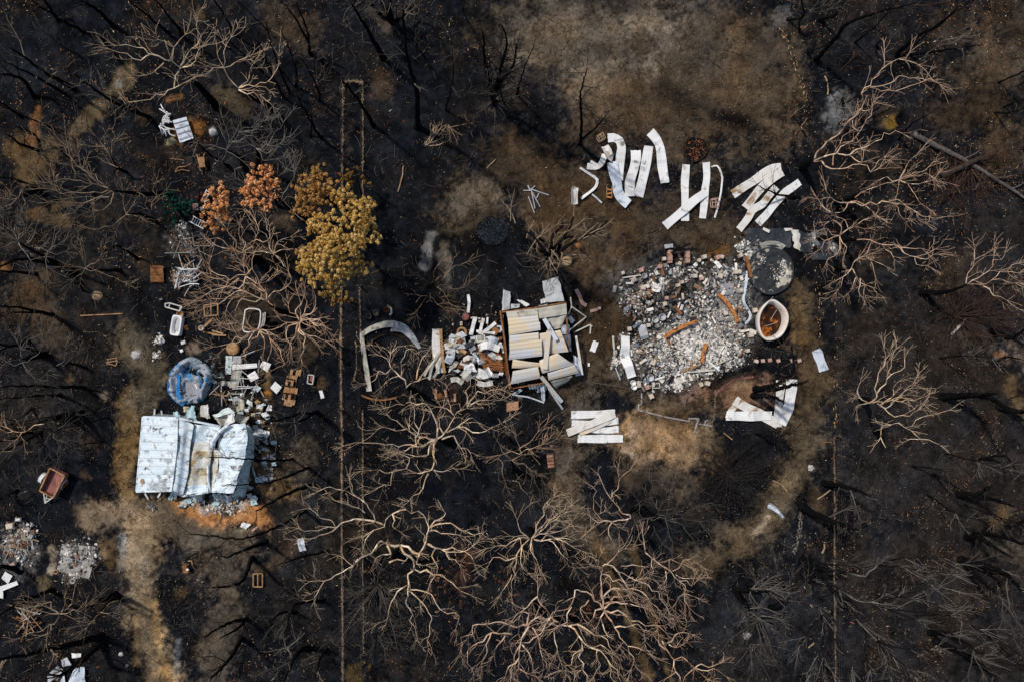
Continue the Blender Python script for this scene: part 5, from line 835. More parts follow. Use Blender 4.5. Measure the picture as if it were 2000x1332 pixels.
def sheet(label, pts, width=0.86, mat='white_sheet', z0=0.05, wob=0.06, group='white roofing strips', name='roofing_sheet', cat='metal sheet', **kw):
    SHN[0] += 1; r = random.Random(SHN[0]*101+int(pts[0][0]))
    o = MB().grid(ribbon(pts, width, r, z0, wob, **kw)).build(name, mat, smooth=False, solid=0.012)
    return tag(o, label, cat, group)
def patch_rows(TL, TR, BR_, BL, nu, nv, r, sag=0.0, crumple=0.0, ribs=True, rib_h=0.012, ribdir='u', bow=0.0, jag=0.0, cs=None):
    """bilinear sheet between four (px,py,h) corners, ribbed, bowed and crumpled"""
    c = [GG(p[0], p[1], p[2]) for p in (TL, TR, BR_, BL)]; nx = (c[1]-c[0]).cross(c[3]-c[0]).normalized()
    if nx.z < 0: nx = -nx
    rows = []; s = cs if cs is not None else r.uniform(0, 500)
    for i in range(nv+1):
        v = i/nv; row = []
        for j in range(nu+1):
            u = j/nu; p = c[0].lerp(c[1], u).lerp(c[3].lerp(c[2], u), v)
            d = -sag*4*u*(1-u)+bow*4*v*(1-v)
            if crumple:
                d += crumple*(2*float(fbm(p.x*0.9+s, p.y*0.9, 5, 3))-1)*2+crumple*.5*math.sin(u*nu*.9+s)
            if ribs:
                k = i if ribdir == 'u' else j
                d += rib_h if k % 4 in (1, 2) else 0
            q = p+nx*d
            if jag and (j in (0, nu)): q = q+(c[1]-c[0]).normalized()*r.uniform(-jag, jag)
            row.append(q)
        rows.append(row)
    return rows
def panel(parent, name, mat, TL, TR, BR_, BL, r, nu=10, nv=8, **kw):
    return MB().grid(patch_rows(TL, TR, BR_, BL, nu, nv, r, **kw), flip=True).build(name, mat, parent, solid=0.014)
def bar_thing(label, name, a, b, w, h, mat, cat, group=None, bow=0.0, seg=6, flange=True):
    """rolled steel beam: web and two flanges, slightly bowed"""
    r = random.Random(int(a[0]*5+a[1])); A0 = GG(*a); B0 = GG(*b); pts = [A0.lerp(B0, i/seg) for i in range(seg+1)]
    d = (B0-A0); s = Vector((-d.y, d.x, 0)).normalized()
    pts = [p+s*bow*4*(i/seg)*(1-i/seg) for i, p in enumerate(pts)]
    mb = MB()
    def strip(off, ww, z, hh):
        P = []
        for p in pts:
            o = p+s*off
            P.append([o+s*(-ww/2)+Vector((0, 0, z-hh/2)), o+s*(ww/2)+Vector((0, 0, z-hh/2)), o+s*(ww/2)+Vector((0, 0, z+hh/2)), o+s*(-ww/2)+Vector((0, 0, z+hh/2)), o+s*(-ww/2)+Vector((0, 0, z-hh/2))])
        mb.grid(P, flip=True); mb.add([P[0][0], P[0][1], P[0][2], P[0][3]], [(0, 1, 2, 3)]); mb.add([P[-1][0], P[-1][1], P[-1][2], P[-1][3]], [(3, 2, 1, 0)])
    if flange:
        strip(0, w*.22, h/2, h*.78); strip(0, w, h*.06, h*.12); strip(0, w, h*.94, h*.12)
    else: strip(0, w, h/2, h)
    return tag(mb.build(name, mat), label, cat, group)
def tz(x0, y0, s): return lambda *p: (x0+p[0]/s, y0+p[1]/s)+tuple(p[2:])

# --- white roofing strips north of the ruined house
S1 = tz(1090, 240, 6.054); S2 = tz(1280, 300, 6.667)
def m1(*pp): return [S1(*p) for p in pp]
def m2(*pp): return [S2(*p) for p in pp]
sheet('white roofing strip with a folded top, behind the creased bluish strip', m1((585, 190), (650, 185), (720, 220), (745, 300), (735, 400), (725, 520), (715, 690)), 0.68, wob=.1)
sheet('bluish creased roofing strip laid over the folded one', m1((635, 470), (655, 600), (690, 720), (700, 820), (760, 910), (825, 975)), 0.78, 'blue_sheet', z0=.16, wob=.1)
sheet('white roofing strip with one kink and a grey smudge, left of the rust-edged strip', m1((915, 335), (912, 460), (880, 590), (850, 680), (845, 780), (845, 880)), 0.74, wob=.1)
sheet('rust-edged white roofing strip with a notched lower corner', m1((1068, 285), (1045, 430), (1010, 620), (975, 760), (945, 875)), 0.74, 'white_sheet', wob=.07)
sheet('white roofing strip bent near its top, topmost of all the strips', m1((1085, 115), (1150, 190), (1200, 290), (1220, 450), (1240, 600), (1262, 715)), 0.72, wob=.06)
sheet('short curled white sheet standing on edge beside the creased bluish strip', m1((545, 290, .1), (580, 340, .5), (600, 400, .4), (640, 435, .05)), 0.60, 'scorched_sheet', wob=.1, curl=.6)
sheet('twisted white strip folded into a zigzag left of the creased strip', m1((340, 520), (440, 530, .1), (500, 500, .4), (535, 430, .5), (545, 380, .2)), 0.42, wob=.1, twist=.4)
sheet('narrow white ribbon of flashing curling leftmost of the strips', m1((255, 540), (330, 590), (420, 640), (460, 680), (445, 760), (370, 830), (270, 905)), 0.22, wob=.1, twist=.7, ribs=1)
sheet('curled white sheet end rolled over at the lower left of the strips', m1((190, 975, .05), (190, 900, .3), (190, 820, .55), (205, 770, .2)), 0.50, 'scorched_sheet', wob=.06, curl=1.2)
sheet('short thin metal offcut beside the narrow flashing ribbon', m1((400, 850), (450, 890), (515, 955)), 0.12, 'grey_sheet', wob=.03, ribs=1)
sheet('small cream offcut tucked against the zigzag strip', m1((385, 460, .2), (460, 505, .2)), 0.20, 'scorched_sheet', wob=.03, ribs=1)
sheet('straight white roofing strip, left one of the upright pair', m2((400, 150), (385, 300), (380, 420), (380, 560), (385, 720), (385, 885)), 0.59, wob=.05)
sheet('straight white roofing strip, right one of the upright pair', m2((660, 120), (665, 260), (660, 350), (640, 500), (630, 680), (612, 850)), 0.56, wob=.06, z0=.07)
sheet('white roofing strip lying diagonally across the upright pair', m2((650, 515, .1), (500, 620, .1), (380, 730, .08), (240, 850, 0), (115, 955, 0)), 0.66, wob=.05, z0=.16)
sheet('narrow white gutter strip bowed right of the upright pair', m2((725, 180), (800, 165), (850, 250), (870, 320), (850, 500), (815, 680), (770, 840)), 0.13, wob=.05, ribs=1)
sheet('wide scorched strip at the top of the scorched group', m2((1000, 540), (1150, 440), (1280, 360), (1420, 260), (1530, 200), (1630, 185)), 0.68, 'scorched_sheet', wob=.08)
sheet('scorched strip with a black burn mark, second in the scorched group', m2((1160, 720), (1240, 620), (1330, 500), (1420, 410), (1520, 330), (1650, 250)), 0.66, 'scorched_sheet', z0=.1, wob=.1)
sheet('brown-stained strip with a wave in it, third in the scorched group', m2((1080, 1000), (1190, 850), (1260, 740), (1380, 670), (1450, 580), (1560, 450)), 0.58, 'scorched_sheet', z0=.14, wob=.14)
sheet('pale long strip, outermost right of the scorched group', m2((1335, 915), (1450, 790), (1570, 640), (1690, 510), (1790, 440), (1875, 375)), 0.59, 'white_sheet', wob=.06)

# --- lower stacks
S3 = tz(1090, 690, 3.636)
def m3(*pp): return [S3(*p) for p in pp]
for lb, pts, w, z, mt in [
 ('white roofing strip at the top of the stacked pile below the cream shed', ((92, 436), (250, 431), (405, 424)), .60, .05, 'white_sheet'),
 ('white roofing strip under the crossing one in the stacked pile', ((95, 492), (260, 500), (425, 474)), .5, .08, 'white_sheet'),
 ('white roofing strip with a torn end in the middle of the stacked pile', ((230, 535), (330, 545), (428, 535)), .5, .05, 'white_sheet'),
 ('white roofing strip crossing the stacked pile diagonally', ((62, 560), (220, 500), (400, 425)), .56, .26, 'scorched_sheet'),
 ('thin cream edge strip under the crossing one', ((150, 570), (280, 520), (380, 470)), .3, .15, 'cream_sheet'),
 ('clean straight white strip lowest in the stacked pile, grey smudge at its middle', ((138, 604), (300, 604), (458, 602)), .62, .05, 'white_sheet')]:
    sheet(lb, m3(*pts), w, mt, z0=z, wob=.04, group='stacked white strips')
for lb, pts, w, z, mt in [
 ('white strip laid level along the bottom of the L-shaped sheets', ((1190, 440), (1350, 442), (1508, 440)), .72, .18, 'white_sheet'),
 ('white strip slanting beneath the level one of the L-shape', ((1250, 330, .1), (1330, 380, .15), (1450, 440), (1560, 505)), .75, .08, 'scorched_sheet'),
 ('pointed curled white sheet tip at the left of the L-shape', ((1200, 460), (1230, 400), (1290, 340)), .45, .08, 'scorched_sheet'),
 ('upright white strip forming the right arm of the L-shape', ((1655, 185), (1645, 300), (1620, 400), (1575, 500)), .85, .12, 'white_sheet'),
 ('stained strip under the right arm of the L-shape', ((1575, 190), (1570, 300), (1560, 420), (1555, 520)), .62, .06, 'scorched_sheet')]:
    sheet(lb, m3(*pts), w, mt, z0=z, wob=.08, group='white strips in an L shape')
sheet('single short grey-white sheet shaded by twigs, right of the round tub', [(1594, 683), (1609, 724)], .74, 'blue_sheet', wob=.04, group='loose sheets')
sheet('bright folded sheet on the drive loop', [(1500, 985), (1515, 995), (1528, 1010)], .5, 'blue_sheet', wob=.12, curl=.8, w_end=.15, group='loose sheets')
sheet('small white square sheet left of the largest pale tree', [(587, 1050), (593, 1074)], .52, 'blue_sheet', wob=.05, group='loose sheets')

# --- the bent wall of a burst tank, standing on edge
def wall_strip(label, pts, h0, h1, mat, name, cat, parent=None, group=None, lean=0.2, nz=5):
    P = cr([G(x, y, 0) for x, y in pts], .2); n = len(P); rows = []
    for i, p in enumerate(P):
        u = i/(n-1); t = (P[min(i+1, n-1)]-P[max(i-1, 0)]).normalized(); s = Vector((-t.y, t.x, 0)); g = gz(p.x, p.y); h = lerp(h0, h1, u)
        rows.append([p+s*(lean*h*(k/nz)+0.012*(k % 2))+Vector((0, 0, g+h*k/nz*math.sqrt(max(.05, 1-min(lean, .95)**2)))) for k in range(nz+1)])
    o = MB().grid(rows).build(name, mat, parent, solid=.015)
    if parent is None: tag(o, label, cat, group)
    return o
tw_ = thing('burst_tank_wall', 'bent arch of a burst water tank wall round a pale grey tree', 'tank', GG(702, 700))
wall_strip('', [(716, 764), (712, 730), (706, 690), (702, 652), (703, 648)], .62, .5, 'tank_sheet', 'wall_side', '', tw_, lean=-.8)
wall_strip('', [(703, 650), (722, 637), (752, 627), (770, 626)], .55, .7, 'tank_sheet', 'wall_top', '', tw_, lean=-.8)
wall_strip('', [(770, 626), (792, 634), (808, 652), (818, 670), (823, 678)], .95, .3, 'grey_sheet', 'wall_flap', '', tw_, lean=-.95)
MB().ring(GG(762, 715), 2.35, 2.2, gz(-9, -2)+.02, gz(-9, -2)+.12, 40, 1.1).build('base_rim', 'char_brown', tw_)
bar_thing('long rusty pipe lying across the foot of the burst tank', 'rusty_pipe', (706, 771, .15), (775, 775, .12), .12, .1, 'rust', 'pipe', bow=-.3, flange=False)

# --- round black tank base, liner sheet, tub
tb = thing('burnt_tank', 'round black burnt tank base flecked with pale ash', 'tank', GG(1504, 528))
c0 = GG(1504, 530); 
rows = []; r = random.Random(5)
for i in range(17):
    rr = 1.68*i/16; rows.append([Vector((c0.x+rr*math.cos(a)*1.0, c0.y+rr*math.sin(a)*1.06, c0.z+.16+.12*(i/16)**2+(0 if i in (0, 16) else .03*math.sin(a*5+i)))) for a in [2*math.pi*k/48 for k in range(49)]])
MB().grid(rows, flip=True).build('floor', pmat('tank_floor', (.014, .016, .019), (.032, .034, .036), 2, .7, stain=((.46, .41, .32), .7, .52, .60), stain2=((.02, .02, .02), 2.4, .52, .62), bmp=.5), tb, smooth=True)
MB().ring((c0.x, c0.y), 1.74, 1.66, c0.z-.05, c0.z+.32, 48, 1.06, 0, .01).build('rim', 'black_liner', tb)
wall_strip('', [(1487, 487), (1500, 483), (1516, 484), (1526, 490)], .5, .5, 'tank_sheet', 'rim_remnant', '', tb, lean=.85)
ring_ = MB(); 
for pts in [((1473, 552, .1), (1486, 567, .15), (1500, 570, .2), (1512, 574, .1)), ((1500, 570, .1), (1506, 566, .4), (1514, 575, .1))]: ring_.tube(cr([GG(*p) for p in pts], .2), .025, 5)
ring_.build('wire', 'pale_pipe', tb)
ln = thing('tank_liner', 'black liner sheet spread above the round tank base', 'liner', GG(1520, 470))
TK = tz(1420, 430, 5.33)
panel(ln, 'liner_sheet', 'black_liner', TK(220, 85, .1), TK(680, 90, .15), TK(660, 290, .18), TK(190, 250, .08), random.Random(2), 14, 8, ribs=False, crumple=.05, jag=.1)
panel(ln, 'liner_sheet', 'black_liner', TK(750, 110, .12), TK(890, 160, .1), TK(890, 340, .08), TK(745, 330, .1), random.Random(3), 8, 8, ribs=False, crumple=.06, jag=.1)
panel(ln, 'torn_strip', 'cream_sheet', TK(680, 100, .3), TK(755, 105, .3), TK(765, 320, .2), TK(700, 290, .2), random.Random(4), 6, 10, ribs=False, crumple=.07, jag=.08)
panel(ln, 'torn_strip', 'cream_sheet', TK(595, 85, .25), TK(685, 85, .3), TK(680, 105, .3), TK(610, 118, .25), random.Random(4), 6, 3, ribs=False, crumple=.03)
sheet('small cream scrap on the black liner sheet', [TK(375, 90, .25), TK(438, 125, .25)], .22, 'cream_sheet', ribs=1, group='loose sheets')
panel(ln, 'liner_sheet', 'black_liner', TK(900, 340, .06), TK(1080, 340, .06), TK(1080, 420, .06), TK(890, 410, .06), random.Random(3), 8, 5, ribs=False, crumple=.05, jag=.1)
tub = thing('round_tub', 'round white open tub half full of rusty water beside the ruined house', 'tub', GG(1507, 625))
tc = GG(1499, 627)
def tub_ring(z0, z1, o0, o1, i0, i1):
    P = []
    for k in range(41):
        a = 2*math.pi*k/40; w = 1+.05*math.sin(2*a+.7)+.035*math.sin(3*a+2)+.02*math.sin(5*a); cx, sx = math.cos(a)*.9, math.sin(a)*1.3
        f = lambda rr, z: Vector((tc.x+rr*w*cx, tc.y+rr*w*sx*(1), tc.z+z+ (0.06*math.sin(3*a+1) if z > .5 else 0)))
        P.append([f(o0, z0), f((o0+o1)/2, (z0+z1)/2), f(o1, z1), f((o1+i1)/2, z1+.03), f(i1, z1), f((i0+i1)/2*.99, (z0+z1)/2), f(i0, z0)])
    return P
MB().grid(tub_ring(0, 1.15, 1.05, 1.24, .96, 1.10)).build('wall', 'tub_plastic', tub, smooth=True)
MB().disc((tc.x, tc.y, tc.z+.35), .97, 40, 1.4).build('rusty_water', 'rust_water', tub)
wires = MB()
for pts in [((1487, 606, .9), (1500, 592, 1.25), (1510, 580, 1.2)), ((1506, 624, .5), (1517, 606, .6)), ((1493, 637, .45), (1506, 634, .55), (1519, 628, .4))]: wires.tube(cr([GG(*p) for p in pts], .12), .014, 5)
tag(wires.build('bent_wires', 'pale_pipe'), 'bent white wires sticking out of the round tub', 'wire')
sheet('long bent white flashing strip down the right side of the ruined house', [TK(195, 535), TK(195, 640), TK(185, 730), TK(160, 840), TK(190, 910), TK(240, 990), TK(215, 1050), TK(180, 1080)], .2, 'blue_sheet', wob=.12, ribs=1, twist=.3, group='loose sheets')

# --- collapsed blue-white shed
SH = tz(250, 780, 5.123); sr = random.Random(12)
shed = thing('collapsed_shed', 'large collapsed blue-white corrugated shed at the left', 'shed', GG(385, 890))
def edge(pts, n):
    """n+1 points down a polyline of (x,y,h) given in shed pixels"""
    L = [0]
    for a, b in zip(pts[:-1], pts[1:]): L.append(L[-1]+math.dist(a[:2], b[:2]))
    out = []
    for i in range(n+1):
        d = L[-1]*i/n
        for k in range(len(pts)-1):
            if d <= L[k+1]+1e-6:
                t = (d-L[k])/(L[k+1]-L[k]); out.append(tuple(lerp(p, q_, t) for p, q_ in zip(pts[k], pts[k+1]))); break
    return out
def section(name, lpts, rpts, n, mat, crumple, nu=10, mats=None, **kw):
    l = edge(lpts, n); rr = edge(rpts, n)
    for i in range(n):
        dh = sr.uniform(-.01, .02)
        f = lambda p: SH(p[0], p[1], p[2]+dh)
        mt = mats[i % len(mats)] if mats else mat
        panel(shed, name, mt, f(l[i]), f(rr[i]), f(rr[i+1]), f(l[i+1]), sr, nu, 8, crumple=crumple, rib_h=.010, cs=len(name)*7.3, **kw)
        if i and name in ('roof_panel', 'ridge_panel'):
            P = [GG(*SH(lerp(l[i][0], rr[i][0], u), lerp(l[i][1], rr[i][1], u), lerp(l[i][2], rr[i][2], u)+.05+crumple*.4)) for u in (.01, .25, .5, .75, .99)]
            MB().tube(P, .014, 4).build('seam', 'grey_sheet', shed)
section('roof_panel', [(150, 172, 2.3), (90, 915, 2.3)], [(503, 190, 3.0), (495, 480, 3.0), (442, 905, 2.9)], 9, 'shed_sheet', .008)
section('ridge_panel', [(515, 190, 2.95), (500, 420, 2.9), (450, 905, 2.85)], [(660, 250, 2.6), (622, 480, 2.5), (602, 760, 2.5), (548, 955, 2.4)], 9, 'shed_sheet', .08)
section('valley_panel', [(660, 250, 2.5), (630, 480, 2.3), (605, 760, 2.3), (555, 950, 2.3)], [(930, 270, 2.3), (850, 500, 2.0), (810, 750, 2.0), (815, 925, 2.2)], 8, 'shed_ochre', .15, mats=['shed_sheet', 'shed_sheet', 'shed_ochre', 'shed_ochre', 'shed_ochre', 'shed_ochre', 'shed_ochre', 'shed_sheet'])
section('buckled_panel', [(980, 262, 2.6), (900, 420, 2.3), (905, 650, 2.2), (840, 925, 2.3)], [(1165, 235, 2.7), (1200, 420, 2.75), (1140, 640, 2.75), (1060, 935, 2.6)], 10, 'shed_sheet', .17)
section('inner_panel', [(830, 500, 1.9), (800, 700, 1.8), (815, 910, 1.9)], [(915, 480, 2.1), (900, 680, 2.1), (850, 900, 2.2)], 4, 'shed_ochre', .06, nu=5)
section('wall_panel', [(1175, 220, 2.2), (1205, 400, 2.3), (1145, 640, 2.2), (1065, 940, 2.0)], [(1262, 300, 1.5), (1265, 480, 1.4), (1225, 700, 1.4), (1180, 960, 1.3)], 7, 'green_sheet', .16, nu=7)
# rolled-back lip of the buckled roof
lip = [[GG(*SH(x+dx, y+dy, h+dz)) for dx, dy, dz in ((-28, -6, -.1), (-12, -14, .25), (10, -8, .32), (30, 0, .1))] for x, y, h in edge([(1000, 262, 2.6), (900, 340, 2.7), (845, 430, 2.6), (835, 500, 2.4)], 12)]
MB().grid(lip).build('rolled_edge', 'shed_sheet', shed, smooth=True, solid=.015)
lip = [[GG(*SH(x+dx, y+dy, h+dz)) for dx, dy, dz in ((-14, 0, -.1), (-4, -3, .15), (8, 0, .1), (16, 2, -.15))] for x, y, h in edge([(800, 640, 2.1), (800, 800, 2.2), (825, 930, 2.2)], 8)]
MB().grid(lip).build('rolled_edge', 'shed_sheet', shed, smooth=True, solid=.015)
for a, b in [((155, 172, 2.28), (510, 185, 2.95)), ((90, 918, 2.28), (440, 908, 2.85)), ((150, 172, 2.28), (90, 918, 2.28)), ((510, 185, 2.95), (930, 270, 2.35)), ((440, 908, 2.85), (550, 962, 1.9)), ((550, 962, 1.9), (815, 925, 2.2)), ((560, 195, 2.6), (680, 225, 2.2))]:
    MB().bar(GG(*SH(*a)), GG(*SH(*b)), .14, .12).build('edge_flashing', 'shed_sheet', shed)
# walls under the standing bay
for a, b in [((150, 175), (90, 915)), ((90, 915), (440, 905)), ((155, 175), (505, 192))]:
    A1 = GG(*SH(*a)); B1 = GG(*SH(*b)); k = (CAM_H-2.25)/CAM_H
    P = [[Vector((lerp(A1.x, B1.x, i/12)*k, lerp(A1.y, B1.y, i/12)*k, z)) for z in (-.1, .8, 1.5, 2.2)] for i in range(13)]
    MB().grid(P).build('wall', 'grey_sheet', shed, solid=.02)
for x, y in [(170, 190), (110, 900), (490, 210), (430, 890), (1050, 280), (1040, 900), (640, 560)]:
    p = GG(*SH(x, y)); k = .957; MB().bar((p.x*k, p.y*k, -.1), (p.x*k, p.y*k, 1.6), .1, .1).build('post', 'dark_pipe', shed)
# crumpled sheets round the shed
for lb, cs, mt, cu in [
 ('pale cyan crumpled sheet at the top edge of the blue-white shed', ((600, 70, .6), (665, 60, .9), (690, 215, 2.2), (560, 180, 2.0)), 'cyan_sheet', .14),
 ('cyan torn flap between the shed and the blue pool', ((470, 140, .3), (510, 125, .5), (520, 175, 1.2), (470, 170, .8)), 'cyan_sheet', .1),
 ('cream block-like scrap beside the cyan sheet', ((560, 70, .8), (605, 68, .9), (590, 120, .9), (555, 125, .8)), 'scorched_sheet', .05),
 ('grey-white folded sheet peak above the shed roof', ((700, 110, .5), (790, 40, 1.6), (830, 190, 1.5), (670, 170, 1.0)), 'stained_sheet', .16),
 ('white folded leaf of sheet beside the peak', ((760, 70, 1.5), (800, 50, 1.7), (828, 180, 1.5), (790, 190, 1.2)), 'white_sheet', .12),
 ('curved green-white sheet arching over the top of the shed', ((840, 150, 1.3), (1000, 75, 1.8), (1060, 130, 1.9), (860, 175, 1.5)), 'green_sheet', .12),
 ('grey debris-filled sheet hollow under the arching sheet', ((850, 170, .8), (1040, 130, .8), (1040, 240, 1.4), (930, 265, 1.7)), 'stained_sheet', .2),
 ('upright white sheet curl right of the arching sheet', ((1020, 90, 1.4), (1065, 110, 1.5), (1060, 235, 2.3), (960, 262, 2.3)), 'white_sheet', .12),
 ('grey-green corrugated sheet at the upper right corner of the shed', ((1080, 145, .6), (1215, 170, .8), (1180, 235, 1.8), (1065, 220, 1.6)), 'stained_sheet', .08),
 ('pale green flap fallen at the lower right of the shed', ((1060, 900, .9), (1165, 900, .5), (1165, 965, .3), (1040, 965, .6)), 'cyan_sheet', .12),
 ('cyan strip hanging from the ridge at the shed bottom', ((440, 915, 1.8), (478, 920, 1.8), (435, 1022, .4), (402, 1005, .4)), 'cyan_sheet', .06),
 ('cream strip hanging beside the cyan one', ((475, 935, 1.6), (498, 940, 1.6), (490, 1000, .4), (460, 1000, .4)), 'cream_sheet', .04),
 ('ash-grey crumpled sheet below the shed middle', ((620, 960, 1.2), (750, 945, 1.2), (740, 1010, .3), (640, 1000, .3)), 'green_sheet', .16),
 ('torn grey sheet fringe below the buckled roof', ((840, 955, 1.2), (930, 940, 1.3), (940, 1020, .3), (860, 1030, .3)), 'green_sheet', .16),
 ('torn bluish sheet fringe at the lower right of the buckled roof', ((930, 950, 1.3), (1040, 945, 1.2), (1030, 1025, .2), (950, 1010, .3)), 'blue_sheet', .16),
 ('black-brown pointed beam end poking from under the shed', ((760, 940, .9), (815, 940, .9), (800, 1060, .2), (770, 1065, .2)), 'char_brown', .06),
 ('white flaked sheet lying right of the shed wall', ((1150, 850, .2), (1225, 790, .2), (1200, 900, .2), (1135, 940, .2)), 'white_sheet', .1),
 ('ribbed white grate panel right of the shed', ((1330, 300, .2), (1420, 320, .2), (1385, 440, .15), (1295, 400, .15)), 'white_sheet', .04),
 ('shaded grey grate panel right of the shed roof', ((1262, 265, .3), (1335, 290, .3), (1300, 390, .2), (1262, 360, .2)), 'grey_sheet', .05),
 ('folded white sheet on the orange earth under black limbs', ((1150, 1225, .1), (1230, 1250, .3), (1180, 1300, .1), (1125, 1265, .1)), 'white_sheet', .08),
 ('pinkish flat board on the orange earth', ((1240, 1300, .08), (1290, 1265, .08), (1325, 1255, .08), (1240, 1330, .08)), 'pink_brick', .02),
 ('oval cream sheet lying on the top edge of the standing roof bay', ((330, 190, 2.62), (390, 165, 2.75), (415, 185, 2.85), (310, 222, 2.62)), 'cream_sheet', .03)]:
    rr_ = random.Random(len(lb)); P = patch_rows(*[SH(*c) for c in cs], 9, 8, rr_, crumple=cu, rib_h=.009, jag=.06)
    tag(MB().grid(P, flip=True).build('crumpled_sheet', mt, solid=.012), lb, 'metal sheet', 'crumpled sheets round the blue-white shed')
o = MB().disc(GG(*SH(148, 818, 2.46)), .16, 14, 1.4, .4).build('oval_cover', 'ochre_rust', solid=.03); tag(o, 'small oval rusty lid on the lower left of the shed roof', 'lid')
for i, (a, b, mt) in enumerate([((305, 975), (335, 925), 'white_sheet'), ((175, 935), (212, 995), 'grey_sheet'), ((1270, 380), (1325, 535), 'tank_sheet'), ((270, 90), (265, 155), 'grey_sheet'), ((335, 110), (345, 165), 'grey_sheet'), ((1255, 490), (1250, 700), 'tank_sheet'), ((1255, 700), (1290, 830), 'blue_sheet')]):
    bar_thing(['white batten below the standing roof bay', 'thin grey batten below the shed roof corner', 'pale batten leaning right of the shed wall', 'short upright batten stub above the shed roof', 'second short batten stub above the shed roof', 'long thin batten along the right shed wall', 'bluish batten at the lower right shed wall'][i], 'batten', SH(*a, .1), SH(*b, .15), .12 if i != 2 else .16, .06, mt, 'batten', 'battens round the shed', flange=False)
for i, (x, y) in enumerate([(1435, 748), (1430, 785)]):
    tag(MB().box(GG(*SH(x, y, .12)), (.4, .2, .2), (0, 0, .1)).build('cinder_block', 'concrete', bevel=.015), ['upper grey block right of the shed', 'lower grey block right of the shed'][i], 'block', 'blocks by the shed')

# --- collapsed cream shed
SC = tz(960, 530, 4.757); cr_ = random.Random(21)
sh2 = thing('collapsed_shed', 'collapsed shed with cream and grey bowed roof panels in the centre', 'shed', GG(1058, 680))
def cp(name, mat, cs, hs, nu=12, nv=8, **kw):
    if not hasattr(hs, '__len__'): hs = [hs]*4
    return panel(sh2, name, mat, *[SC(c[0], c[1], h) for c, h in zip(cs, hs)], cr_, nu, nv, **kw)
for cs, hs, mt, kw in [
 (((135, 378), (428, 345), (432, 418), (150, 443)), (2.1, 2.3, 2.35, 2.15), 'stained_sheet', dict(crumple=.04)),
 (((150, 440), (432, 415), (442, 474), (160, 518)), (2.2, 2.4, 2.35, 2.15), 'cream_sheet', dict(bow=.025)),
 (((158, 515), (450, 472), (456, 546), (162, 596)), (2.25, 2.4, 2.3, 2.1), 'cream_sheet', dict(bow=.03)),
 (((165, 598), (436, 568), (440, 638), (165, 675)), (2.2, 2.3, 2.25, 2.1), 'cream_sheet', dict(bow=.03)),
 (((165, 672), (463, 632), (468, 711), (168, 745)), (2.25, 2.35, 2.25, 2.1), 'cream_sheet', dict(bow=.03)),
 (((168, 742), (468, 708), (472, 785), (160, 821)), (2.2, 2.3, 2.1, 1.9), 'cream_sheet', dict(bow=.04)),
 (((198, 815), (470, 850), (480, 884), (187, 896)), (1.9, 1.7, 1.6, 1.7), 'cream_sheet', dict(bow=.05, sag=-.12)),
 (((198, 925), (432, 884), (455, 988), (178, 1047)), (1.9, 2.1, 1.7, 1.5), 'cream_sheet', dict(bow=.09)),
 (((432, 345), (695, 300), (702, 400), (442, 440)), (2.3, 2.2, 2.1, 2.2), 'stained_sheet', dict(crumple=.06)),
 (((520, 430), (700, 400), (650, 525), (520, 555)), (1.9, 2.0, 1.7, 1.7), 'stained_sheet', dict(crumple=.06)),
 (((443, 580), (640, 546), (668, 622), (452, 662)), (2.1, 2.2, 2.1, 2.0), 'cream_sheet', dict(bow=.05)),
 (((450, 660), (668, 620), (716, 745), (475, 772)), (2.05, 2.1, 1.8, 1.8), 'cream_sheet', dict(bow=.025)),
 (((445, 828), (610, 756), (768, 866), (472, 946)), (1.9, 2.3, 1.9, 1.8), 'cream_sheet', dict(bow=.13)),
 (((520, 945), (772, 867), (812, 940), (530, 1012)), (1.7, 1.9, 1.5, 1.4), 'cream_sheet', dict(bow=.05)),
 (((548, 1020), (752, 968), (690, 1035), (590, 1082)), (1.2, 1.3, .6, .5), 'tank_sheet', dict(bow=.03)),
 (((645, 502), (720, 495), (725, 580), (655, 590)), (1.7, 1.5, 1.4, 1.6), 'blue_sheet', dict(crumple=.03)),
 (((665, 598), (730, 585), (745, 748), (700, 700)), (1.6, 1.0, .9, 1.5), 'blue_sheet', dict(crumple=.05)),
 (((755, 775), (800, 800), (850, 960), (782, 972)), (1.3, 1.1, .8, 1.0), 'blue_sheet', dict(crumple=.08))]:
    cp('roof_panel', mt, cs, hs, **kw)
for a, b, w, mt in [((533, 555, 2.45), (497, 908, 2.1), .36, 'cream_sheet'), ((462, 978, 1.7), (655, 1212, .3), .28, 'cream_sheet'), ((488, 440, 2.5), (605, 640, 2.35), .3, 'blue_sheet'), ((530, 1085, .9), (660, 1278, .15), .16, 'grey_sheet'), ((785, 600, 1.2), (843, 960, .9), .16, 'scorched_sheet')]:
    MB().bar(GG(*SC(*a)), GG(*SC(*b)), w, .06).build('flashing', mt, sh2)
wl = [[GG(*SC(x, y, z)) for z in (.0, .8, 1.6)] for x, y in [(108, 405), (120, 560), (140, 720), (155, 880), (178, 1060)]]
MB().grid(wl).build('wall', 'grey_sheet', sh2, solid=.02)
for a, b, w in [((80, 370, 1.7), (120, 640, 1.9), .12), ((120, 640, 1.9), (170, 1090, 1.4), .12), ((100, 380, 1.9), (430, 335, 2.1), .09), ((430, 335, 2.1), (690, 290, 2.1), .09), ((180, 1088, 1.3), (480, 1035, 1.2), .08), ((690, 290, 1.9), (715, 745, 1.3), .12)]:
    MB().bar(GG(*SC(*a)), GG(*SC(*b)), w, .14).build('frame_beam', 'rust', sh2)
for x, y in [(90, 380), (690, 300), (175, 1080), (480, 1040), (760, 860), (460, 700)]:
    p = GG(*SC(x, y)); MB().bar((p.x*.965, p.y*.965, -.1), (p.x*.965, p.y*.965, 1.6), .12, .12).build('post', 'rust', sh2)
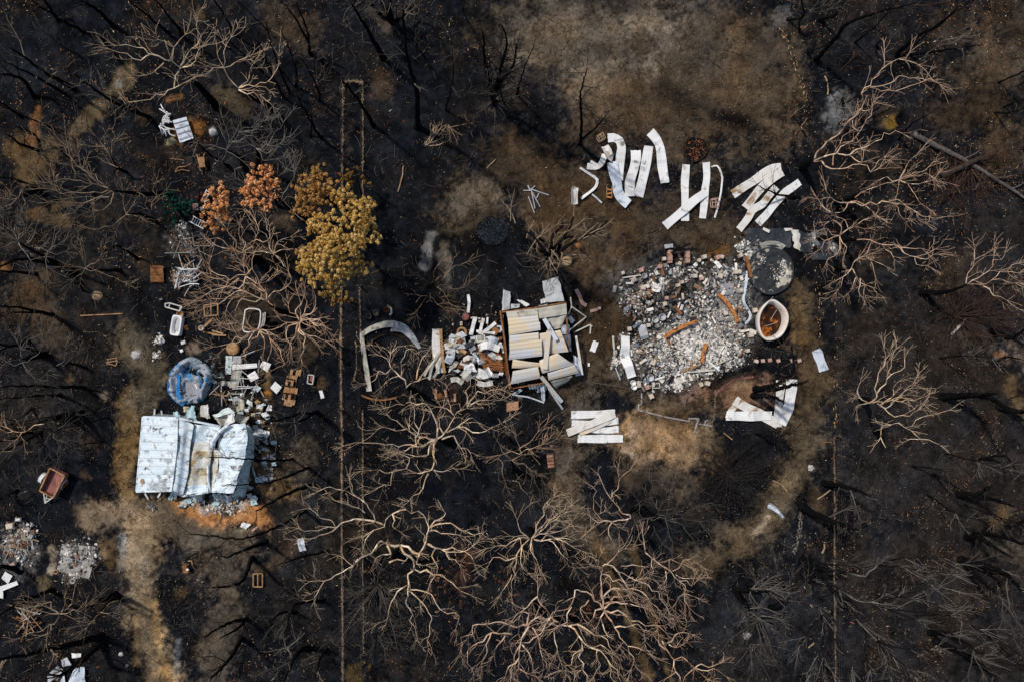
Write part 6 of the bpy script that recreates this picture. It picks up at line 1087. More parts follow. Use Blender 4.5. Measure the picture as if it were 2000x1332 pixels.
for x0, y0, x1, y1 in [(345, 1050, 360, 1090), (372, 1048, 385, 1090), (398, 1045, 410, 1088)]:
    MB().bar(GG(*SC(x0, y0, .8)), GG(*SC(x1, y1, .3)), .14, .05).build('slat', 'white_sheet', sh2)
for lb, cs, hs, mt, cu in [
 ('large grey corrugated sheet leaning at the top of the cream shed', ((470, 95), (620, 50), (678, 275), (505, 292)), (.2, .2, 1.6, 1.6), 'grey_sheet', .03),
 ('narrow grey sheet leaning at the top left of the cream shed', ((105, 172), (177, 195), (170, 352), (95, 368)), (.2, .2, .9, .9), 'grey_sheet', .03),
 ('grey offcut beside the narrow leaning sheet', ((175, 305), (262, 310), (260, 340), (178, 350)), (.5, .5, .8, .8), 'grey_sheet', .05),
 ('white torn scrap above the cream shed roof', ((235, 268), (280, 272), (355, 310), (320, 330)), (.4, .4, .6, .6), 'white_sheet', .08),
 ('small white folded scrap beside the large leaning sheet', ((455, 265), (490, 248), (510, 285), (460, 302)), (.4, .4, .5, .5), 'white_sheet', .1),
 ('grey flattened scrap along the roof edge of the cream shed', ((440, 318), (520, 305), (515, 322), (435, 332)), (1.9, 1.9, 2.0, 2.0), 'grey_sheet', .05),
 ('white square scrap right of the stained roof panel', ((708, 440), (735, 412), (776, 455), (748, 490)), (.6, .6, .6, .6), 'white_sheet', .04),
 ('pair of white slats hanging at the bottom of the cream shed', ((420, 1060), (505, 1048), (508, 1105), (425, 1122)), (.9, .9, .3, .3), 'blue_sheet', .06),
 ('white slat standing below the cream shed', ((455, 1050), (490, 1050), (497, 1205), (468, 1205)), (.9, .9, .2, .2), 'blue_sheet', .04)]:
    P = patch_rows(*[SC(c[0], c[1], h) for c, h in zip(cs, hs)], 10, 8, cr_, crumple=cu, rib_h=.009, ribdir='v', jag=.04)
    tag(MB().grid(P, flip=True).build('metal_sheet', mt, solid=.012), lb, 'metal sheet', 'loose sheets round the cream shed')
def pipes(label, segs, rad, mat, T, name='bent_pipework', cat='frame', group=None):
    t = thing(name, label, cat, GG(*T(*segs[0][0])), group)
    for s in segs: MB().tube([GG(*T(*p)) for p in s], rad, 6).build('tube', mat, t)
    return t
pipes('bent white pipe frame below the cream shed', [((195, 1145, .2), (270, 1090, .4), (282, 1100, .3), (230, 1140, .2)), ((195, 1145, .2), (340, 1165, .2), (488, 1218, .2))], .06, 'blue_sheet', SC)
pipes('triangular timber frame right of the cream shed', [((735, 245, 1.2), (745, 330, .8), (715, 400, 1.2)), ((745, 330, .8), (880, 425, .2)), ((880, 425, .2), (720, 552, .8))], .055, 'pale_pipe', SC)
pipes('bent pale bracket right of the cream shed', [((770, 567, .2), (920, 495, .2), (935, 515, .2)), ((922, 495, .2), (918, 582, .15))], .06, 'pale_pipe', SC)
sheet('brown curled sheet right above the cream shed', [SC(785, 170), SC(820, 240), (SC(845, 300)), SC(880, 320)], .28, 'pink_brick', wob=.12, group='loose sheets')
o = MB().box(GG(*SC(950, 365, .1)), (.55, .22, .12), (0, 0, .25)).box(GG(*SC(1000, 345, .1)), (.25, .2, .12), (0, 0, .1)).build('brick_slab', 'pink_brick'); tag(o, 'pinkish brick slab on the dark path right of the cream shed', 'bricks')
sheet('white printed appliance panel between the cream shed and the ruined house', [SC(970, 650), SC(935, 745)], .45, 'white_sheet', wob=.02, ribs=1, group='loose sheets')
o = MB().box(GG(*SC(903, 865, .1)), (.16, .26, .16), (0, 0, 0)).build('pale_block', 'enamel'); tag(o, 'tiny white block between the cream shed and the ruined house', 'block')
rb = thing('brick_stack', 'red-brown brick pair left below the cream shed', 'bricks', GG(*SC(195, 1252)))
for dx, dy in ((0, -26), (0, 0), (0, 26)):
    MB().box(GG(*SC(195+dx*.3, 1252+dy, .12)), (.95, .22, .2), (0, 0, .2)).build('brick', 'red_brick', rb)
# ------------------------------------------------------------------ ruined house: rubble, piers, beams
HS = tz(1180, 470, 4.163)
def inside_poly(x, y, poly):
    c = False; j = len(poly)-1
    for i in range(len(poly)):
        if (poly[i][1] > y) != (poly[j][1] > y) and x < (poly[j][0]-poly[i][0])*(y-poly[i][1])/(poly[j][1]-poly[i][1])+poly[i][0]: c = not c
        j = i
    return c
def chunk(mb, p, s, r, col):
    """an angular fragment: skewed low box with a knocked corner"""
    a = r.uniform(0, 6.283); ca, sa = math.cos(a), math.sin(a); w = s*r.uniform(.5, 1.2); l = s*r.uniform(.6, 1.6); h = s*r.uniform(.12, .55)
    vs = []
    for z, k in ((0, 1.05), (h, r.uniform(.5, .95))):
        for x, y in ((-l, -w), (l, -w), (l, w), (-l, w)):
            x = x*k+r.uniform(-.2, .2)*s; y = y*k+r.uniform(-.2, .2)*s; vs.append((p.x+x*ca-y*sa, p.y+x*sa+y*ca, p.z+z*(1+r.uniform(-.3, .3))-.02))
    mb.add(vs, [(4, 5, 6, 7), (0, 1, 5, 4), (1, 2, 6, 5), (2, 3, 7, 6), (3, 0, 4, 7)], col)
WH = [(.80, .77, .71), (.72, .68, .61), (.60, .56, .49), (.72, .64, .53)]
GY = [(.20, .195, .185), (.28, .26, .235), (.10, .098, .098), (.36, .34, .31)]
BK = [(.02, .02, .022), (.04, .038, .038), (.07, .065, .06)]
RD = [(.26, .15, .095), (.34, .225, .16), (.20, .10, .06), (.38, .32, .24)]
BL_ = [(.14, .17, .21), (.22, .25, .30)]
def rubble(label, poly, n, zones, seed, s0=.02, s1=.11, z=0, name='rubble', default=(('g', 4), ('k', 6), ('w', 2), ('r', 1))):
    """zones: (x, y, radius, weights, density) in photo pixels"""
    r = random.Random(seed); mb = MB(); pal = dict(w=WH, g=GY, k=BK, r=RD, b=BL_)
    x0 = min(p[0] for p in poly); x1 = max(p[0] for p in poly); y0 = min(p[1] for p in poly); y1 = max(p[1] for p in poly); c = 0; tries = 0
    while c < n and tries < n*8:
        tries += 1
        if zones and r.random() < .82:
            zn = r.choices(zones, [q_[4] for q_ in zones])[0]; a = r.uniform(0, 6.283); d = zn[2]*abs(r.gauss(0, .5)); x = zn[0]+d*math.cos(a); y = zn[1]+d*math.sin(a); wt = zn[3]
        else: x = r.uniform(x0, x1); y = r.uniform(y0, y1); wt = default
        jx = 6*math.sin(y*.3)+r.gauss(0, 4)
        if not inside_poly(x+jx, y+r.gauss(0, 4), poly): continue
        if float(fbm(x/9.0, y/9.0, seed, 3)) < r.uniform(.3, .58): continue
        k = r.choices([q_[0] for q_ in wt], [q_[1] for q_ in wt])[0]; col = r.choice(pal[k]); f = r.uniform(.75, 1.15)
        p = GG(x, y); s = lerp(s0, s1, r.random()**3.0)*(.8 if k == 'w' else 1); p.z += z+r.uniform(0, .16 if not z else .04)+float(.18*sstep(70, 10, math.hypot(x-1350, y-690)))
        chunk(mb, p, s, r, tuple(v*f for v in col)); c += 1
    o = mb.build(name, 'chips'); return tag(o, label, None, kind='stuff')
hp = [(1196, 560), (1220, 526), (1290, 520), (1320, 515), (1370, 500), (1440, 500), (1462, 540), (1475, 640), (1472, 700), (1425, 725), (1350, 745), (1350, 772), (1240, 768), (1225, 735), (1195, 720), (1200, 660), (1240, 640), (1210, 600)]
whole = (('w', 9), ('g', 2)); mixed = (('g', 4), ('w', 5), ('k', 4), ('r', 1), ('b', .6))
rubble('broken white and grey rubble filling the footprint of the burnt house', hp, 26000, [
 (1345, 680, 70, whole, 6), (1400, 690, 45, whole, 4), (1420, 620, 40, (('w', 4), ('g', 3), ('r', 1)), 3), (1285, 555, 22, whole, 1.2), (1330, 535, 24, (('w', 3), ('g', 3), ('k', 3)), 1), (1420, 540, 35, mixed, 2), (1380, 590, 45, mixed, 2.5), (1300, 710, 45, mixed, 2.5), (1240, 590, 35, (('k', 6), ('g', 3), ('r', 2), ('w', 2)), 2), (1310, 590, 26, (('k', 8), ('g', 2)), 1.2), (1300, 620, 20, (('k', 8), ('g', 1)), .8), (1350, 510, 26, (('k', 6), ('g', 2), ('w', 1)), 1), (1255, 570, 25, (('r', 3), ('w', 2)), .8), (1328, 735, 14, (('w', 1),), 1.6), (1325, 752, 12, (('w', 1),), 1.0), (1240, 680, 30, mixed, 1.2), (1200, 705, 12, whole, .5), (1430, 690, 30, (('w', 3), ('g', 3), ('k', 2)), 1.5)], 31)
big = MB(); br = random.Random(55)
for k in range(150):
    x = br.uniform(1200, 1470); y = br.uniform(510, 760)
    if not inside_poly(x, y, hp): continue
    w_ = math.exp(-((x-1370)**2/8000+(y-670)**2/5000)); cl = br.choice(WH if br.random() < .25+.6*w_ else GY+GY+BK+BK+RD+BL_); c = GG(x, y, .12); a = br.uniform(0, 6.28); l = br.uniform(.08, .34); w = br.uniform(.04, .16); t_x = br.uniform(-.3, .3)
    P = [[c+Vector(((u*l)*math.cos(a)-(v*w)*math.sin(a), (u*l)*math.sin(a)+(v*w)*math.cos(a), .1+t_x*u*l+br.uniform(-.05, .05))) for u in (-1, -.3, .4, 1)] for v in (-1, 0, 1)]; big.grid(P, cl)
tag(big.build('torn_lining', 'chips', solid=.03), 'bent plates and torn lining sheets strewn through the house rubble', None, kind='stuff')
rubble('pale ash lumps and broken lining beside the round tank base', [(1430, 470), (1470, 445), (1500, 480), (1485, 500), (1470, 515), (1440, 500)], 650, [(1450, 480, 14, whole, 1), (1465, 500, 14, whole, 1), (1480, 470, 12, (('g', 1), ('k', 1)), 1)], 32)
rubble('pale ash flakes lying on the round tank base', [(1470, 500), (1500, 490), (1530, 495), (1545, 530), (1535, 560), (1500, 565), (1475, 550)], 520, [(1530, 515, 14, whole, 2), (1520, 545, 16, whole, 1), (1488, 508, 9, whole, .7), (1508, 525, 8, (('r', 2), ('w', 2)), .6), (1535, 535, 10, whole, 1)], 45, default=(('k', 3), ('g', 1)), z=.24, s1=.07)
rubble('grey ash lumps along the right end of the black liner', [(1570, 445), (1600, 455), (1640, 490), (1630, 505), (1590, 500), (1575, 470)], 420, [(1600, 465, 16, (('g', 3), ('w', 2)), 1), (1622, 485, 12, (('g', 3), ('w', 2)), 1)], 33)
rubble('burnt rubble heap cut by the left edge', [(-15, 1025), (30, 1010), (70, 1030), (80, 1070), (60, 1110), (20, 1115), (-15, 1100)], 2000, [(25, 1070, 30, (('g', 5), ('w', 1), ('k', 3), ('r', 1), ('b', 1)), 1), (50, 1040, 20, (('r', 1), ('g', 2), ('w', 1)), .6)], 34, s1=.15)
rubble('burnt rubble on the small square slab', [(112, 1070), (135, 1048), (192, 1048), (200, 1095), (178, 1108), (172, 1132), (125, 1138), (103, 1120)], 2600, [(150, 1085, 20, (('k', 2), ('g', 2), ('b', 1), ('r', 1)), 1), (180, 1085, 14, (('w', 2), ('g', 3), ('k', 2)), 1), (130, 1080, 8, whole, .5), (145, 1125, 8, (('w', 2), ('g', 3)), .5)], 35)
rubble('pale crushed rubble along the lower edge of the blue-white shed', [(355, 968), (480, 968), (500, 990), (470, 1005), (400, 1000), (365, 985)], 900, [(420, 988, 30, (('w', 3), ('g', 2), ('r', 1)), 1), (450, 985, 20, (('w', 3), ('g', 2), ('r', 1)), 1)], 36)
rubble('white broken bits right of the blue-white shed', [(515, 880), (545, 880), (545, 960), (500, 960)], 260, [(532, 892, 8, (('w', 1),), 1), (525, 930, 14, (('w', 1), ('g', 1)), 1)], 37)
rubble('grey ash-covered scrap bed above the metal heap', [(330, 455), (350, 435), (400, 440), (420, 480), (400, 505), (345, 505), (335, 480)], 900, [(360, 445, 14, (('g', 3), ('w', 2)), 1), (370, 490, 18, (('g', 3), ('k', 2), ('r', 1)), 1)], 38)
rubble('rusty bits under the tangled tube heap', [(330, 515), (390, 515), (392, 565), (332, 570)], 500, [(345, 545, 14, (('r', 3), ('k', 1)), 1)], 39, default=(('r', 3), ('k', 3), ('g', 1)))
rubble('small pale bits scattered left of the bathtub', [(275, 640), (330, 630), (420, 640), (420, 700), (300, 740), (270, 710)], 260, [(310, 665, 12, whole, 1), (305, 695, 10, whole, 1)], 40, default=(('k', 4), ('g', 2), ('w', 1)))
rubble('mixed small scrap under the sheet pile', [(845, 590), (980, 590), (985, 760), (850, 760)], 900, [(930, 690, 40, (('g', 2), ('k', 2), ('r', 2), ('w', 1)), 1)], 41, default=(('k', 4), ('r', 3), ('g', 1)))
rubble('loose bits on the burnt grating left of the fire hearth', [(440, 760), (500, 760), (505, 800), (450, 805)], 200, [], 42)
# square brick piers the house stood on
PIERS = [(300, 243), (152, 265), (242, 322), (487, 152), (612, 190), (814, 134), (925, 140), (957, 135), (1108, 125), (1068, 260), (1096, 257), (738, 290), (790, 310), (600, 365), (632, 340), (946, 290), (360, 690), (493, 516), (507, 470), (985, 593), (1190, 768), (1165, 893), (395, 992), (382, 1262), (350, 1190), (787, 1168), (840, 1160), (1225, 568), (1235, 980), (320, 387), (453, 215), (770, 165), (378, 848), (205, 718), (1108, 410)]
LMK = [('the brick fireplace', 605, 120), ('the longest orange beam', 1008, 550), ('the orange beam across the middle', 620, 720), ('the short orange beam', 812, 915), ('the bent white strip', 180, 940), ('the white buckets', 236, 1170), ('the pair of burnt drums', 440, 635), ('the grey upturned bowl', 326, 290), ('the bent white flashing', 1150, 400), ('the dark grey curved sheet', 315, 745), ('the black-mouthed bin', 370, 1110), ('the round tub', 1330, 650)]
PL_ = {}
def pier_label(x, y):
    nm, lx, ly = min(LMK, key=lambda l: math.hypot(l[1]-x, l[2]-y)); dx, dy = x-lx, y-ly; d = math.hypot(dx, dy)
    w = ('right of' if dx > 0 else 'left of') if abs(dx) > 1.6*abs(dy) else ('below' if dy > 0 else 'above') if abs(dy) > 1.6*abs(dx) else ('below' if dy > 0 else 'above')+' and '+('right of' if dx > 0 else 'left of')
    k = 'small square pier stump '+('close ' if d < 90 else 'well ' if d > 170 else '')+w+' '+nm; PL_[k] = PL_.get(k, 0)+1
    return k if PL_[k] == 1 else k+', '+{2: 'second', 3: 'third', 4: 'fourth', 5: 'fifth'}.get(PL_[k], 'farther')+' one there'
for i, (x, y) in enumerate(PIERS):
    r = random.Random(i); mb = MB(); p = GG(*HS(x, y, .2)); sz = r.uniform(.24, .36); rz = r.uniform(-.5, .5)
    mb.box(p, (sz, sz, .44), (r.uniform(-.1, .1), r.uniform(-.1, .1), rz))
    mb.box(p+Vector((0, 0, .24)), (sz*.86, sz*.86, .05), (0, 0, rz+.05))
    o = mb.build('brick_pier', 'brick' if i % 6 else 'pink_brick', bevel=.012); tag(o, pier_label(x, y), 'pier', 'pier stumps of the burnt house')
for i, (a, b, w, bow, mt, lb) in enumerate([
 ((930, 440, .5), (1085, 660, .35), .26, .15, 'bright_rust', 'longest bright orange rusty beam, at the right of the house rubble'),
 ((488, 785, .3), (755, 655, .5), .26, .12, 'bright_rust', 'rusty orange beam lying across the middle of the house rubble'),
 ((828, 838, .3), (795, 995, .4), .26, -.08, 'bright_rust', 'short bright orange beam low in the house rubble'),
 ((568, 535, .3), (625, 600, .3), .2, .02, 'rust', 'short dark rusty beam in the middle of the rubble'),
 ((1150, 130, .15), (1190, 300, .15), .22, .05, 'rust', 'dull brown beam by the ash lumps at the top right of the rubble'),
 ((455, 180, .2), (480, 290, .2), .16, .0, 'rust', 'dull rusty strip left of the chimney block')]):
    bar_thing(lb, 'rusty_beam', HS(*a), HS(*b), w, .2, mt, 'beam', 'rusty beams', bow)
for i, (a, b, w, mt, lb) in enumerate([((147, 305, .1), (300, 282, .2), .09, 'pale_pipe', 'pale thin batten at the upper left of the rubble'), ((630, 1065, .3), (770, 1010, .5), .13, 'ochre_rust', 'ochre batten over the lower rubble'), ((670, 1068, .3), (900, 1050, .3), .12, 'pale_pipe', 'pale batten along the lower edge of the rubble'), ((850, 985, .3), (935, 1055, .4), .12, 'white_sheet', 'white slanting batten at the lower right of the rubble'), ((820, 1050, .3), (1040, 950, .2), .07, 'pale_pipe', 'thin pale batten pointing right from the lower rubble'), ((370, 1140, .2), (490, 1105, .3), .13, 'white_sheet', 'white batten beside the dark bin in the lower rubble'), ((70, 780, .1), (85, 950, .1), .14, 'tank_sheet', 'grey-green plank at the left edge of the rubble'), ((90, 1030, .1), (130, 1130, .1), .08, 'grey_sheet', 'thin grey batten at the lower left of the rubble'), ((705, 1060, .4), (710, 970, .4), .12, 'ochre_rust', 'short ochre upright by the short orange beam'), ((775, 820, .3), (780, 930, .3), .07, 'white_sheet', 'thin white batten beside the short orange beam')]):
    bar_thing(lb, 'batten', HS(*a), HS(*b), w, .08, mt, 'batten', 'battens in the rubble', flange=False)
sheet('bent white roofing strip lying on the left of the house rubble', [HS(168, 775, .1), HS(170, 880, .25), HS(165, 940, .05), HS(195, 1020, .2), HS(222, 1110, .1)], .72, 'white_sheet', wob=.12)
sheet('dark grey curved sheet in the left of the rubble', [HS(300, 690), HS(315, 740, .2), HS(330, 800)], .62, 'grey_sheet', wob=.06, group='loose sheets')
sheet('purple-grey flattened sheet at the upper right of the rubble', [HS(940, 400, .05), HS(1050, 395, .05)], .9, 'tarp', wob=.06, ribs=2, group='loose sheets')
def can(label, x, y, rad, h, mat, T=HS, name='burnt_tin', cat='tin', z=.1, group=None, tilt=0.0):
    p = GG(*T(x, y, z)); t = thing(name, label, cat, p, group); mb = MB(); mb.lathe(p, [(rad*.94, 0), (rad, .02), (rad, h*.5), (rad*1.0, h), (rad*.88, h), (rad*.86, h*.25), (0.001, h*.22)], 20)
    mb.build('body', mat, t, smooth=True); MB().lathe(p, [(rad*1.0, h-.01), (rad*1.06, h), (rad*1.04, h+.03), (rad*.9, h+.02), (rad*.88, h-.02)], 20).build('rim', mat, t, smooth=True); return t
can('upper white bucket at the lower left corner of the rubble', 232, 1153, .2, .3, 'enamel', name='bucket', cat='bucket')
can('lower white bucket at the lower left corner of the rubble', 240, 1188, .2, .3, 'enamel', name='bucket', cat='bucket')
can('left open burnt drum of the pair on the black ash', 412, 645, .24, .3, 'grey_sheet', name='burnt_drum', cat='drum')
can('right open burnt drum of the pair on the black ash', 468, 625, .26, .3, 'grey_sheet', name='burnt_drum', cat='drum')
can('grey upturned bowl at the upper left of the rubble', 326, 290, .2, .2, 'grey_sheet', name='bowl', cat='bowl')
can('black-mouthed bin in the lower rubble', 370, 1110, .26, .4, 'grey_sheet', name='bin', cat='bin')
can('small white ring pot in the middle rubble', 808, 460, .14, .15, 'enamel', name='pot', cat='pot')
can('small round white pot in the left rubble', 378, 846, .14, .15, 'enamel', name='pot', cat='pot')
can('small grey lid left of the buckets', 130, 1085, .12, .08, 'concrete', name='pot', cat='pot')
def frame_thing(label, pts, T, rad, mat, name='metal_surround', cat='frame', group=None, closed=True, extra=(), z=.12, smooth_=False, legs=0.0):
    t = thing(name, label, cat, GG(*T(*pts[0][:2])), group); P = [GG(*T(*p)) for p in (list(pts)+([pts[0]] if closed else []))]
    P = [Vector((p.x, p.y, p.z+z)) for p in P]
    if smooth_: P = cr(P, .15)
    if smooth_: MB().tube(P, rad, 6).build('tube', mat, t, smooth=True)
    else:
        for a, b in zip(P[:-1], P[1:]): MB().bar(a, b, rad*2, rad*2).build('rail', mat, t)
    for a, b in extra:
        A0 = GG(*T(*a)); B0 = GG(*T(*b)); MB().bar(A0+Vector((0, 0, z)), B0+Vector((0, 0, z)), rad*1.6, rad*1.6).build('crossbar', mat, t)
    if legs:
        for p in P[:4]: MB().bar(p, (p.x, p.y, p.z-legs), rad*1.6, rad*1.6).build('leg', mat, t)
    return t
frame_thing('square pale window frame in the lower left rubble', [(388, 1195), (395, 1165), (445, 1155), (450, 1195)], HS, .03, 'pale_pipe')
frame_thing('small dark stool frame below the buckets', [(272, 1215), (298, 1218), (295, 1248), (270, 1245)], HS, .025, 'dark_pipe')
frame_thing('yellowish box spring frame in the left rubble', [(250, 880), (325, 875), (328, 910), (252, 918)], HS, .03, 'ochre_rust', extra=[((290, 878), (290, 914))])
for i, (x, y, a, b_, mt, lb) in enumerate([(222, 912, .12, .5, 'scorched_sheet', 'upright cream block beside the bent white strip'), (282, 1165, .3, .5, 'brick', 'cream slab beside the white buckets'), (538, 262, .22, .3, 'grey_sheet', 'small grey box left of the chimney block'), (640, 455, .16, .5, 'brick', 'tall pale pier fallen in the rubble'), (950, 645, .5, .2, 'concrete', 'pale fallen slab near the longest orange beam'), (525, 48, .65, .32, 'grey_sheet', 'grey metal box on the corner of the chimney block')]):
    o = MB().box(GG(*HS(x, y, .25)), (a, b_, .2), (.05, .08, .15)).box(GG(*HS(x, y, .36)), (a*.8, b_*.85, .05), (.05, .08, .2)).build('slab', mt, bevel=.015); tag(o, lb, 'slab', 'slabs in the rubble')
# the collapsed chimney block
ch = thing('fireplace', 'collapsed brick fireplace with a black hearth at the top of the house rubble', 'fireplace', GG(*HS(605, 140)))
r = random.Random(77)
for k in range(9):
    for x, sd in ((533, 0), (678, 1)):
        y = 88+k*11.5; MB().box(GG(*HS(x+r.uniform(-3, 3), y, .45)), (.3, .10, .5+r.uniform(-.05, .05)), (0, 0, r.uniform(-.12, .12))).build('brick', 'red_brick' if r.random() < .6 else 'pink_brick', ch)
for k in range(7): MB().box(GG(*HS(552+k*19, 90-k*3.0, .7)), (.30, .14, .18), (r.uniform(-.1, .1), 0, .15+r.uniform(-.1, .1))).build('brick', 'char_brown' if k % 2 else 'red_brick', ch)
MB().box(GG(*HS(606, 145, .1)), (.72, .85, .1)).build('hearth', 'char_brown', ch)
MB().bar(GG(*HS(545, 100, .85)), GG(*HS(700, 25, .8)), .12, .1).build('lintel', 'char', ch); MB().bar(GG(*HS(560, 75, .95)), GG(*HS(690, 70, .85)), .12, .1).build('lintel', 'char', ch)
rubble('reddish brick crumbs on the hearth', [HS(575, 120), HS(645, 120), HS(650, 200), HS(575, 205)], 120, [], 43, default=(('r', 4), ('k', 1)), s1=.1)
# pale footing lines and pipe runs in the earth below the house
ft = thing('garden_edging', 'thin pale concrete edging running below the burnt house', 'edging', GG(*S3(570, 400)))
for a, b in [((592, 280), (592, 358)), ((568, 362), (594, 360)), ((570, 362), (572, 402)), ((572, 402), (760, 450)), ((760, 450), (935, 483)), ((930, 462), (932, 484)), ((930, 462), (1000, 462)), ((1000, 462), (962, 572)), ((1000, 500), (1090, 515)), ((1046, 478), (1044, 505)), ((1046, 478), (1075, 474)), ((988, 470), (972, 560))]:
    MB().bar(GG(*S3(*a), .06), GG(*S3(*b), .06), .1, .12).build('edging_strip', 'concrete', ft)
wp = thing('water_pipe', 'thin dark pipe kinked round the right of the cream shed', 'pipe', GG(1145, 700))
MB().tube(cr([GG(*SC(x, y, .08)) for x, y in [(850, 640), (862, 800), (880, 960), (900, 1015), (960, 1035), (1142, 1062), (1400, 1110)]], .3), .045, 6).build('pipe_run', 'dark_pipe', wp, smooth=True)
for i, (x, y) in enumerate([(1403, 55), (1455, 52), (1505, 48), (1565, 52), (1715, 52), (1665, 50)]):
    o = MB().box(GG(*S3(x, y, .06)), (.28, .26, .1), (0, 0, .1*i)).box(GG(*S3(x, y, .12)), (.14, .12, .04), (0, 0, .1*i)).build('paver', 'pink_brick'); tag(o, ['first', 'second', 'third', 'fourth', 'sixth and last', 'fifth'][i]+' small pinkish paver from the rubble in the row beside it', 'paver', 'row of pavers')
bar_thing('small ochre stick on the dark ground below the L-shaped sheets', 'stick', S3(1175, 562, .05), S3(1238, 612, .05), .06, .05, 'ochre_rust', 'stick', flange=False)
bar_thing('long thin orange stake lying left of the bathtub', 'stake', (158, 617, .06), (240, 613, .06), .08, .06, 'ochre_rust', 'stake', flange=False)
bar_thing('reddish stick right of the drive below the sheets', 'stick', S3(1858, 628, .05), S3(1948, 630, .05), .06, .05, 'rust', 'stick', flange=False)
bar_thing('grey-yellow board lying at the grey bush near the right edge', 'board', (1857, 654, .1), (1885, 625, .1), .16, .06, 'tank_sheet', 'board', flange=False)

# --- pile of sheets between the burst tank and the cream shed
SP = tz(830, 560, 6.05); pr = random.Random(9)
for lb, pts, w, mt, z in [
 ('tall rust-topped corrugated sheet at the left of the scrap pile', ((135, 500), (140, 760), (195, 1015)), .62, 'scorched_sheet', .15),
 ('rusty edge sheet beside the rust-topped one', ((190, 500), (205, 760), (232, 1010)), .24, 'ochre_rust', .25),
 ('pale sheet right of the rusty edge in the scrap pile', ((300, 660), (310, 730)), .9, 'white_sheet', .2),
 ('white crumpled sheet leaning in the left of the scrap pile', ((320, 710), (310, 820), (270, 900)), .62, 'blue_sheet', .35),
 ('first of three white planks at the top of the scrap pile', ((600, 360), (575, 460), (545, 570)), .3, 'white_sheet', .4),
 ('second of three white planks at the top of the scrap pile', ((695, 375), (670, 470), (650, 560)), .24, 'white_sheet', .4),
 ('slanting third white plank at the top of the scrap pile', ((835, 430), (750, 500), (670, 560)), .26, 'white_sheet', .45),
 ('short white plank under the slanting one', ((610, 525), (720, 540), (830, 550)), .2, 'white_sheet', .35),
 ('small white hooked pipe end near the cream shed wall', ((850, 470), (895, 470), (900, 520), (880, 540)), .16, 'blue_sheet', .3),
 ('narrow crumpled white strip standing above the scrap pile', ((510, 95), (525, 180), (512, 310)), .22, 'white_sheet', .2),
 ('tiny white strip at the top right of the scrap pile', ((742, 365), (735, 440)), .14, 'white_sheet', .2),
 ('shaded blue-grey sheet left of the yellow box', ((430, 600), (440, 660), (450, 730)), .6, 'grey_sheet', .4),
 ('broad white crumpled sheet right of the yellow box', ((640, 720, .2), (740, 690, .5), (880, 740, .2)), .55, 'white_sheet', .5),
 ('white crumpled sheet under the broad one', ((700, 650, .2), (780, 620, .4), (860, 650, .2)), .5, 'blue_sheet', .35),
 ('large white folded sheet low in the scrap pile', ((500, 860), (540, 950), (575, 1020)), .65, 'white_sheet', .4),
 ('curved white sheet arching low in the scrap pile', ((440, 920), (480, 850, .3), (560, 840, .3), (590, 900)), .35, 'scorched_sheet', .35),
 ('pale tangle of sheet at the lower middle of the scrap pile', ((450, 1000), (500, 1050, .2), (540, 1090)), .6, 'tank_sheet', .3),
 ('big white torn sheet at the lower right of the scrap pile', ((620, 1010), (700, 1030, .3), (785, 990)), .75, 'white_sheet', .35),
 ('cream torn board under the big torn sheet', ((620, 1130), (700, 1150), (800, 1130)), .4, 'cream_sheet', .2),
 ('short white board at the lower left of the scrap pile', ((285, 985), (380, 1005)), .28, 'white_sheet', .2),
 ('grey torn board at the bottom left of the scrap pile', ((310, 1100), (380, 1090), (450, 1140)), .4, 'tank_sheet', .2),
 ('greyish curled sheet over the short white board', ((300, 960), (350, 930, .3), (380, 880)), .3, 'tank_sheet', .3),
 ('purple-grey small sheet in the middle of the scrap pile', ((530, 750), (600, 710)), .35, 'tarp', .4),
 ('blue-grey bent gutter in the middle of the scrap pile', ((570, 780), (620, 840), (650, 910)), .2, 'blue_sheet', .4),
 ('dark gutter crossing above the broad crumpled sheet', ((730, 620), (850, 560)), .14, 'dark_pipe', .6),
 ('orange rusty sheet under the slanting plank', ((800, 490), (870, 540)), .4, 'rust', .3),
 ('orange fallen panel in the middle of the scrap pile', ((420, 740), (490, 780)), .3, 'ochre_rust', .45),
 ('grey fanned strip crossing the rust-topped sheet', ((180, 770), (100, 920), (60, 1090)), .2, 'tank_sheet', .4),
 ('second grey fanned strip crossing the rust-topped sheet', ((150, 830), (50, 960), (0, 1050)), .16, 'tank_sheet', .38),
 ('grey strip at the foot of the rusty edge sheet', ((190, 880), (150, 1000), (110, 1070)), .2, 'tank_sheet', .42),
 ('white gutter end against the cream shed wall', ((910, 690), (925, 780)), .14, 'white_sheet', .3)]:
    sheet(lb, [SP(*p) for p in pts], w, mt, z0=z, wob=.1, group='scrap pile by the cream shed', ribs=2, twist=.15)
sf = MB()
for k in range(70):
    x, y = SP(pr.uniform(260, 900), pr.uniform(560, 1080)); s_ = pr.uniform(.06, .22); a = pr.uniform(0, 6.28); c = GG(x, y, pr.uniform(.25, .7)); cl = pr.choice([(.6, .6, .6), (.5, .5, .49), (.3, .3, .3), (.2, .08, .03), (.03, .03, .03), (.06, .05, .045), (.12, .06, .03), (.45, .4, .3)])
    P = [[c+Vector(((u*math.cos(a)-v*math.sin(a))*s_*1.5, (u*math.sin(a)+v*math.cos(a))*s_, pr.uniform(-.08, .08))) for u in (-1, -.4, .3, 1)] for v in (-1, 0, 1)]; sf.grid(P, cl)
tf = MB()
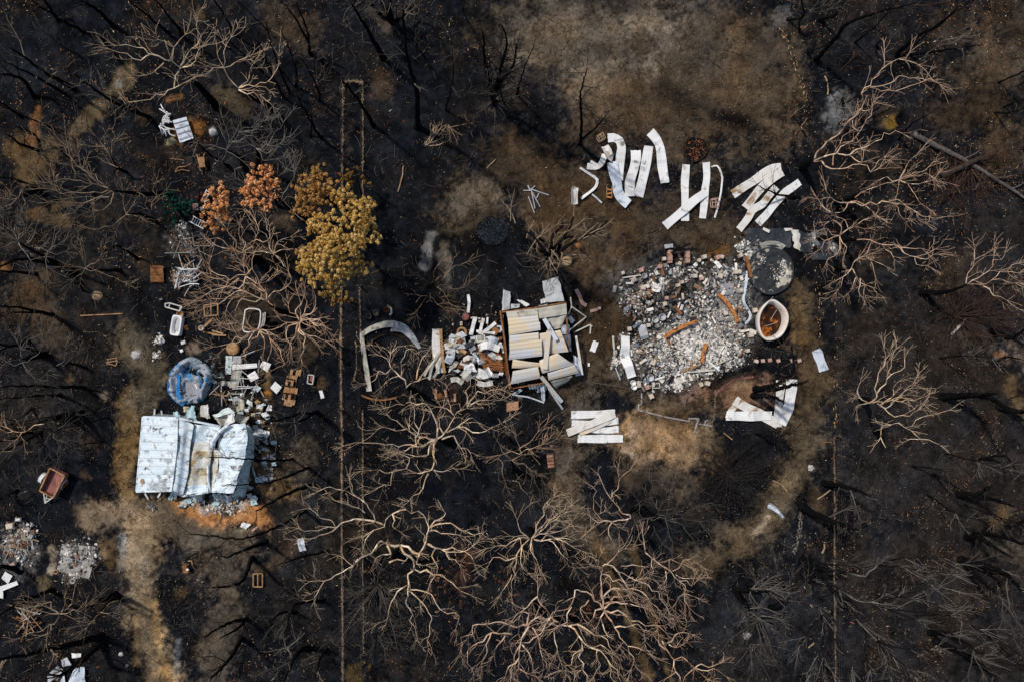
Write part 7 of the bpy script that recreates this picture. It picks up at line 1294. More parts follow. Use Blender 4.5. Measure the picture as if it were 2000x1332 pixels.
for k in range(150):
    u = pr.random(); x, y = (pr.gauss(508, 14), pr.uniform(805, 960)) if u < .5 else (pr.uniform(350, 500), pr.gauss(975, 8)) if u < .8 else (pr.uniform(440, 520), pr.gauss(790, 12)); s_ = pr.uniform(.04, .2); a = pr.uniform(0, 6.28); c = GG(x, y, pr.uniform(.12, .4)); cl = pr.choice([(.6, .66, .68), (.5, .56, .56), (.7, .7, .68), (.35, .4, .4), (.42, .56, .6), (.3, .2, .1), (.08, .07, .06), (.5, .44, .34)])
    P = [[c+Vector(((p*math.cos(a)-v*math.sin(a))*s_*1.5, (p*math.sin(a)+v*math.cos(a))*s_, pr.uniform(-.1, .1))) for p in (-1, -.4, .3, 1)] for v in (-1, 0, 1)]; tf.grid(P, cl)
tag(tf.build('torn_cladding', 'chips', solid=.01), 'torn bits of pale cladding strewn round the blue-white shed', None, kind='stuff')
tag(sf.build('scrap_fragments', 'chips', solid=.01), 'small torn bits of white and rusty sheet filling the scrap pile', None, kind='stuff')
yb = thing('yellow_box', 'cream square box with a dark stained lid in the scrap pile', 'box', GG(*SP(660, 615)))
MB().box(GG(*SP(660, 615, .6)), (.72, .55, .3), (0, 0, .12)).build('body', 'cream_sheet', yb, bevel=.02); MB().box(GG(*SP(655, 605, .775)), (.5, .36, .05), (0, 0, .12)).build('lid', 'concrete', yb, bevel=.01)
o = MB().box(GG(*SP(525, 685, .5)), (.75, .4, .2), (.1, .1, .45)).box(GG(*SP(525, 685, .62)), (.68, .33, .04), (.1, .1, .45)).build('dark_case', 'black_liner', bevel=.02); tag(o, 'dark metal case left of the cream box in the scrap pile', 'case')
o = MB().lathe(GG(*SP(440, 540, .1)), [(.3, 0), (.42, .1), (.42, .24), (.34, .3), (.24, .26), (.2, .1)], 24).build('burnt_wheel_disc', 'ochre_rust', smooth=True); tag(o, 'rusty round wheel rim above the scrap pile', 'wheel')
o = MB().lathe(GG(*SP(435, 540, .3)), [(.0, .02), (.07, .02), (.07, 0)], 12).build('hub_disc', 'enamel'); o.parent = None; tag(o, 'tiny white cap inside the rusty wheel rim', 'cap')
pk = thing('pink_drum', 'pinkish burnt drum above the white planks', 'drum', GG(*SP(480, 360))); 
MB().lathe(GG(*SP(485, 360, .05)), [(.0, .36), (.27, .36), (.29, .3), (.29, 0)], 18).build('body', 'pink_rust', pk, smooth=True); MB().tube(cr([GG(*SP(x, y, .4)) for x, y in ((455, 370), (445, 335), (470, 310), (500, 325))], .1), .03, 5).build('hoop', 'dark_pipe', pk)
for i, (x, y) in enumerate([(428, 425), (430, 450), (640, 380), (645, 415), (555, 370)]):
    o = MB().box(GG(*SP(x, y, .1)), (.2, .14, .2), (0, 0, .2)).box(GG(*SP(x, y, .21)), (.1, .06, .04), (0, 0, .2)).build('pale_block', 'brick'); tag(o, ['upper pale block of the two left of the rusty wheel', 'lower pale block of the two left of the rusty wheel', 'upper pale block beside the second white plank', 'lower pale block beside the second white plank', 'pale block touching the first white plank'][i], 'block', 'small blocks above the scrap pile')
cb = thing('block_row', 'dark burnt hollow blocks above the white planks', 'blocks', GG(*SP(590, 320)))
for x, y in [(560, 290), (590, 315), (622, 325), (555, 350), (590, 340)]:
    p = GG(*SP(x, y, .1))
    for dx, dy, w, h in ((-.1, 0, .04, .24), (.1, 0, .04, .24), (0, -.1, .16, .04), (0, .1, .16, .04)): MB().box(p+Vector((dx, dy, 0)), (w, h, .18)).build('block_wall', 'char_brown', cb)
rp = thing('rusty_spring_mat', 'fan of rusty orange rods at the right of the scrap pile', 'rods', GG(*SP(770, 870)))
for k in range(26):
    t = k/25; a = SP(lerp(640, 690, t)+pr.uniform(-10, 10), lerp(760, 960, t), .35+pr.uniform(-.05, .1)); b2 = SP(lerp(900, 930, t), lerp(820, 1000, t)+pr.uniform(-25, 25), .4+pr.uniform(-.05, .1))
    MB().tube([GG(*a), GG(*b2)], .035, 5).build('rod', 'rust' if k % 3 else 'bright_rust', rp)
for k in range(6):
    a = SP(840+k*22, 600+k*15, .2); b2 = SP(925+k*12, 960+k*35, .2); MB().tube([GG(*a), GG(*b2)], .022, 5).build('rod', 'rust', rp)
o = MB().disc(GG(*SP(875, 838, .6)), .28, 18, .55, -.3).build('oval_plate', 'cream_sheet', solid=.03); tag(o, 'cream oval plate on the fan of rusty rods', 'plate')
sl_ = thing('paling_bundle', 'brown burnt boards and bricks below the scrap pile', 'boards', GG(870, 780))
for k in range(9): MB().box(GG(852+k*6+pr.uniform(-2, 2), 772+pr.uniform(-8, 14), .08), (.2, .9*pr.uniform(.5, 1), .1), (0, 0, pr.uniform(-.15, .15))).build('board', 'red_brick' if k % 3 == 0 else 'char_brown', sl_)
o = MB().lathe(GG(860, 773, .02), [(.0, .3), (.22, .3), (.24, .24), (.24, 0)], 18).build('burnt_drum', 'rust', smooth=True); tag(o, 'round rusty drum lid below the scrap pile', 'drum')

# --- blue collapsed pool
PB = tz(280, 560, 5.121)
pool = thing('collapsed_pool', 'collapsed round pool of grey and bright blue liner', 'pool', GG(372, 745))
pc = GG(372, 746); rows = []; prr = random.Random(3)
for i in range(34):
    u = i/33; row = []
    for k in range(73):
        a = 2*math.pi*(k % 72)/72; R = 1.75*(1+.06*math.sin(2*a+1)+.04*math.sin(5*a)+.05*max(0, math.sin(a)))
        rr = R*u; x, y = rr*math.cos(a)*.93, rr*math.sin(a)*1.08
        wall = .42*math.exp(-((u-.80)/.15)**2); z = .1+wall*(1+.3*math.sin(3*a+2))+.60*(float(fbm((pc.x+x)*1.7+5, (pc.y+y)*1.7, 9, 4))-.5)*(1 if u < .97 else 0)
        z += .12*math.sin(a*19+u*22+math.sin(a*5)*3)*sstep(.35, .6, u)*(u < .97)+.25*math.exp(-((x+.55)/.22)**2)*(u < .8)
        if i == 33: z = .0
        row.append(Vector((pc.x+x, pc.y+y, pc.z+float(z))))
    rows.append(row)
MB().grid(rows, flip=True).build('liner', 'blue_liner', pool, smooth=True)
for pts, w in [(((372, 870), (380, 960), (375, 1040), (400, 1110), (440, 1160)), .26), (((265, 940), (275, 1040), (300, 1090), (350, 1140), (420, 1190)), .10), (((275, 890), (310, 830), (370, 780)), .10), (((555, 850), (590, 930), (605, 1000)), .12)]:
    P = ribbon([PB(*p)+(.0,) for p in pts], w, prr, .42 if w > .12 else .25, .1, 2, .03, .15, twist=.4); MB().grid(P).build('blue_fold', 'blue_cloth', pool, solid=.02)
panel(pool, 'pool_floor', 'tarp', PB(420, 950, .33), PB(560, 960, .33), PB(560, 1080, .33), PB(430, 1080, .33), prr, 8, 8, ribs=False, crumple=.04)
panel(pool, 'pool_floor', 'tarp', PB(480, 1080, .36), PB(550, 1090, .36), PB(540, 1160, .36), PB(470, 1150, .36), prr, 8, 8, ribs=False, crumple=.04)
o = MB().bar(GG(*PB(515, 970, .7)), GG(*PB(540, 1020, .7)), .09, .05).build('white_stick', 'enamel'); tag(o, 'short white stick lying in the collapsed pool', 'stick')

# --- burnt furniture and scrap at the left
bt_ = thing('bathtub', 'white bathtub lying right of the pale soil patch', 'bathtub', GG(*PB(350, 390)))
bc = GG(*PB(350, 390)); Q = []
ca, sa = math.cos(-.16), math.sin(-.16)
def bp(x, y, z): return Vector((bc.x+x*ca-y*sa, bc.y+x*sa+y*ca, bc.z+z))
prof = [(.40, .80, .0), (.40, .80, .45), (.37, .77, .47), (.27, .66, .44), (.22, .58, .2), (.12, .4, .14), (.001, .001, .13)]
for k in range(29):
    a = 2*math.pi*k/28; row = []
    for i, (hx, hy, z) in enumerate(prof):
        e = .35 if i < 3 else .7; cx = math.copysign(abs(math.cos(a))**e, math.cos(a)); sy = math.copysign(abs(math.sin(a))**e, math.sin(a)); row.append(bp(hx*cx, hy*sy+(-.05 if i > 3 else 0), z))
    Q.append(row)
MB().grid(Q).build('shell', 'enamel', bt_, smooth=True)
MB().disc(bp(.02, .05, .24), .22, 18, 2.3, -.16, .1).build('ash_fill', 'grey_sheet', bt_)
can('rusty pot ring between the bathtub and the burnt couch frame', 378, 280, .26, .25, 'ochre_rust', T=PB, name='rusty_pot', cat='pot')
frame_thing('burnt cot frame above the bathtub', [(240, 175), (285, 168), (410, 205), (385, 248), (245, 208)], PB, .045, 'pale_pipe', extra=[((290, 170), (278, 215)), ((395, 205), (385, 245))], z=.4, legs=.35, cat='cot')
MB_ = thing('rusty_spring', 'tangle of rusty wire right of the bathtub', 'wire', GG(*PB(425, 410)))
for k in range(7): MB().tube(cr([GG(*PB(425+pr.uniform(-28, 28), 410+pr.uniform(-28, 28), pr.uniform(.05, .3))) for _ in range(3)], .15), .022, 4).build('wire', 'rust', MB_)
frame_thing('square yellowish trampoline-like frame with a middle bar', [(625, 190), (762, 170), (765, 285), (632, 300)], PB, .04, 'ochre_rust', extra=[((695, 180), (697, 292))], z=.35, legs=.3, name='table_skeleton')
frame_thing('faint square frame right of the yellowish frame', [(905, 345), (995, 350), (985, 440), (900, 430)], PB, .025, 'dark_pipe', z=.2)
frame_thing('white rounded tube frame under the brown bare limbs', [(1045, 240), (1080, 225), (1160, 230), (1195, 250), (1195, 330), (1180, 410), (1150, 440), (1090, 458), (1035, 450), (1020, 420), (1035, 320)], PB, .06, 'tub_plastic', z=.5, smooth_=True, name='tube_hoop')
wall_strip('wide white curved band on the right of the rounded tube frame', [PB(1195, 260), PB(1192, 330), PB(1170, 415)], .5, .5, 'tank_sheet', 'curved_band', 'band', lean=.7)
can('pale cylinder end of a burnt pipe below the yellowish frame', 592, 415, .2, .3, 'brick', T=PB, name='burnt_pipe_end', cat='pipe', z=.3)
bar_thing('ochre burnt pipe leading from the pale cylinder end', 'burnt_pipe', PB(615, 400, .3), PB(690, 330, .3), .16, .14, 'ochre_rust', 'pipe', flange=False)
for a, b, lb in [((690, 440, .1), (800, 470, .1), 'burnt ochre plank below the yellowish frame'), ((600, 450, .1), (740, 480, .1), 'lower burnt plank below the yellowish frame'), ((690, 480, .12), (830, 488, .12), 'thin grey rod below the burnt planks'), ((990, 695, .2), (1118, 640, .3), 'thin pale rod beside the orange round lid')]:
    bar_thing(lb, 'plank', PB(*a), PB(*b), .12 if 'plank' in lb else .05, .08, 'ochre_rust' if 'plank' in lb else 'pipe', 'plank', flange=False)
o = MB().lathe(GG(*PB(905, 620, .1)), [(.0, .28), (.42, .3), (.5, .24), (.5, 0)], 24).build('drum_cover', 'ochre_rust', smooth=True); tag(o, 'round orange rusted drum top above the white scrap sheets', 'drum')
for x, y, w, h, mt, lb in [(400, 558, .35, .25, 'cream_sheet', 'small ochre box below the bathtub'), (382, 640, .22, .22, 'enamel', 'tiny white cube below the ochre box'), (175, 130, .28, .16, 'concrete', 'tiny grey block above the cot frame')]:
    o = MB().box(GG(*PB(x, y, .12)), (w, h, .2), (0, 0, .3)).box(GG(*PB(x, y, .23)), (w*.7, h*.6, .04), (0, 0, .3)).build('small_box', mt); tag(o, lb, 'box', 'small boxes by the bathtub')
for lb, cs, hs, mt, cu in [
 ('tall pale green sheet at the left of the white scrap sheets', ((825, 690), (890, 690), (875, 875), (818, 870)), (.5, .5, .3, .3), 'green_sheet', .04),
 ('short grey sheet beside the tall pale green one', ((880, 695), (980, 690), (985, 760), (890, 800)), (.4, .4, .4, .4), 'grey_sheet', .06),
 ('white level bar sheet in the middle of the scrap sheets', ((890, 780), (1135, 765), (1140, 808), (890, 830)), (.7, .7, .7, .7), 'white_sheet', .03),
 ('grey crumpled upright sheet in the white scrap sheets', ((895, 830), (985, 835), (945, 1010), (858, 1008)), (.6, .6, .4, .4), 'tank_sheet', .06),
 ('small pale sheet lower left of the scrap sheets', ((790, 940), (865, 945), (862, 995), (782, 985)), (.3, .3, .3, .3), 'tank_sheet', .04),
 ('upper white square tile sheet at the right of the scrap sheets', ((1195, 740), (1278, 772), (1238, 852), (1160, 800)), (.5, .5, .5, .5), 'white_sheet', .02),
 ('lower white square tile sheet at the right of the scrap sheets', ((1036, 888), (1115, 838), (1158, 908), (1075, 950)), (.7, .7, .7, .7), 'white_sheet', .02),
 ('ribbed pale square sheet standing apart on the brown earth', ((1318, 945), (1384, 1003), (1332, 1070), (1268, 1010)), (.2, .2, .2, .2), 'white_sheet', .01),
 ('crumpled white scrap below the ribbed square sheet', ((1255, 1172), (1285, 1190), (1285, 1240), (1230, 1238)), (.2, .2, .2, .2), 'white_sheet', .08),
 ('pale crumpled plate among the burnt poles above the shed', ((1040, 1120), (1090, 1150), (1090, 1200), (1030, 1160)), (.4, .4, .4, .4), 'green_sheet', .05),
 ('grey crumpled plate among the burnt poles above the shed', ((950, 1110), (1010, 1130), (1010, 1220), (945, 1230)), (.4, .4, .4, .4), 'stained_sheet', .1)]:
    P = patch_rows(*[PB(c[0], c[1], h) for c, h in zip(cs, hs)], 8, 8, pr, crumple=cu, rib_h=.015)
    tag(MB().grid(P, flip=True).build('metal_sheet', mt, solid=.012), lb, 'metal sheet', 'white scrap sheets above the shed')
pg = thing('pole_tangle', 'tangle of pale tent poles below the white scrap sheets', 'poles', GG(*PB(960, 1000)))
for a, b in [((740, 905, .2), (810, 905, .2)), ((780, 940, .3), (785, 1190, .2)), ((970, 915, .8), (1120, 920, .7)), ((940, 995, .5), (1130, 1000, .5)), ((965, 880, .8), (1000, 1100, .2)), ((1160, 730, .6), (1140, 950, .4)), ((1120, 950, .4), (1205, 1095, .1)), ((985, 840, .6), (1050, 890, .5)), ((985, 890, .4), (1010, 1000, .4)), ((1050, 980, .3), (1010, 1060, .2)), ((660, 1080, .2), (760, 985, .4)), ((850, 1040, .3), (920, 1180, .1)), ((1130, 1000, .4), (1080, 1110, .1)), ((890, 1020, .5), (1080, 1010, .5)), ((840, 1070, .3), (960, 1070, .2)), ((1000, 900, .6), (1000, 960, .5))]:
    MB().tube([GG(*PB(*a)), GG(*PB(*b))], .035, 5).build('pole', 'pipe' if pr.random() < .5 else 'pale_pipe', pg)
bb_ = thing('burnt_stake_bundle', 'spiky bundle of tan sticks between the pool and the shed', 'sticks', GG(*PB(790, 1090)))
for k in range(12):
    a = pr.uniform(0, 6.28); MB().tube(cr([GG(*PB(790, 1090, .25)), GG(*PB(790+60*math.cos(a), 1090+30*math.sin(a), .4)), GG(*PB(790+pr.uniform(70, 140)*math.cos(a), 1090+pr.uniform(40, 100)*math.sin(a), .1))], .15), .028, 4).build('stick', 'wood', bb_)
# rusted plank pallet, small cart
pal = thing('burnt_plank_platform', 'rotten ochre plank platform left of the fence line', 'platform', GG(567, 757))
for k in range(5):
    y0 = 0
    for j in range(6):
        cx = 556+k*5.4+(j-2.5)*-2.4; cy = 728+j*11.5+pr.uniform(-1.5, 1.5)
        if pr.random() < .12: continue
        MB().box(GG(cx+2, cy, .1), (.2, .5*pr.uniform(.9, 1.1), .06), (pr.uniform(-.05, .05), pr.uniform(-.05, .05), -.2+pr.uniform(-.06, .06))).build('plank', 'ochre_rust' if pr.random() < .75 else 'char_brown', pal)
for k in range(3): MB().box(GG(566-k*2.0, 740+k*14, .17), (.85, .1, .08), (0, 0, -.2+.05*k)).build('crossbar', 'char_brown', pal)
bx = thing('small_red_cart', 'small box cart with a red inside beside the plank platform', 'cart', GG(608, 740))
for a, b, c in [((603, 731), (614, 733), .05), ((601, 748), (611, 750), .05), ((603, 731), (601, 748), .05), ((614, 733), (611, 750), .05)]: MB().bar(GG(*a, .25), GG(*b, .25), .06, .3).build('side', 'pale_pipe', bx)
MB().box(GG(607.5, 738, .2), (.42, .5, .05), (0, 0, -.15)).build('bed', 'pink_rust', bx)
sheet('small white leaning plate right of the cart', [(627, 762), (631, 777)], .28, 'white_sheet', ribs=1, group='loose sheets')
# rusty trailer
IL = tile(0, 2); tr = thing('box_trailer', 'rusty red box trailer with its drawbar, alone at the left', 'trailer', GG(*IL(310, 165)))
tcs = [IL(300, 75), IL(385, 118), IL(318, 248), IL(238, 208)]
tp_ = [GG(p[0], p[1], .75) for p in tcs]; bt0 = [Vector((p.x, p.y, .5)) for p in tp_]
MB().add(bt0, [(3, 2, 1, 0)]).build('bed', 'pink_rust', tr, solid=.04)
for a, b in zip((0, 1, 2, 3), (1, 2, 3, 0)):
    MB().bar(tp_[a]-Vector((0, 0, .1)), tp_[b]-Vector((0, 0, .1)), .06, .45).build('side', 'pink_rust', tr); MB().bar(tp_[a]+Vector((0, 0, .15)), tp_[b]+Vector((0, 0, .15)), .1, .06).build('top_rail', 'ochre_rust', tr)
fr = IL(262, 282)
for p in (IL(255, 222), IL(310, 248)): MB().bar(GG(*p, .5), GG(*fr, .4), .08, .08).build('drawbar', 'pale_pipe', tr)
MB().bar(GG(*IL(258, 250), .45), GG(*IL(290, 258), .45), .05, .05).build('crossbar', 'pale_pipe', tr); MB().bar(GG(*IL(275, 232), .5), GG(*IL(265, 275), .42), .05, .05).build('crossbar', 'pale_pipe', tr)
for (x, y) in (IL(375, 170), IL(255, 135)):
    w = GG(x, y, .3); ax = (tp_[1]-tp_[0]).normalized()
    rim = []; 
    for k in range(21):
        a = 2*math.pi*k/20; up = Vector((0, 0, 1)); fw = ax.cross(up); d = fw*math.cos(a)+up*math.sin(a); rim.append([w+d*.32-ax*.1, w+d*.32+ax*.1, w+d*.2+ax*.1, w+d*.2-ax*.1, w+d*.32-ax*.1])
    MB().grid(rim).build('wheel', 'rust', tr, smooth=True)
    gd = []
    for k in range(9):
        a = math.pi*(k/8); d = ax.cross(Vector((0, 0, 1)))*math.cos(a)+Vector((0, 0, 1))*math.sin(a); gd.append([w+d*.42-ax*.14, w+d*.42+ax*.14])
    MB().grid(gd).build('mudguard', 'white_sheet', tr, solid=.01)
# left heaps
heap1 = thing('burnt_pole_heap', 'round heap of burnt ochre poles in the lower left', 'poles', GG(55, 1207))
for k in range(34):
    a = pr.uniform(0, 3.14); L = pr.uniform(.4, 1.1); c = GG(55+pr.gauss(0, 9), 1207+pr.gauss(0, 9), pr.uniform(.1, .5)); d = Vector((math.cos(a), math.sin(a), pr.uniform(-.2, .2)))*L
    MB().tube([c-d, c+d], pr.uniform(.025, .05), 5).build('pole', pr.choice(['ochre_rust', 'wood', 'char_brown', 'dark_pipe', 'rust', 'pipe']), heap1)
heap2 = thing('tube_heap', 'heap of pale bent furniture tubes beside the rusty steel plate', 'tubes', GG(360, 540))
for k in range(34):
    a = pr.uniform(0, 3.14); L = pr.uniform(.3, .9); c = GG(364+pr.gauss(0, 11), 538+pr.gauss(0, 10), pr.uniform(.1, .6)); d = Vector((math.cos(a), math.sin(a), pr.uniform(-.2, .2)))*L
    MB().tube(cr([c-d, c+Vector((pr.uniform(-.2, .2), pr.uniform(-.2, .2), .1)), c+d], .2), .04, 5).build('tube', pr.choice(['enamel', 'pipe', 'pale_pipe', 'rust', 'enamel']), heap2)
MB().tube([GG(351, 527, .7), GG(386, 526, .7)], .05, 6).build('tube', 'enamel', heap2); MB().tube([GG(341, 564, .4), GG(350, 530, .6)], .05, 6).build('tube', 'enamel', heap2)
rp2 = thing('rusty_steel_plate', 'dark rusty rectangular plate left of the furniture tubes', 'plate', GG(306, 535))
panel(rp2, 'plate', 'rust', (293, 518, .15), (318, 520, .15), (320, 552, .15), (294, 552, .15), pr, 6, 8, crumple=.04)
for k in range(3): MB().bar(GG(294, 522+k*14, .22), GG(320, 523+k*13, .22), .08, .06).build('rib', 'rust', rp2)
heap3 = thing('bed_frame_heap', 'heap of burnt bed frames and rods below the orange-leaved tree', 'frames', GG(370, 470))
for k in range(30):
    a = pr.uniform(0, 3.14); L = pr.uniform(.3, 1.1); c = GG(370+pr.gauss(0, 18), 472+pr.gauss(0, 14), pr.uniform(.05, .4)); d = Vector((math.cos(a), math.sin(a), pr.uniform(-.15, .15)))*L
    MB().tube([c-d, c+d], pr.uniform(.018, .035), 4).build('rod', pr.choice(['dark_pipe', 'dark_pipe', 'rust', 'tank_sheet', 'dark_pipe']), heap3)
for a, b in [((391, 455, .3), (416, 482, .2)), ((388, 490, .2), (414, 503, .2)), ((334, 486, .2), (345, 470, .2)), ((338, 505, .2), (352, 470, .3))]: MB().tube([GG(*a), GG(*b)], .025, 5).build('rod', 'tank_sheet', heap3)
def ladder(label, a, b, w, n, mat='enamel'):
    t = thing('ladder', label, 'ladder', GG(*a)); A0 = GG(*a); B0 = GG(*b); d = (B0-A0).normalized(); s = Vector((-d.y, d.x, 0))*w/2
    MB().tube([A0+s, B0+s], .035, 5).build('side_rail', mat, t); MB().tube([A0-s, B0-s], .035, 5).build('side_rail', mat, t)
    for k in range(n): p = A0.lerp(B0, (k+.5)/n); MB().tube([p-s, p+s], .03, 5).build('rung', mat, t)
ladder('small white ladder rack below the left orange-leaved tree', (374, 428, .3), (400, 442, .4), .5, 6)
ladder('small white rack behind the left orange-leaved tree', (407, 372, .2), (396, 395, .3), .3, 5)
crt = thing('red_crate', 'small reddish crate right of the green shrub', 'crate', GG(382, 405)); MB().box(GG(382, 405, .2), (.42, .5, .3), (0, 0, .1)).build('body', 'pink_rust', crt)
for dx in (-.16, 0, .16): MB().box(GG(382, 405, .38)+Vector((dx, 0, 0)), (.04, .5, .04), (0, 0, .1)).build('slat', 'concrete', crt)
for dy in (-.2, .2): MB().box(GG(382, 405, .385)+Vector((0, dy, .02)), (.42, .04, .04), (0, 0, .1)).build('slat', 'concrete', crt)
o = MB().box(GG(394, 409, .15), (.28, .34, .2), (0, 0, .4)).box(GG(394, 409, .27), (.18, .22, .05), (0, 0, .4)).build('grey_box', 'concrete'); tag(o, 'small grey box beside the reddish crate', 'box')
UL = tz(280, 180, 3.33)
t = thing('corrugated_sheet', 'blue-grey corrugated sheet with dark bars for branch shadows in the upper left', 'metal sheet', GG(*UL(250, 250)))
panel(t, 'sheet', 'blue_sheet', UL(190, 185, .4), UL(278, 162, .4), UL(325, 300, .35), UL(236, 333, .35), pr, 12, 10, ribdir='v', crumple=.01)
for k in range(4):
    u = (k+.6)/4.3; a = (lerp(190, 236, u), lerp(185, 333, u), .46); b = (lerp(278, 325, u), lerp(162, 300, u), .46); MB().bar(GG(*UL(*a)), GG(*UL(*b)), .05, .03).build('batten', 'tarp', t)  # dark bars laid over the sheet in place of branch shadows
wt = thing('white_tube_tangle', 'tangle of white bent tubes left of the upper left corrugated sheet', 'tubes', GG(*UL(150, 210)))
for k in range(20):
    x, y = (150+pr.gauss(0, 10), 150+pr.gauss(0, 28)) if k < 10 else (150+pr.gauss(0, 22), 240+pr.gauss(0, 14)); c = GG(*UL(x, y, pr.uniform(.1, .4))); a = pr.uniform(0, 3.14); d = Vector((math.cos(a), math.sin(a), .1))*pr.uniform(.15, .5)
    MB().tube(cr([c-d, c+Vector((pr.uniform(-.15, .15), pr.uniform(-.15, .15), .1)), c+d], .12), .05, 5).build('tube', 'enamel', wt)
def mound(label, px, py, R, h, mat, name='ash_mound'):
    p = GG(px, py); rr = random.Random(int(px)); rows = [[Vector((p.x+R*u*math.cos(a)*(1+.1*math.sin(3*a+px)), p.y+R*u*math.sin(a)*(1+.1*math.cos(2*a)), p.z-.05+h*(1-u*u)+rr.uniform(-.02, .02)*(u < 1))) for a in [2*math.pi*k/24 for k in range(25)]] for u in (0.001, .3, .55, .75, .9, 1.0)]
    for row in rows: row[-1] = row[0].copy()
    o = MB().grid(rows, flip=True).build(name, mat, smooth=True); return tag(o, label, 'ash', 'ash mounds')
pmat('ash_mat', (.36, .35, .34), (.50, .49, .47), 4, .95, stain=((.16, .155, .15), 2.5, .55, .68), bmp=.6); pmat('moss', (.26, .22, .12), (.34, .30, .18), 4, .95, bmp=.5)
mound('white round ash mound right of the upper left corrugated sheet', 415, 258, .35, .25, 'ash_mat'); mound('olive round mound below the upper left corrugated sheet', 334, 277, .4, .3, 'moss', 'ash_mound')
mound('largest white ash mound left of the blue pool', 264, 693, .42, .2, 'ash_mat'); mound('faint ash mound above the white one left of the pool', 311, 664, .4, .12, 'ash_mat'); mound('small ash mound right of the largest one', 306, 696, .3, .12, 'ash_mat')
mound('tan clod of earth left of the cot frame', 190, 578, .45, .25, 'wood', 'earth_clod'); mound('pale ash mound by the drive below the fence of the shed', 1585, 914, .35, .12, 'ash_mat'); mound('dark gravelly ash disc at the bottom of the drive loop', 1458, 1242, .42, .12, 'concrete')
st_ = thing('burnt_deckchair', 'burnt ochre chair frame below the upper left corrugated sheet', 'chair', GG(392, 318))
panel(st_, 'seat', 'ochre_rust', (384, 308, .5), (397, 306, .5), (400, 326, .45), (389, 328, .45), pr, 5, 5, ribs=False, crumple=.05)
for a, b in [((386, 326, .45), (395, 336, .1)), ((398, 320, .45), (403, 332, .1)), ((386, 308, .5), (384, 302, .1)), ((397, 306, .5), (399, 300, .1))]: MB().bar(GG(*a), GG(*b), .06, .06).build('leg', 'ochre_rust', st_)
pipes('bent rusty wire loops left of the burnt chair', [((205, 520, .1), (250, 505, .15), (300, 515, .1)), ((220, 490, .1), (270, 485, .2), (310, 465, .1)), ((205, 520, .1), (225, 490, .15)), ((175, 432, .1), (235, 440, .15), (265, 445, .1))], .03, 'ochre_rust', UL, 'wire_loops', 'wire')
fc = thing('folding_chair', 'small ochre folding frame left of the white ash mound', 'chair', GG(218, 706))
for a, b in [((208, 702, .4), (228, 698, .4)), ((207, 708, .4), (229, 704, .4)), ((208, 709, .35), (226, 714, .3)), ((226, 714, .3), (229, 704, .4)), ((211, 703, .4), (209, 712, .1)), ((226, 699, .4), (228, 711, .1))]: MB().bar(GG(*a), GG(*b), .06, .05).build('rail', 'ochre_rust', fc)
oc = thing('burnt_chair', 'small rust-red chair on the left track with a white paper on it', 'chair', GG(362, 1118)); MB().box(GG(362, 1113, .45), (.45, .5, .06), (0, 0, .05)).build('seat', 'rust', oc, bevel=.02); MB().box(GG(362, 1104, .7), (.44, .06, .45), (.15, 0, .05)).build('backrest', 'rust', oc, bevel=.02)
for dx in (-.18, .18):
    for dy in (-.2, .2): MB().bar(GG(362, 1113, .43)+Vector((dx, dy, 0)), GG(362, 1113, 0)+Vector((dx*1.1, dy*1.1, 0)), .05, .05).build('leg', 'rust', oc)
o = MB().box(GG(366, 1112, .5), (.2, .14, .02), (0, 0, .1)).box(GG(367, 1113, .515), (.08, .05, .01), (0, 0, .1)).build('paper', 'enamel'); tag(o, 'white paper lying on the rust-red chair', 'paper')
frame_thing('small rusty bracket frame above the rust-red chair', [(369, 1094), (376, 1094), (378, 1106), (381, 1108)], lambda *p: p, .035, 'ochre_rust', closed=False)
mound('tiny pale stone beside the rust-red chair', 387, 1132, .16, .12, 'concrete', 'stone'); mound('oval white stone low on the left track edge', 236, 1277, .22, .15, 'ash_mat', 'stone'); mound('grey stone below the oval white one', 248, 1299, .2, .12, 'concrete', 'stone')
frame_thing('yellowish square frame left of the largest pale tree', [(497, 1118), (515, 1117), (515, 1143), (497, 1143)], lambda *p: p, .035, 'ochre_rust', z=.2, extra=[((506, 1117), (506, 1143))])
rubble('grey starburst of ash and slag on the tan soil below the shed', [(288, 980), (310, 980), (310, 998), (288, 998)], 120, [(299, 988, 10, (('g', 2), ('k', 2), ('w', 1)), 1)], 44)
# small slab by the left edge, white boards, grey sheets
sb = thing('concrete_slab', 'small square grey slab under burnt rubble near the left edge', 'slab', GG(145, 1100)); panel(sb, 'slab', 'concrete', (120, 1062, .03), (192, 1068, .08), (173, 1130, .08), (110, 1115, .08), pr, 10, 10, ribs=False, crumple=.01)
ring2 = MB().lathe(GG(144, 1133, .05), [(.16, 0), (.22, .1), (.22, .2), (.14, .22), (.12, .05)], 18).build('tyre_ring', 'ash_mat', smooth=True); tag(ring2, 'ash-white ring below the small slab', 'ring')
ring2 = MB().lathe(GG(110, 1116, .05), [(.14, 0), (.18, .06), (.18, .1), (.12, .12), (.1, .02)], 18).build('tyre_ring', 'ochre_rust', smooth=True); tag(ring2, 'ochre ring at the left corner of the small slab', 'ring')
for lb, cs in [('white triangular sheet beside the black trunk on the left edge', ((10, 1116), (24, 1124), (15, 1140), (3, 1128))), ('white board pointing right at the left edge', ((2, 1144), (33, 1134), (36, 1141), (4, 1154))), ('white board stub below the pointing one at the left edge', ((-8, 1140), (6, 1146), (7, 1168), (-8, 1164)))]:
    P = patch_rows(*[c+(.2,) for c in cs], 6, 6, pr, crumple=.02, rib_h=.01); tag(MB().grid(P, flip=True).build('white_board', 'white_sheet', solid=.02), lb, 'board', 'white boards at the left edge')
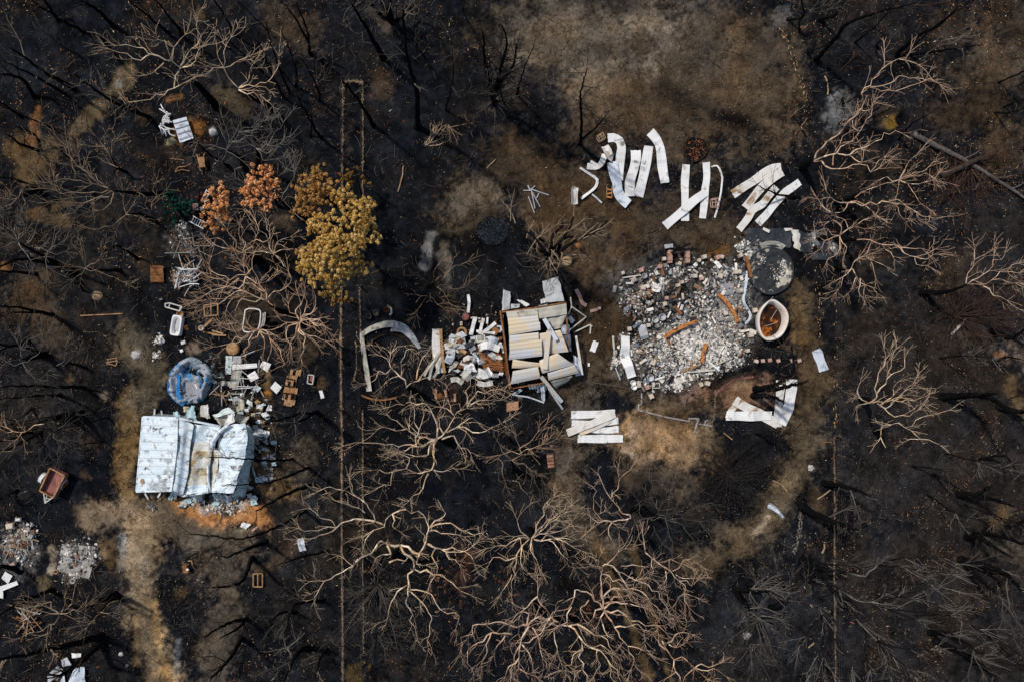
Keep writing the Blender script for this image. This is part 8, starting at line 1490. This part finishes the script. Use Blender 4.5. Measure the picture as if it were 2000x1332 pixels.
for lb, cs, mt in [('grey-white folded sheet under the thickest black trunk', ((120, 1288), (132, 1282), (140, 1298), (122, 1302)), 'grey_sheet'), ('small white sheet right of the thickest trunk fork', ((138, 1276), (157, 1277), (156, 1284), (139, 1286)), 'white_sheet'), ('large grey sheet at the bottom edge in the lower left corner', ((146, 1302), (166, 1302), (166, 1334), (132, 1334)), 'blue_sheet'), ('grey sheet left of the large one at the bottom edge', ((92, 1318), (112, 1300), (130, 1316), (92, 1336)), 'grey_sheet'), ('crumpled grey sheet between the two at the bottom edge', ((112, 1318), (124, 1312), (126, 1334), (108, 1334)), 'blue_sheet')]:
    P = patch_rows(*[c+(.25,) for c in cs], 8, 8, pr, crumple=.07, rib_h=.015); tag(MB().grid(P, flip=True).build('metal_sheet', mt, solid=.012), lb, 'metal sheet', 'sheets in the lower left corner')
for lb, x, y, a, b, rz, mt in [('cream box on the rubble heap at the left edge', 19, 1027, .5, .38, .1, 'cream_sheet'), ('small white box above the rubble heap', 35, 1014, .36, .2, 0, 'enamel'), ('pale chair-like rack on the rubble heap', 60, 1048, .3, .5, -.4, 'concrete'), ('pink-white slab at the bottom of the rubble heap', 25, 1102, .4, .26, .4, 'pink_brick')]:
    o = MB().box(GG(x, y, .35), (a, b, .24), (.05, .1, rz)).box(GG(x, y, .49), (a*.75, b*.7, .05), (.05, .1, rz)).build('burnt_box', mt, bevel=.015); tag(o, lb, 'box', 'boxes in the left rubble heap')
hp4 = thing('rod_heap', 'rusty rods crossing the rubble heap at the left edge', 'rods', GG(35, 1060))
for k in range(22):
    a = pr.uniform(0, 3.14); L = pr.uniform(.3, .9); c = GG(32+pr.gauss(0, 18), 1058+pr.gauss(0, 18), pr.uniform(.3, .6)); d = Vector((math.cos(a), math.sin(a), pr.uniform(-.1, .1)))*L; MB().tube([c-d, c+d], pr.uniform(.02, .045), 5).build('rod', pr.choice(['rust', 'wood', 'pipe', 'ochre_rust', 'tank_sheet']), hp4)

# --- middle and right oddments
ts = thing('tube_bundle', 'star of grey steel tubes left of the roofing strips', 'tubes', GG(1042, 380))
for a, b in [((1036, 370, .15), (1072, 382, .1)), ((1036, 370, .15), (1055, 405, .1)), ((1032, 385, .1), (1044, 417, .1)), ((1038, 373, .2), (1045, 408, .1)), ((1022, 373, .1), (1036, 373, .15)), ((1036, 372, .15), (1045, 364, .1)), ((1031, 363, .1), (1035, 372, .15)), ((1048, 388, .1), (1053, 378, .12))]: MB().tube([GG(*a), GG(*b)], .045, 6).build('tube', 'grey_sheet', ts)
def cage(label, px, py, w, h, rz, mat, hz=.5):
    t = thing('wire_cage', label, 'cage', GG(px, py), 'wire cages'); p = GG(px, py, .03); ca, sa = math.cos(rz), math.sin(rz)
    f = lambda x, y, z: p+Vector((x*ca-y*sa, x*sa+y*ca, z)); c = [(-w/2, -h/2), (w/2, -h/2), (w/2, h/2), (-w/2, h/2)]
    for k in range(4):
        a, b = c[k], c[(k+1) % 4]; MB().bar(f(*a, .02), f(*b, .02), .05, .04).build('rail', mat, t); MB().bar(f(*a, hz), f(*b, hz), .05, .04).build('rail', mat, t); MB().bar(f(*a, 0), f(*a, hz), .04, .04).build('post', mat, t)
    MB().bar(f(0, -h/2, hz), f(0, h/2, hz), .04, .03).build('rail', mat, t); MB().bar(f(-w/2, 0, hz), f(w/2, 0, hz), .04, .03).build('rail', mat, t)
cage('rusty wire crate above the creased bluish strip', 1173, 271, .5, .45, .5, 'wood'); cage('rusty wire crate at the foot of the gutter strip', 1394, 398, .5, .6, .1, 'pink_brick')
lx = thing('rusted_lattice_box', 'rusty orange lattice box beside the creased bluish strip', 'box', GG(1190, 374)); MB().box(GG(1190, 378, .15), (.42, .6, .25)).build('body', 'char_brown', lx)
for k in range(3): MB().box(GG(1190, 371+k*7.5, .3), (.42, .12, .05), (0, 0, .2 if k % 2 else -.2)).build('bar', 'bright_rust', lx)
for dx in (-.2, .2): MB().box(GG(1190, 375, .3)+Vector((dx, 0, 0)), (.04, .9, .06)).build('rail', 'wood', lx)
fp = thing('fire_pit', 'round burnt-out fire pit ringed in black with orange embers-coloured chips', 'fire pit', GG(1358, 293)); MB().ring(GG(1358, 293), .95, .88, gz(14, 15), gz(14, 15)+.14, 36, 1.0, .2, .03).build('rim', 'char_brown', fp)
MB().disc(GG(1358, 293, .06), .9, 36, 1, 0, .03).build('floor', 'char', fp)
em = MB()
for k in range(110):
    a = pr.uniform(0, 6.28); d = .85*math.sqrt(pr.random()); c = GG(1358, 293, .08); c.x += d*math.cos(a); c.y += d*math.sin(a); L = pr.uniform(.03, .1); b = pr.uniform(0, 3.14); em.box(c, (L*2, L*.6, .03), (0, 0, b), col=pr.choice([(.25, .08, .03), (.14, .05, .025), (.3, .13, .07), (.03, .025, .02), (.06, .04, .03)]))
em.build('chips', 'chips', fp)['kind'] = 'stuff'
o = MB().lathe(GG(1107, 511, .0), [(.001, .3), (.28, .3), (.36, .27), (.38, .1), (.42, 0)], 22).build('tree_stump', 'wood', smooth=False); tag(o, 'round pale cut tree stump above the cream shed', 'stump')
mound('brown rusty clod by the black many-armed tree', 1130, 480, .28, .2, 'rust', 'earth_clod')
rbx = thing('brick_bundle', 'small red-brown brick bundle beside the grey track', 'bricks', GG(1076, 900))
for k in range(4): MB().box(GG(1074+k*.8, 890+k*6.5, .12), (.5, .2, .22), (0, 0, .12)).build('brick', 'red_brick', rbx)
can('dark open square-looking bin right of the fence', 666/1, 520, .2, .3, 'dark_pipe', T=lambda *p: (722, 618)+tuple(p[2:]), name='bin', cat='bin'); can('dark ring tin beside the bin right of the fence', 0, 0, .22, .2, 'dark_pipe', T=lambda *p: (736, 612)+tuple(p[2:]), name='ring_tin', cat='tin')
sheet('small white curved bracket above the burst tank arch', [(757, 597), (764, 602), (765, 612), (761, 616)], .16, 'scorched_sheet', wob=.05, ribs=1, group='loose sheets')
can('brown tin behind the small white bracket', 0, 0, .2, .3, 'rust', T=lambda *p: (756, 606)+tuple(p[2:]), name='burnt_tin', cat='tin')
rt = thing('round_ash_patch', 'round raked patch of black gravel in the centre clearing', 'gravel', GG(962, 452)); MB().disc(GG(962, 452, .07), 1.25, 40, .9, 0, .06, seed=3).build('bed', 'char', rt)
gv = MB()
for k in range(420):
    a = pr.uniform(0, 6.28); d = 1.2*math.sqrt(pr.random()); c = GG(962, 452, .09); c.x += d*math.cos(a); c.y += d*.88*math.sin(a); k_ = pr.uniform(.4, 1.4); chunk(gv, c, pr.uniform(.03, .07), pr, (.022*k_, .026*k_, .032*k_))
gv_o = gv.build('gravel', 'chips', rt); gv_o['kind'] = 'stuff'
# fallen log at the upper right
lg = thing('fallen_log', 'long grey fallen tree trunk torn out beside the yellow root hole', 'log', GG(1890, 318))
p_ = cr([GG(1783, 262, .25), GG(1830, 287, .3), GG(1880, 312, .28), GG(1935, 345, .25), GG(1996, 384, .2), GG(2040, 415, .2)], .4, .03); n_ = len(p_)
MB().tube(p_, [lerp(.22, .08, i/(n_-1)) for i in range(n_)], 9).build('trunk', 'log', lg, smooth=True)
for a, b in [((1880, 312, .3), (1912, 296, .4)), ((1945, 350, .3), (1985, 342, .5)), ((1975, 370, .3), (2010, 352, .4)), ((1920, 336, .3), (1905, 372, .2))]: MB().tube(cr([GG(*a), GG(*b)], .3, .05), [.06]*2+[.04]*30, 5).build('branch_stub', 'log', lg)
ub = thing('charred_log', 'dark brown charred trunk lying across the long grey fallen log', 'log', GG(1890, 330)); p_ = cr([GG(1838, 344, .5), GG(1870, 330, .65), (GG(1905, 314, .6)), GG(1945, 297, .35)], .4, .03); MB().tube(p_, [lerp(.26, .12, i/(len(p_)-1)) for i in range(len(p_))], 8).build('trunk', pmat('umber_bark', (.025, .016, .013), (.06, .036, .027), 4, .9, bmp=.5), ub, smooth=True)
MB().tube(cr([GG(1905, 314, .6), GG(1925, 296, .8), GG(1950, 283, .6)], .3, .03), [.07, .06, .05]+[.04]*30, 5).build('branch_stub', 'umber_bark', ub)
dl = []
for lb, a, b, w in [('tan stick lying beside the white ash patch at the upper right', (1610, 150), (1616, 186), .06), ('grey dead stick left of the brown clearing', (950, 330), (968, 312), .04), ('curved pale stick in the dark right of the fences', (777, 375), (788, 325), .05), ('thin tan stick by the right fence line', (1596, 975), (1622, 957), .05), ('pale dead stick on the drive loop edge', (1510, 938), (1538, 960), .05), ('thin orange bark strip below the right fence trunk', (1606, 1080), (1610, 1062), .06), ('bright bark strip at the lower right of the fence', (1580, 1265), (1590, 1255), .05)]:
    A0 = GG(*a, .06); B0 = GG(*b, .1); MBt = MB().tube(cr([A0, A0.lerp(B0, .5)+Vector((.12, .1, .05)), B0], .2, .02), w, 5); tag(MBt.build('dead_stick', 'wood'), lb, 'stick', 'sticks on the ground')

# --- fences with windrows of dry litter along them
def fence(label, pts, posts_every=3.2, litter=.16, wires=3, lit_n=260, post_h=1.1, lcol=None):
    P = [GG(*p) for p in pts]; t = thing('wire_fence', label, 'fence', P[0], 'wire fences'); rr = random.Random(int(pts[0][0]))
    for a, b in zip(P[:-1], P[1:]):
        L = (b-a).length; n = max(1, int(L/posts_every))
        for k in range(n+1):
            p = a.lerp(b, k/n); MB().tube([p-Vector((0, 0, .2)), p+Vector((rr.uniform(-.06, .06), rr.uniform(-.06, .06), post_h*rr.uniform(.8, 1.05)))], .05, 6).build('post', 'fence_wood', t)
        for w in range(wires):
            MB().tube([a.lerp(b, k/(n*2))+Vector((rr.uniform(-.03, .03), rr.uniform(-.03, .03), .3+w*.35)) for k in range(n*2+1)], .008, 3).build('wire', 'dark_pipe', t)
    return t
def windrow(label, pts, w, n, cols, seed, solid_frac=1.0, h=.07):
    """a raised ragged line of dry litter and bark lying along a fence"""
    r = random.Random(seed); P = [GG(*p) for p in pts]; mb = MB()
    path = cr(P, .25, .025, r)
    if solid_frac > 0:
        rows = []
        for i, p in enumerate(path):
            t = (path[min(i+1, len(path)-1)]-path[max(i-1, 0)]).normalized(); s = Vector((-t.y, t.x, 0)); ww = w*r.uniform(.6, 1.15); g = gz(p.x, p.y)
            rows.append([Vector((q_.x, q_.y, g+z)) for q_, z in ((p-s*ww, -.02), (p-s*ww*.5, h*r.uniform(.7, 1.1)), (p, h*r.uniform(.9, 1.3)), (p+s*ww*.5, h*r.uniform(.7, 1.1)), (p+s*ww, -.02))])
        for a, b in zip(rows[:-1], rows[1:]):
            if r.random() > solid_frac: continue
            k = r.uniform(.6, 1.1); c = tuple(v*k for v in r.choice(cols)); mb.grid([a, b], c, flip=True)
    L = len(path)
    for k in range(n):
        i = r.randrange(L-1); p = path[i].lerp(path[i+1], r.random()); t = (path[i+1]-path[i]).normalized(); s = Vector((-t.y, t.x, 0)); o = p+s*r.gauss(0, w*.6); a = math.atan2(t.y, t.x)+r.gauss(0, .5); l = r.uniform(.04, .14); z = gz(o.x, o.y)+h*1.1
        d = Vector((math.cos(a), math.sin(a), 0)); e = Vector((-d.y, d.x, 0))*l*.22; kk = r.uniform(.7, 1.4); mb.add([o+d*-l+Vector((0, 0, z-o.z)), o-e+Vector((0, 0, z-o.z+.03)), o+d*l+Vector((0, 0, z-o.z)), o+e+Vector((0, 0, z-o.z+.03))], [(0, 1, 2, 3)], tuple(v*kk for v in r.choice(cols)))
    o = mb.build('dry_litter_line', 'leaf'); return tag(o, label, None, kind='stuff')
LT = [(.22, .15, .095), (.28, .19, .12), (.17, .115, .075), (.32, .22, .14), (.13, .09, .065)]
fence('long wire fence, left line of the laneway', [(672, 160), (669, 400), (667, 700), (668, 1000), (669, 1345)])
fence('wire fence, right line of the laneway', [(709, 158), (709, 340), (704, 560), (704, 800), (709, 1000), (709, 1345)])
fence('short fence end joining the two laneway lines', [(672, 160), (709, 157)])
fence('wire fence at the right of the drive loop', [(1632, 470), (1632, 850), (1632, 1100), (1632, 1345)])
windrow('tan dry litter line along the left laneway fence', [(670, 165), (670, 240), (669, 330), (668, 400)], .11, 160, LT, 1, .8)
windrow('tan dry litter line along the lower left laneway fence', [(667, 560), (666, 700), (668, 850), (668, 1000), (669, 1160), (670, 1345)], .12, 420, LT, 2)
windrow('narrow litter line along the right laneway fence', [(709, 160), (709, 250), (709, 400)], .07, 160, LT, 3)
windrow('broken litter line along the lower right laneway fence', [(703, 560), (705, 650)], .06, 60, LT, 4, .6)
windrow('thin litter line along the bottom of the right laneway fence', [(709, 800), (709, 920), (709, 1040), (710, 1275)], .06, 320, LT, 5, .8)
windrow('tan litter bar across the laneway top', [(673, 161), (692, 160), (709, 163)], .14, 60, [(.3, .21, .13), (.24, .165, .1)], 6)
windrow('tan litter line along the right drive fence', [(1630, 850), (1630, 1000), (1630, 1130), (1632, 1345)], .06, 260, [tuple(v*.75 for v in c) for c in LT], 7, .9)
windrow('leaf specks lining the right drive fence', [(1598, 515), (1600, 600), (1603, 660)], .22, 40, [lin(190, 160, 118), lin(170, 128, 86)], 8, 0)
windrow('leaf specks lining the far side of the right drive fence', [(1632, 530), (1633, 680), (1632, 840)], .22, 50, [lin(190, 160, 118), lin(170, 128, 86)], 9, 0)
windrow('leaf line right of the top clearing', [(1516, 55), (1540, 90), (1562, 160), (1572, 200)], .2, 60, [lin(190, 160, 118), lin(170, 128, 86)], 10, 0)
windrow('pale gravel line beside the drive loop', [(1563, 1000), (1560, 1045), (1550, 1080)], .16, 130, [(.25, .22, .18), (.18, .15, .12)], 11, 0)
windrow('gravel line crossing the dark ground below the burnt house', [(1398, 760), (1395, 810), (1388, 850), (1380, 880)], .1, 120, [(.22, .18, .14), (.16, .12, .09)], 12, 0)
windrow('low red brick-dust edge on the earth below the house', [(1395, 770), (1430, 745), (1470, 735)], .1, 140, [(.2, .08, .06), (.26, .13, .1)], 13, .5)
windrow('brown bark strip beside the burst tank', [(695, 668), (697, 720), (690, 745)], .06, 60, LT, 14, .7)

for ob in bpy.data.objects:
    if '_w' in ob: del ob['_w']
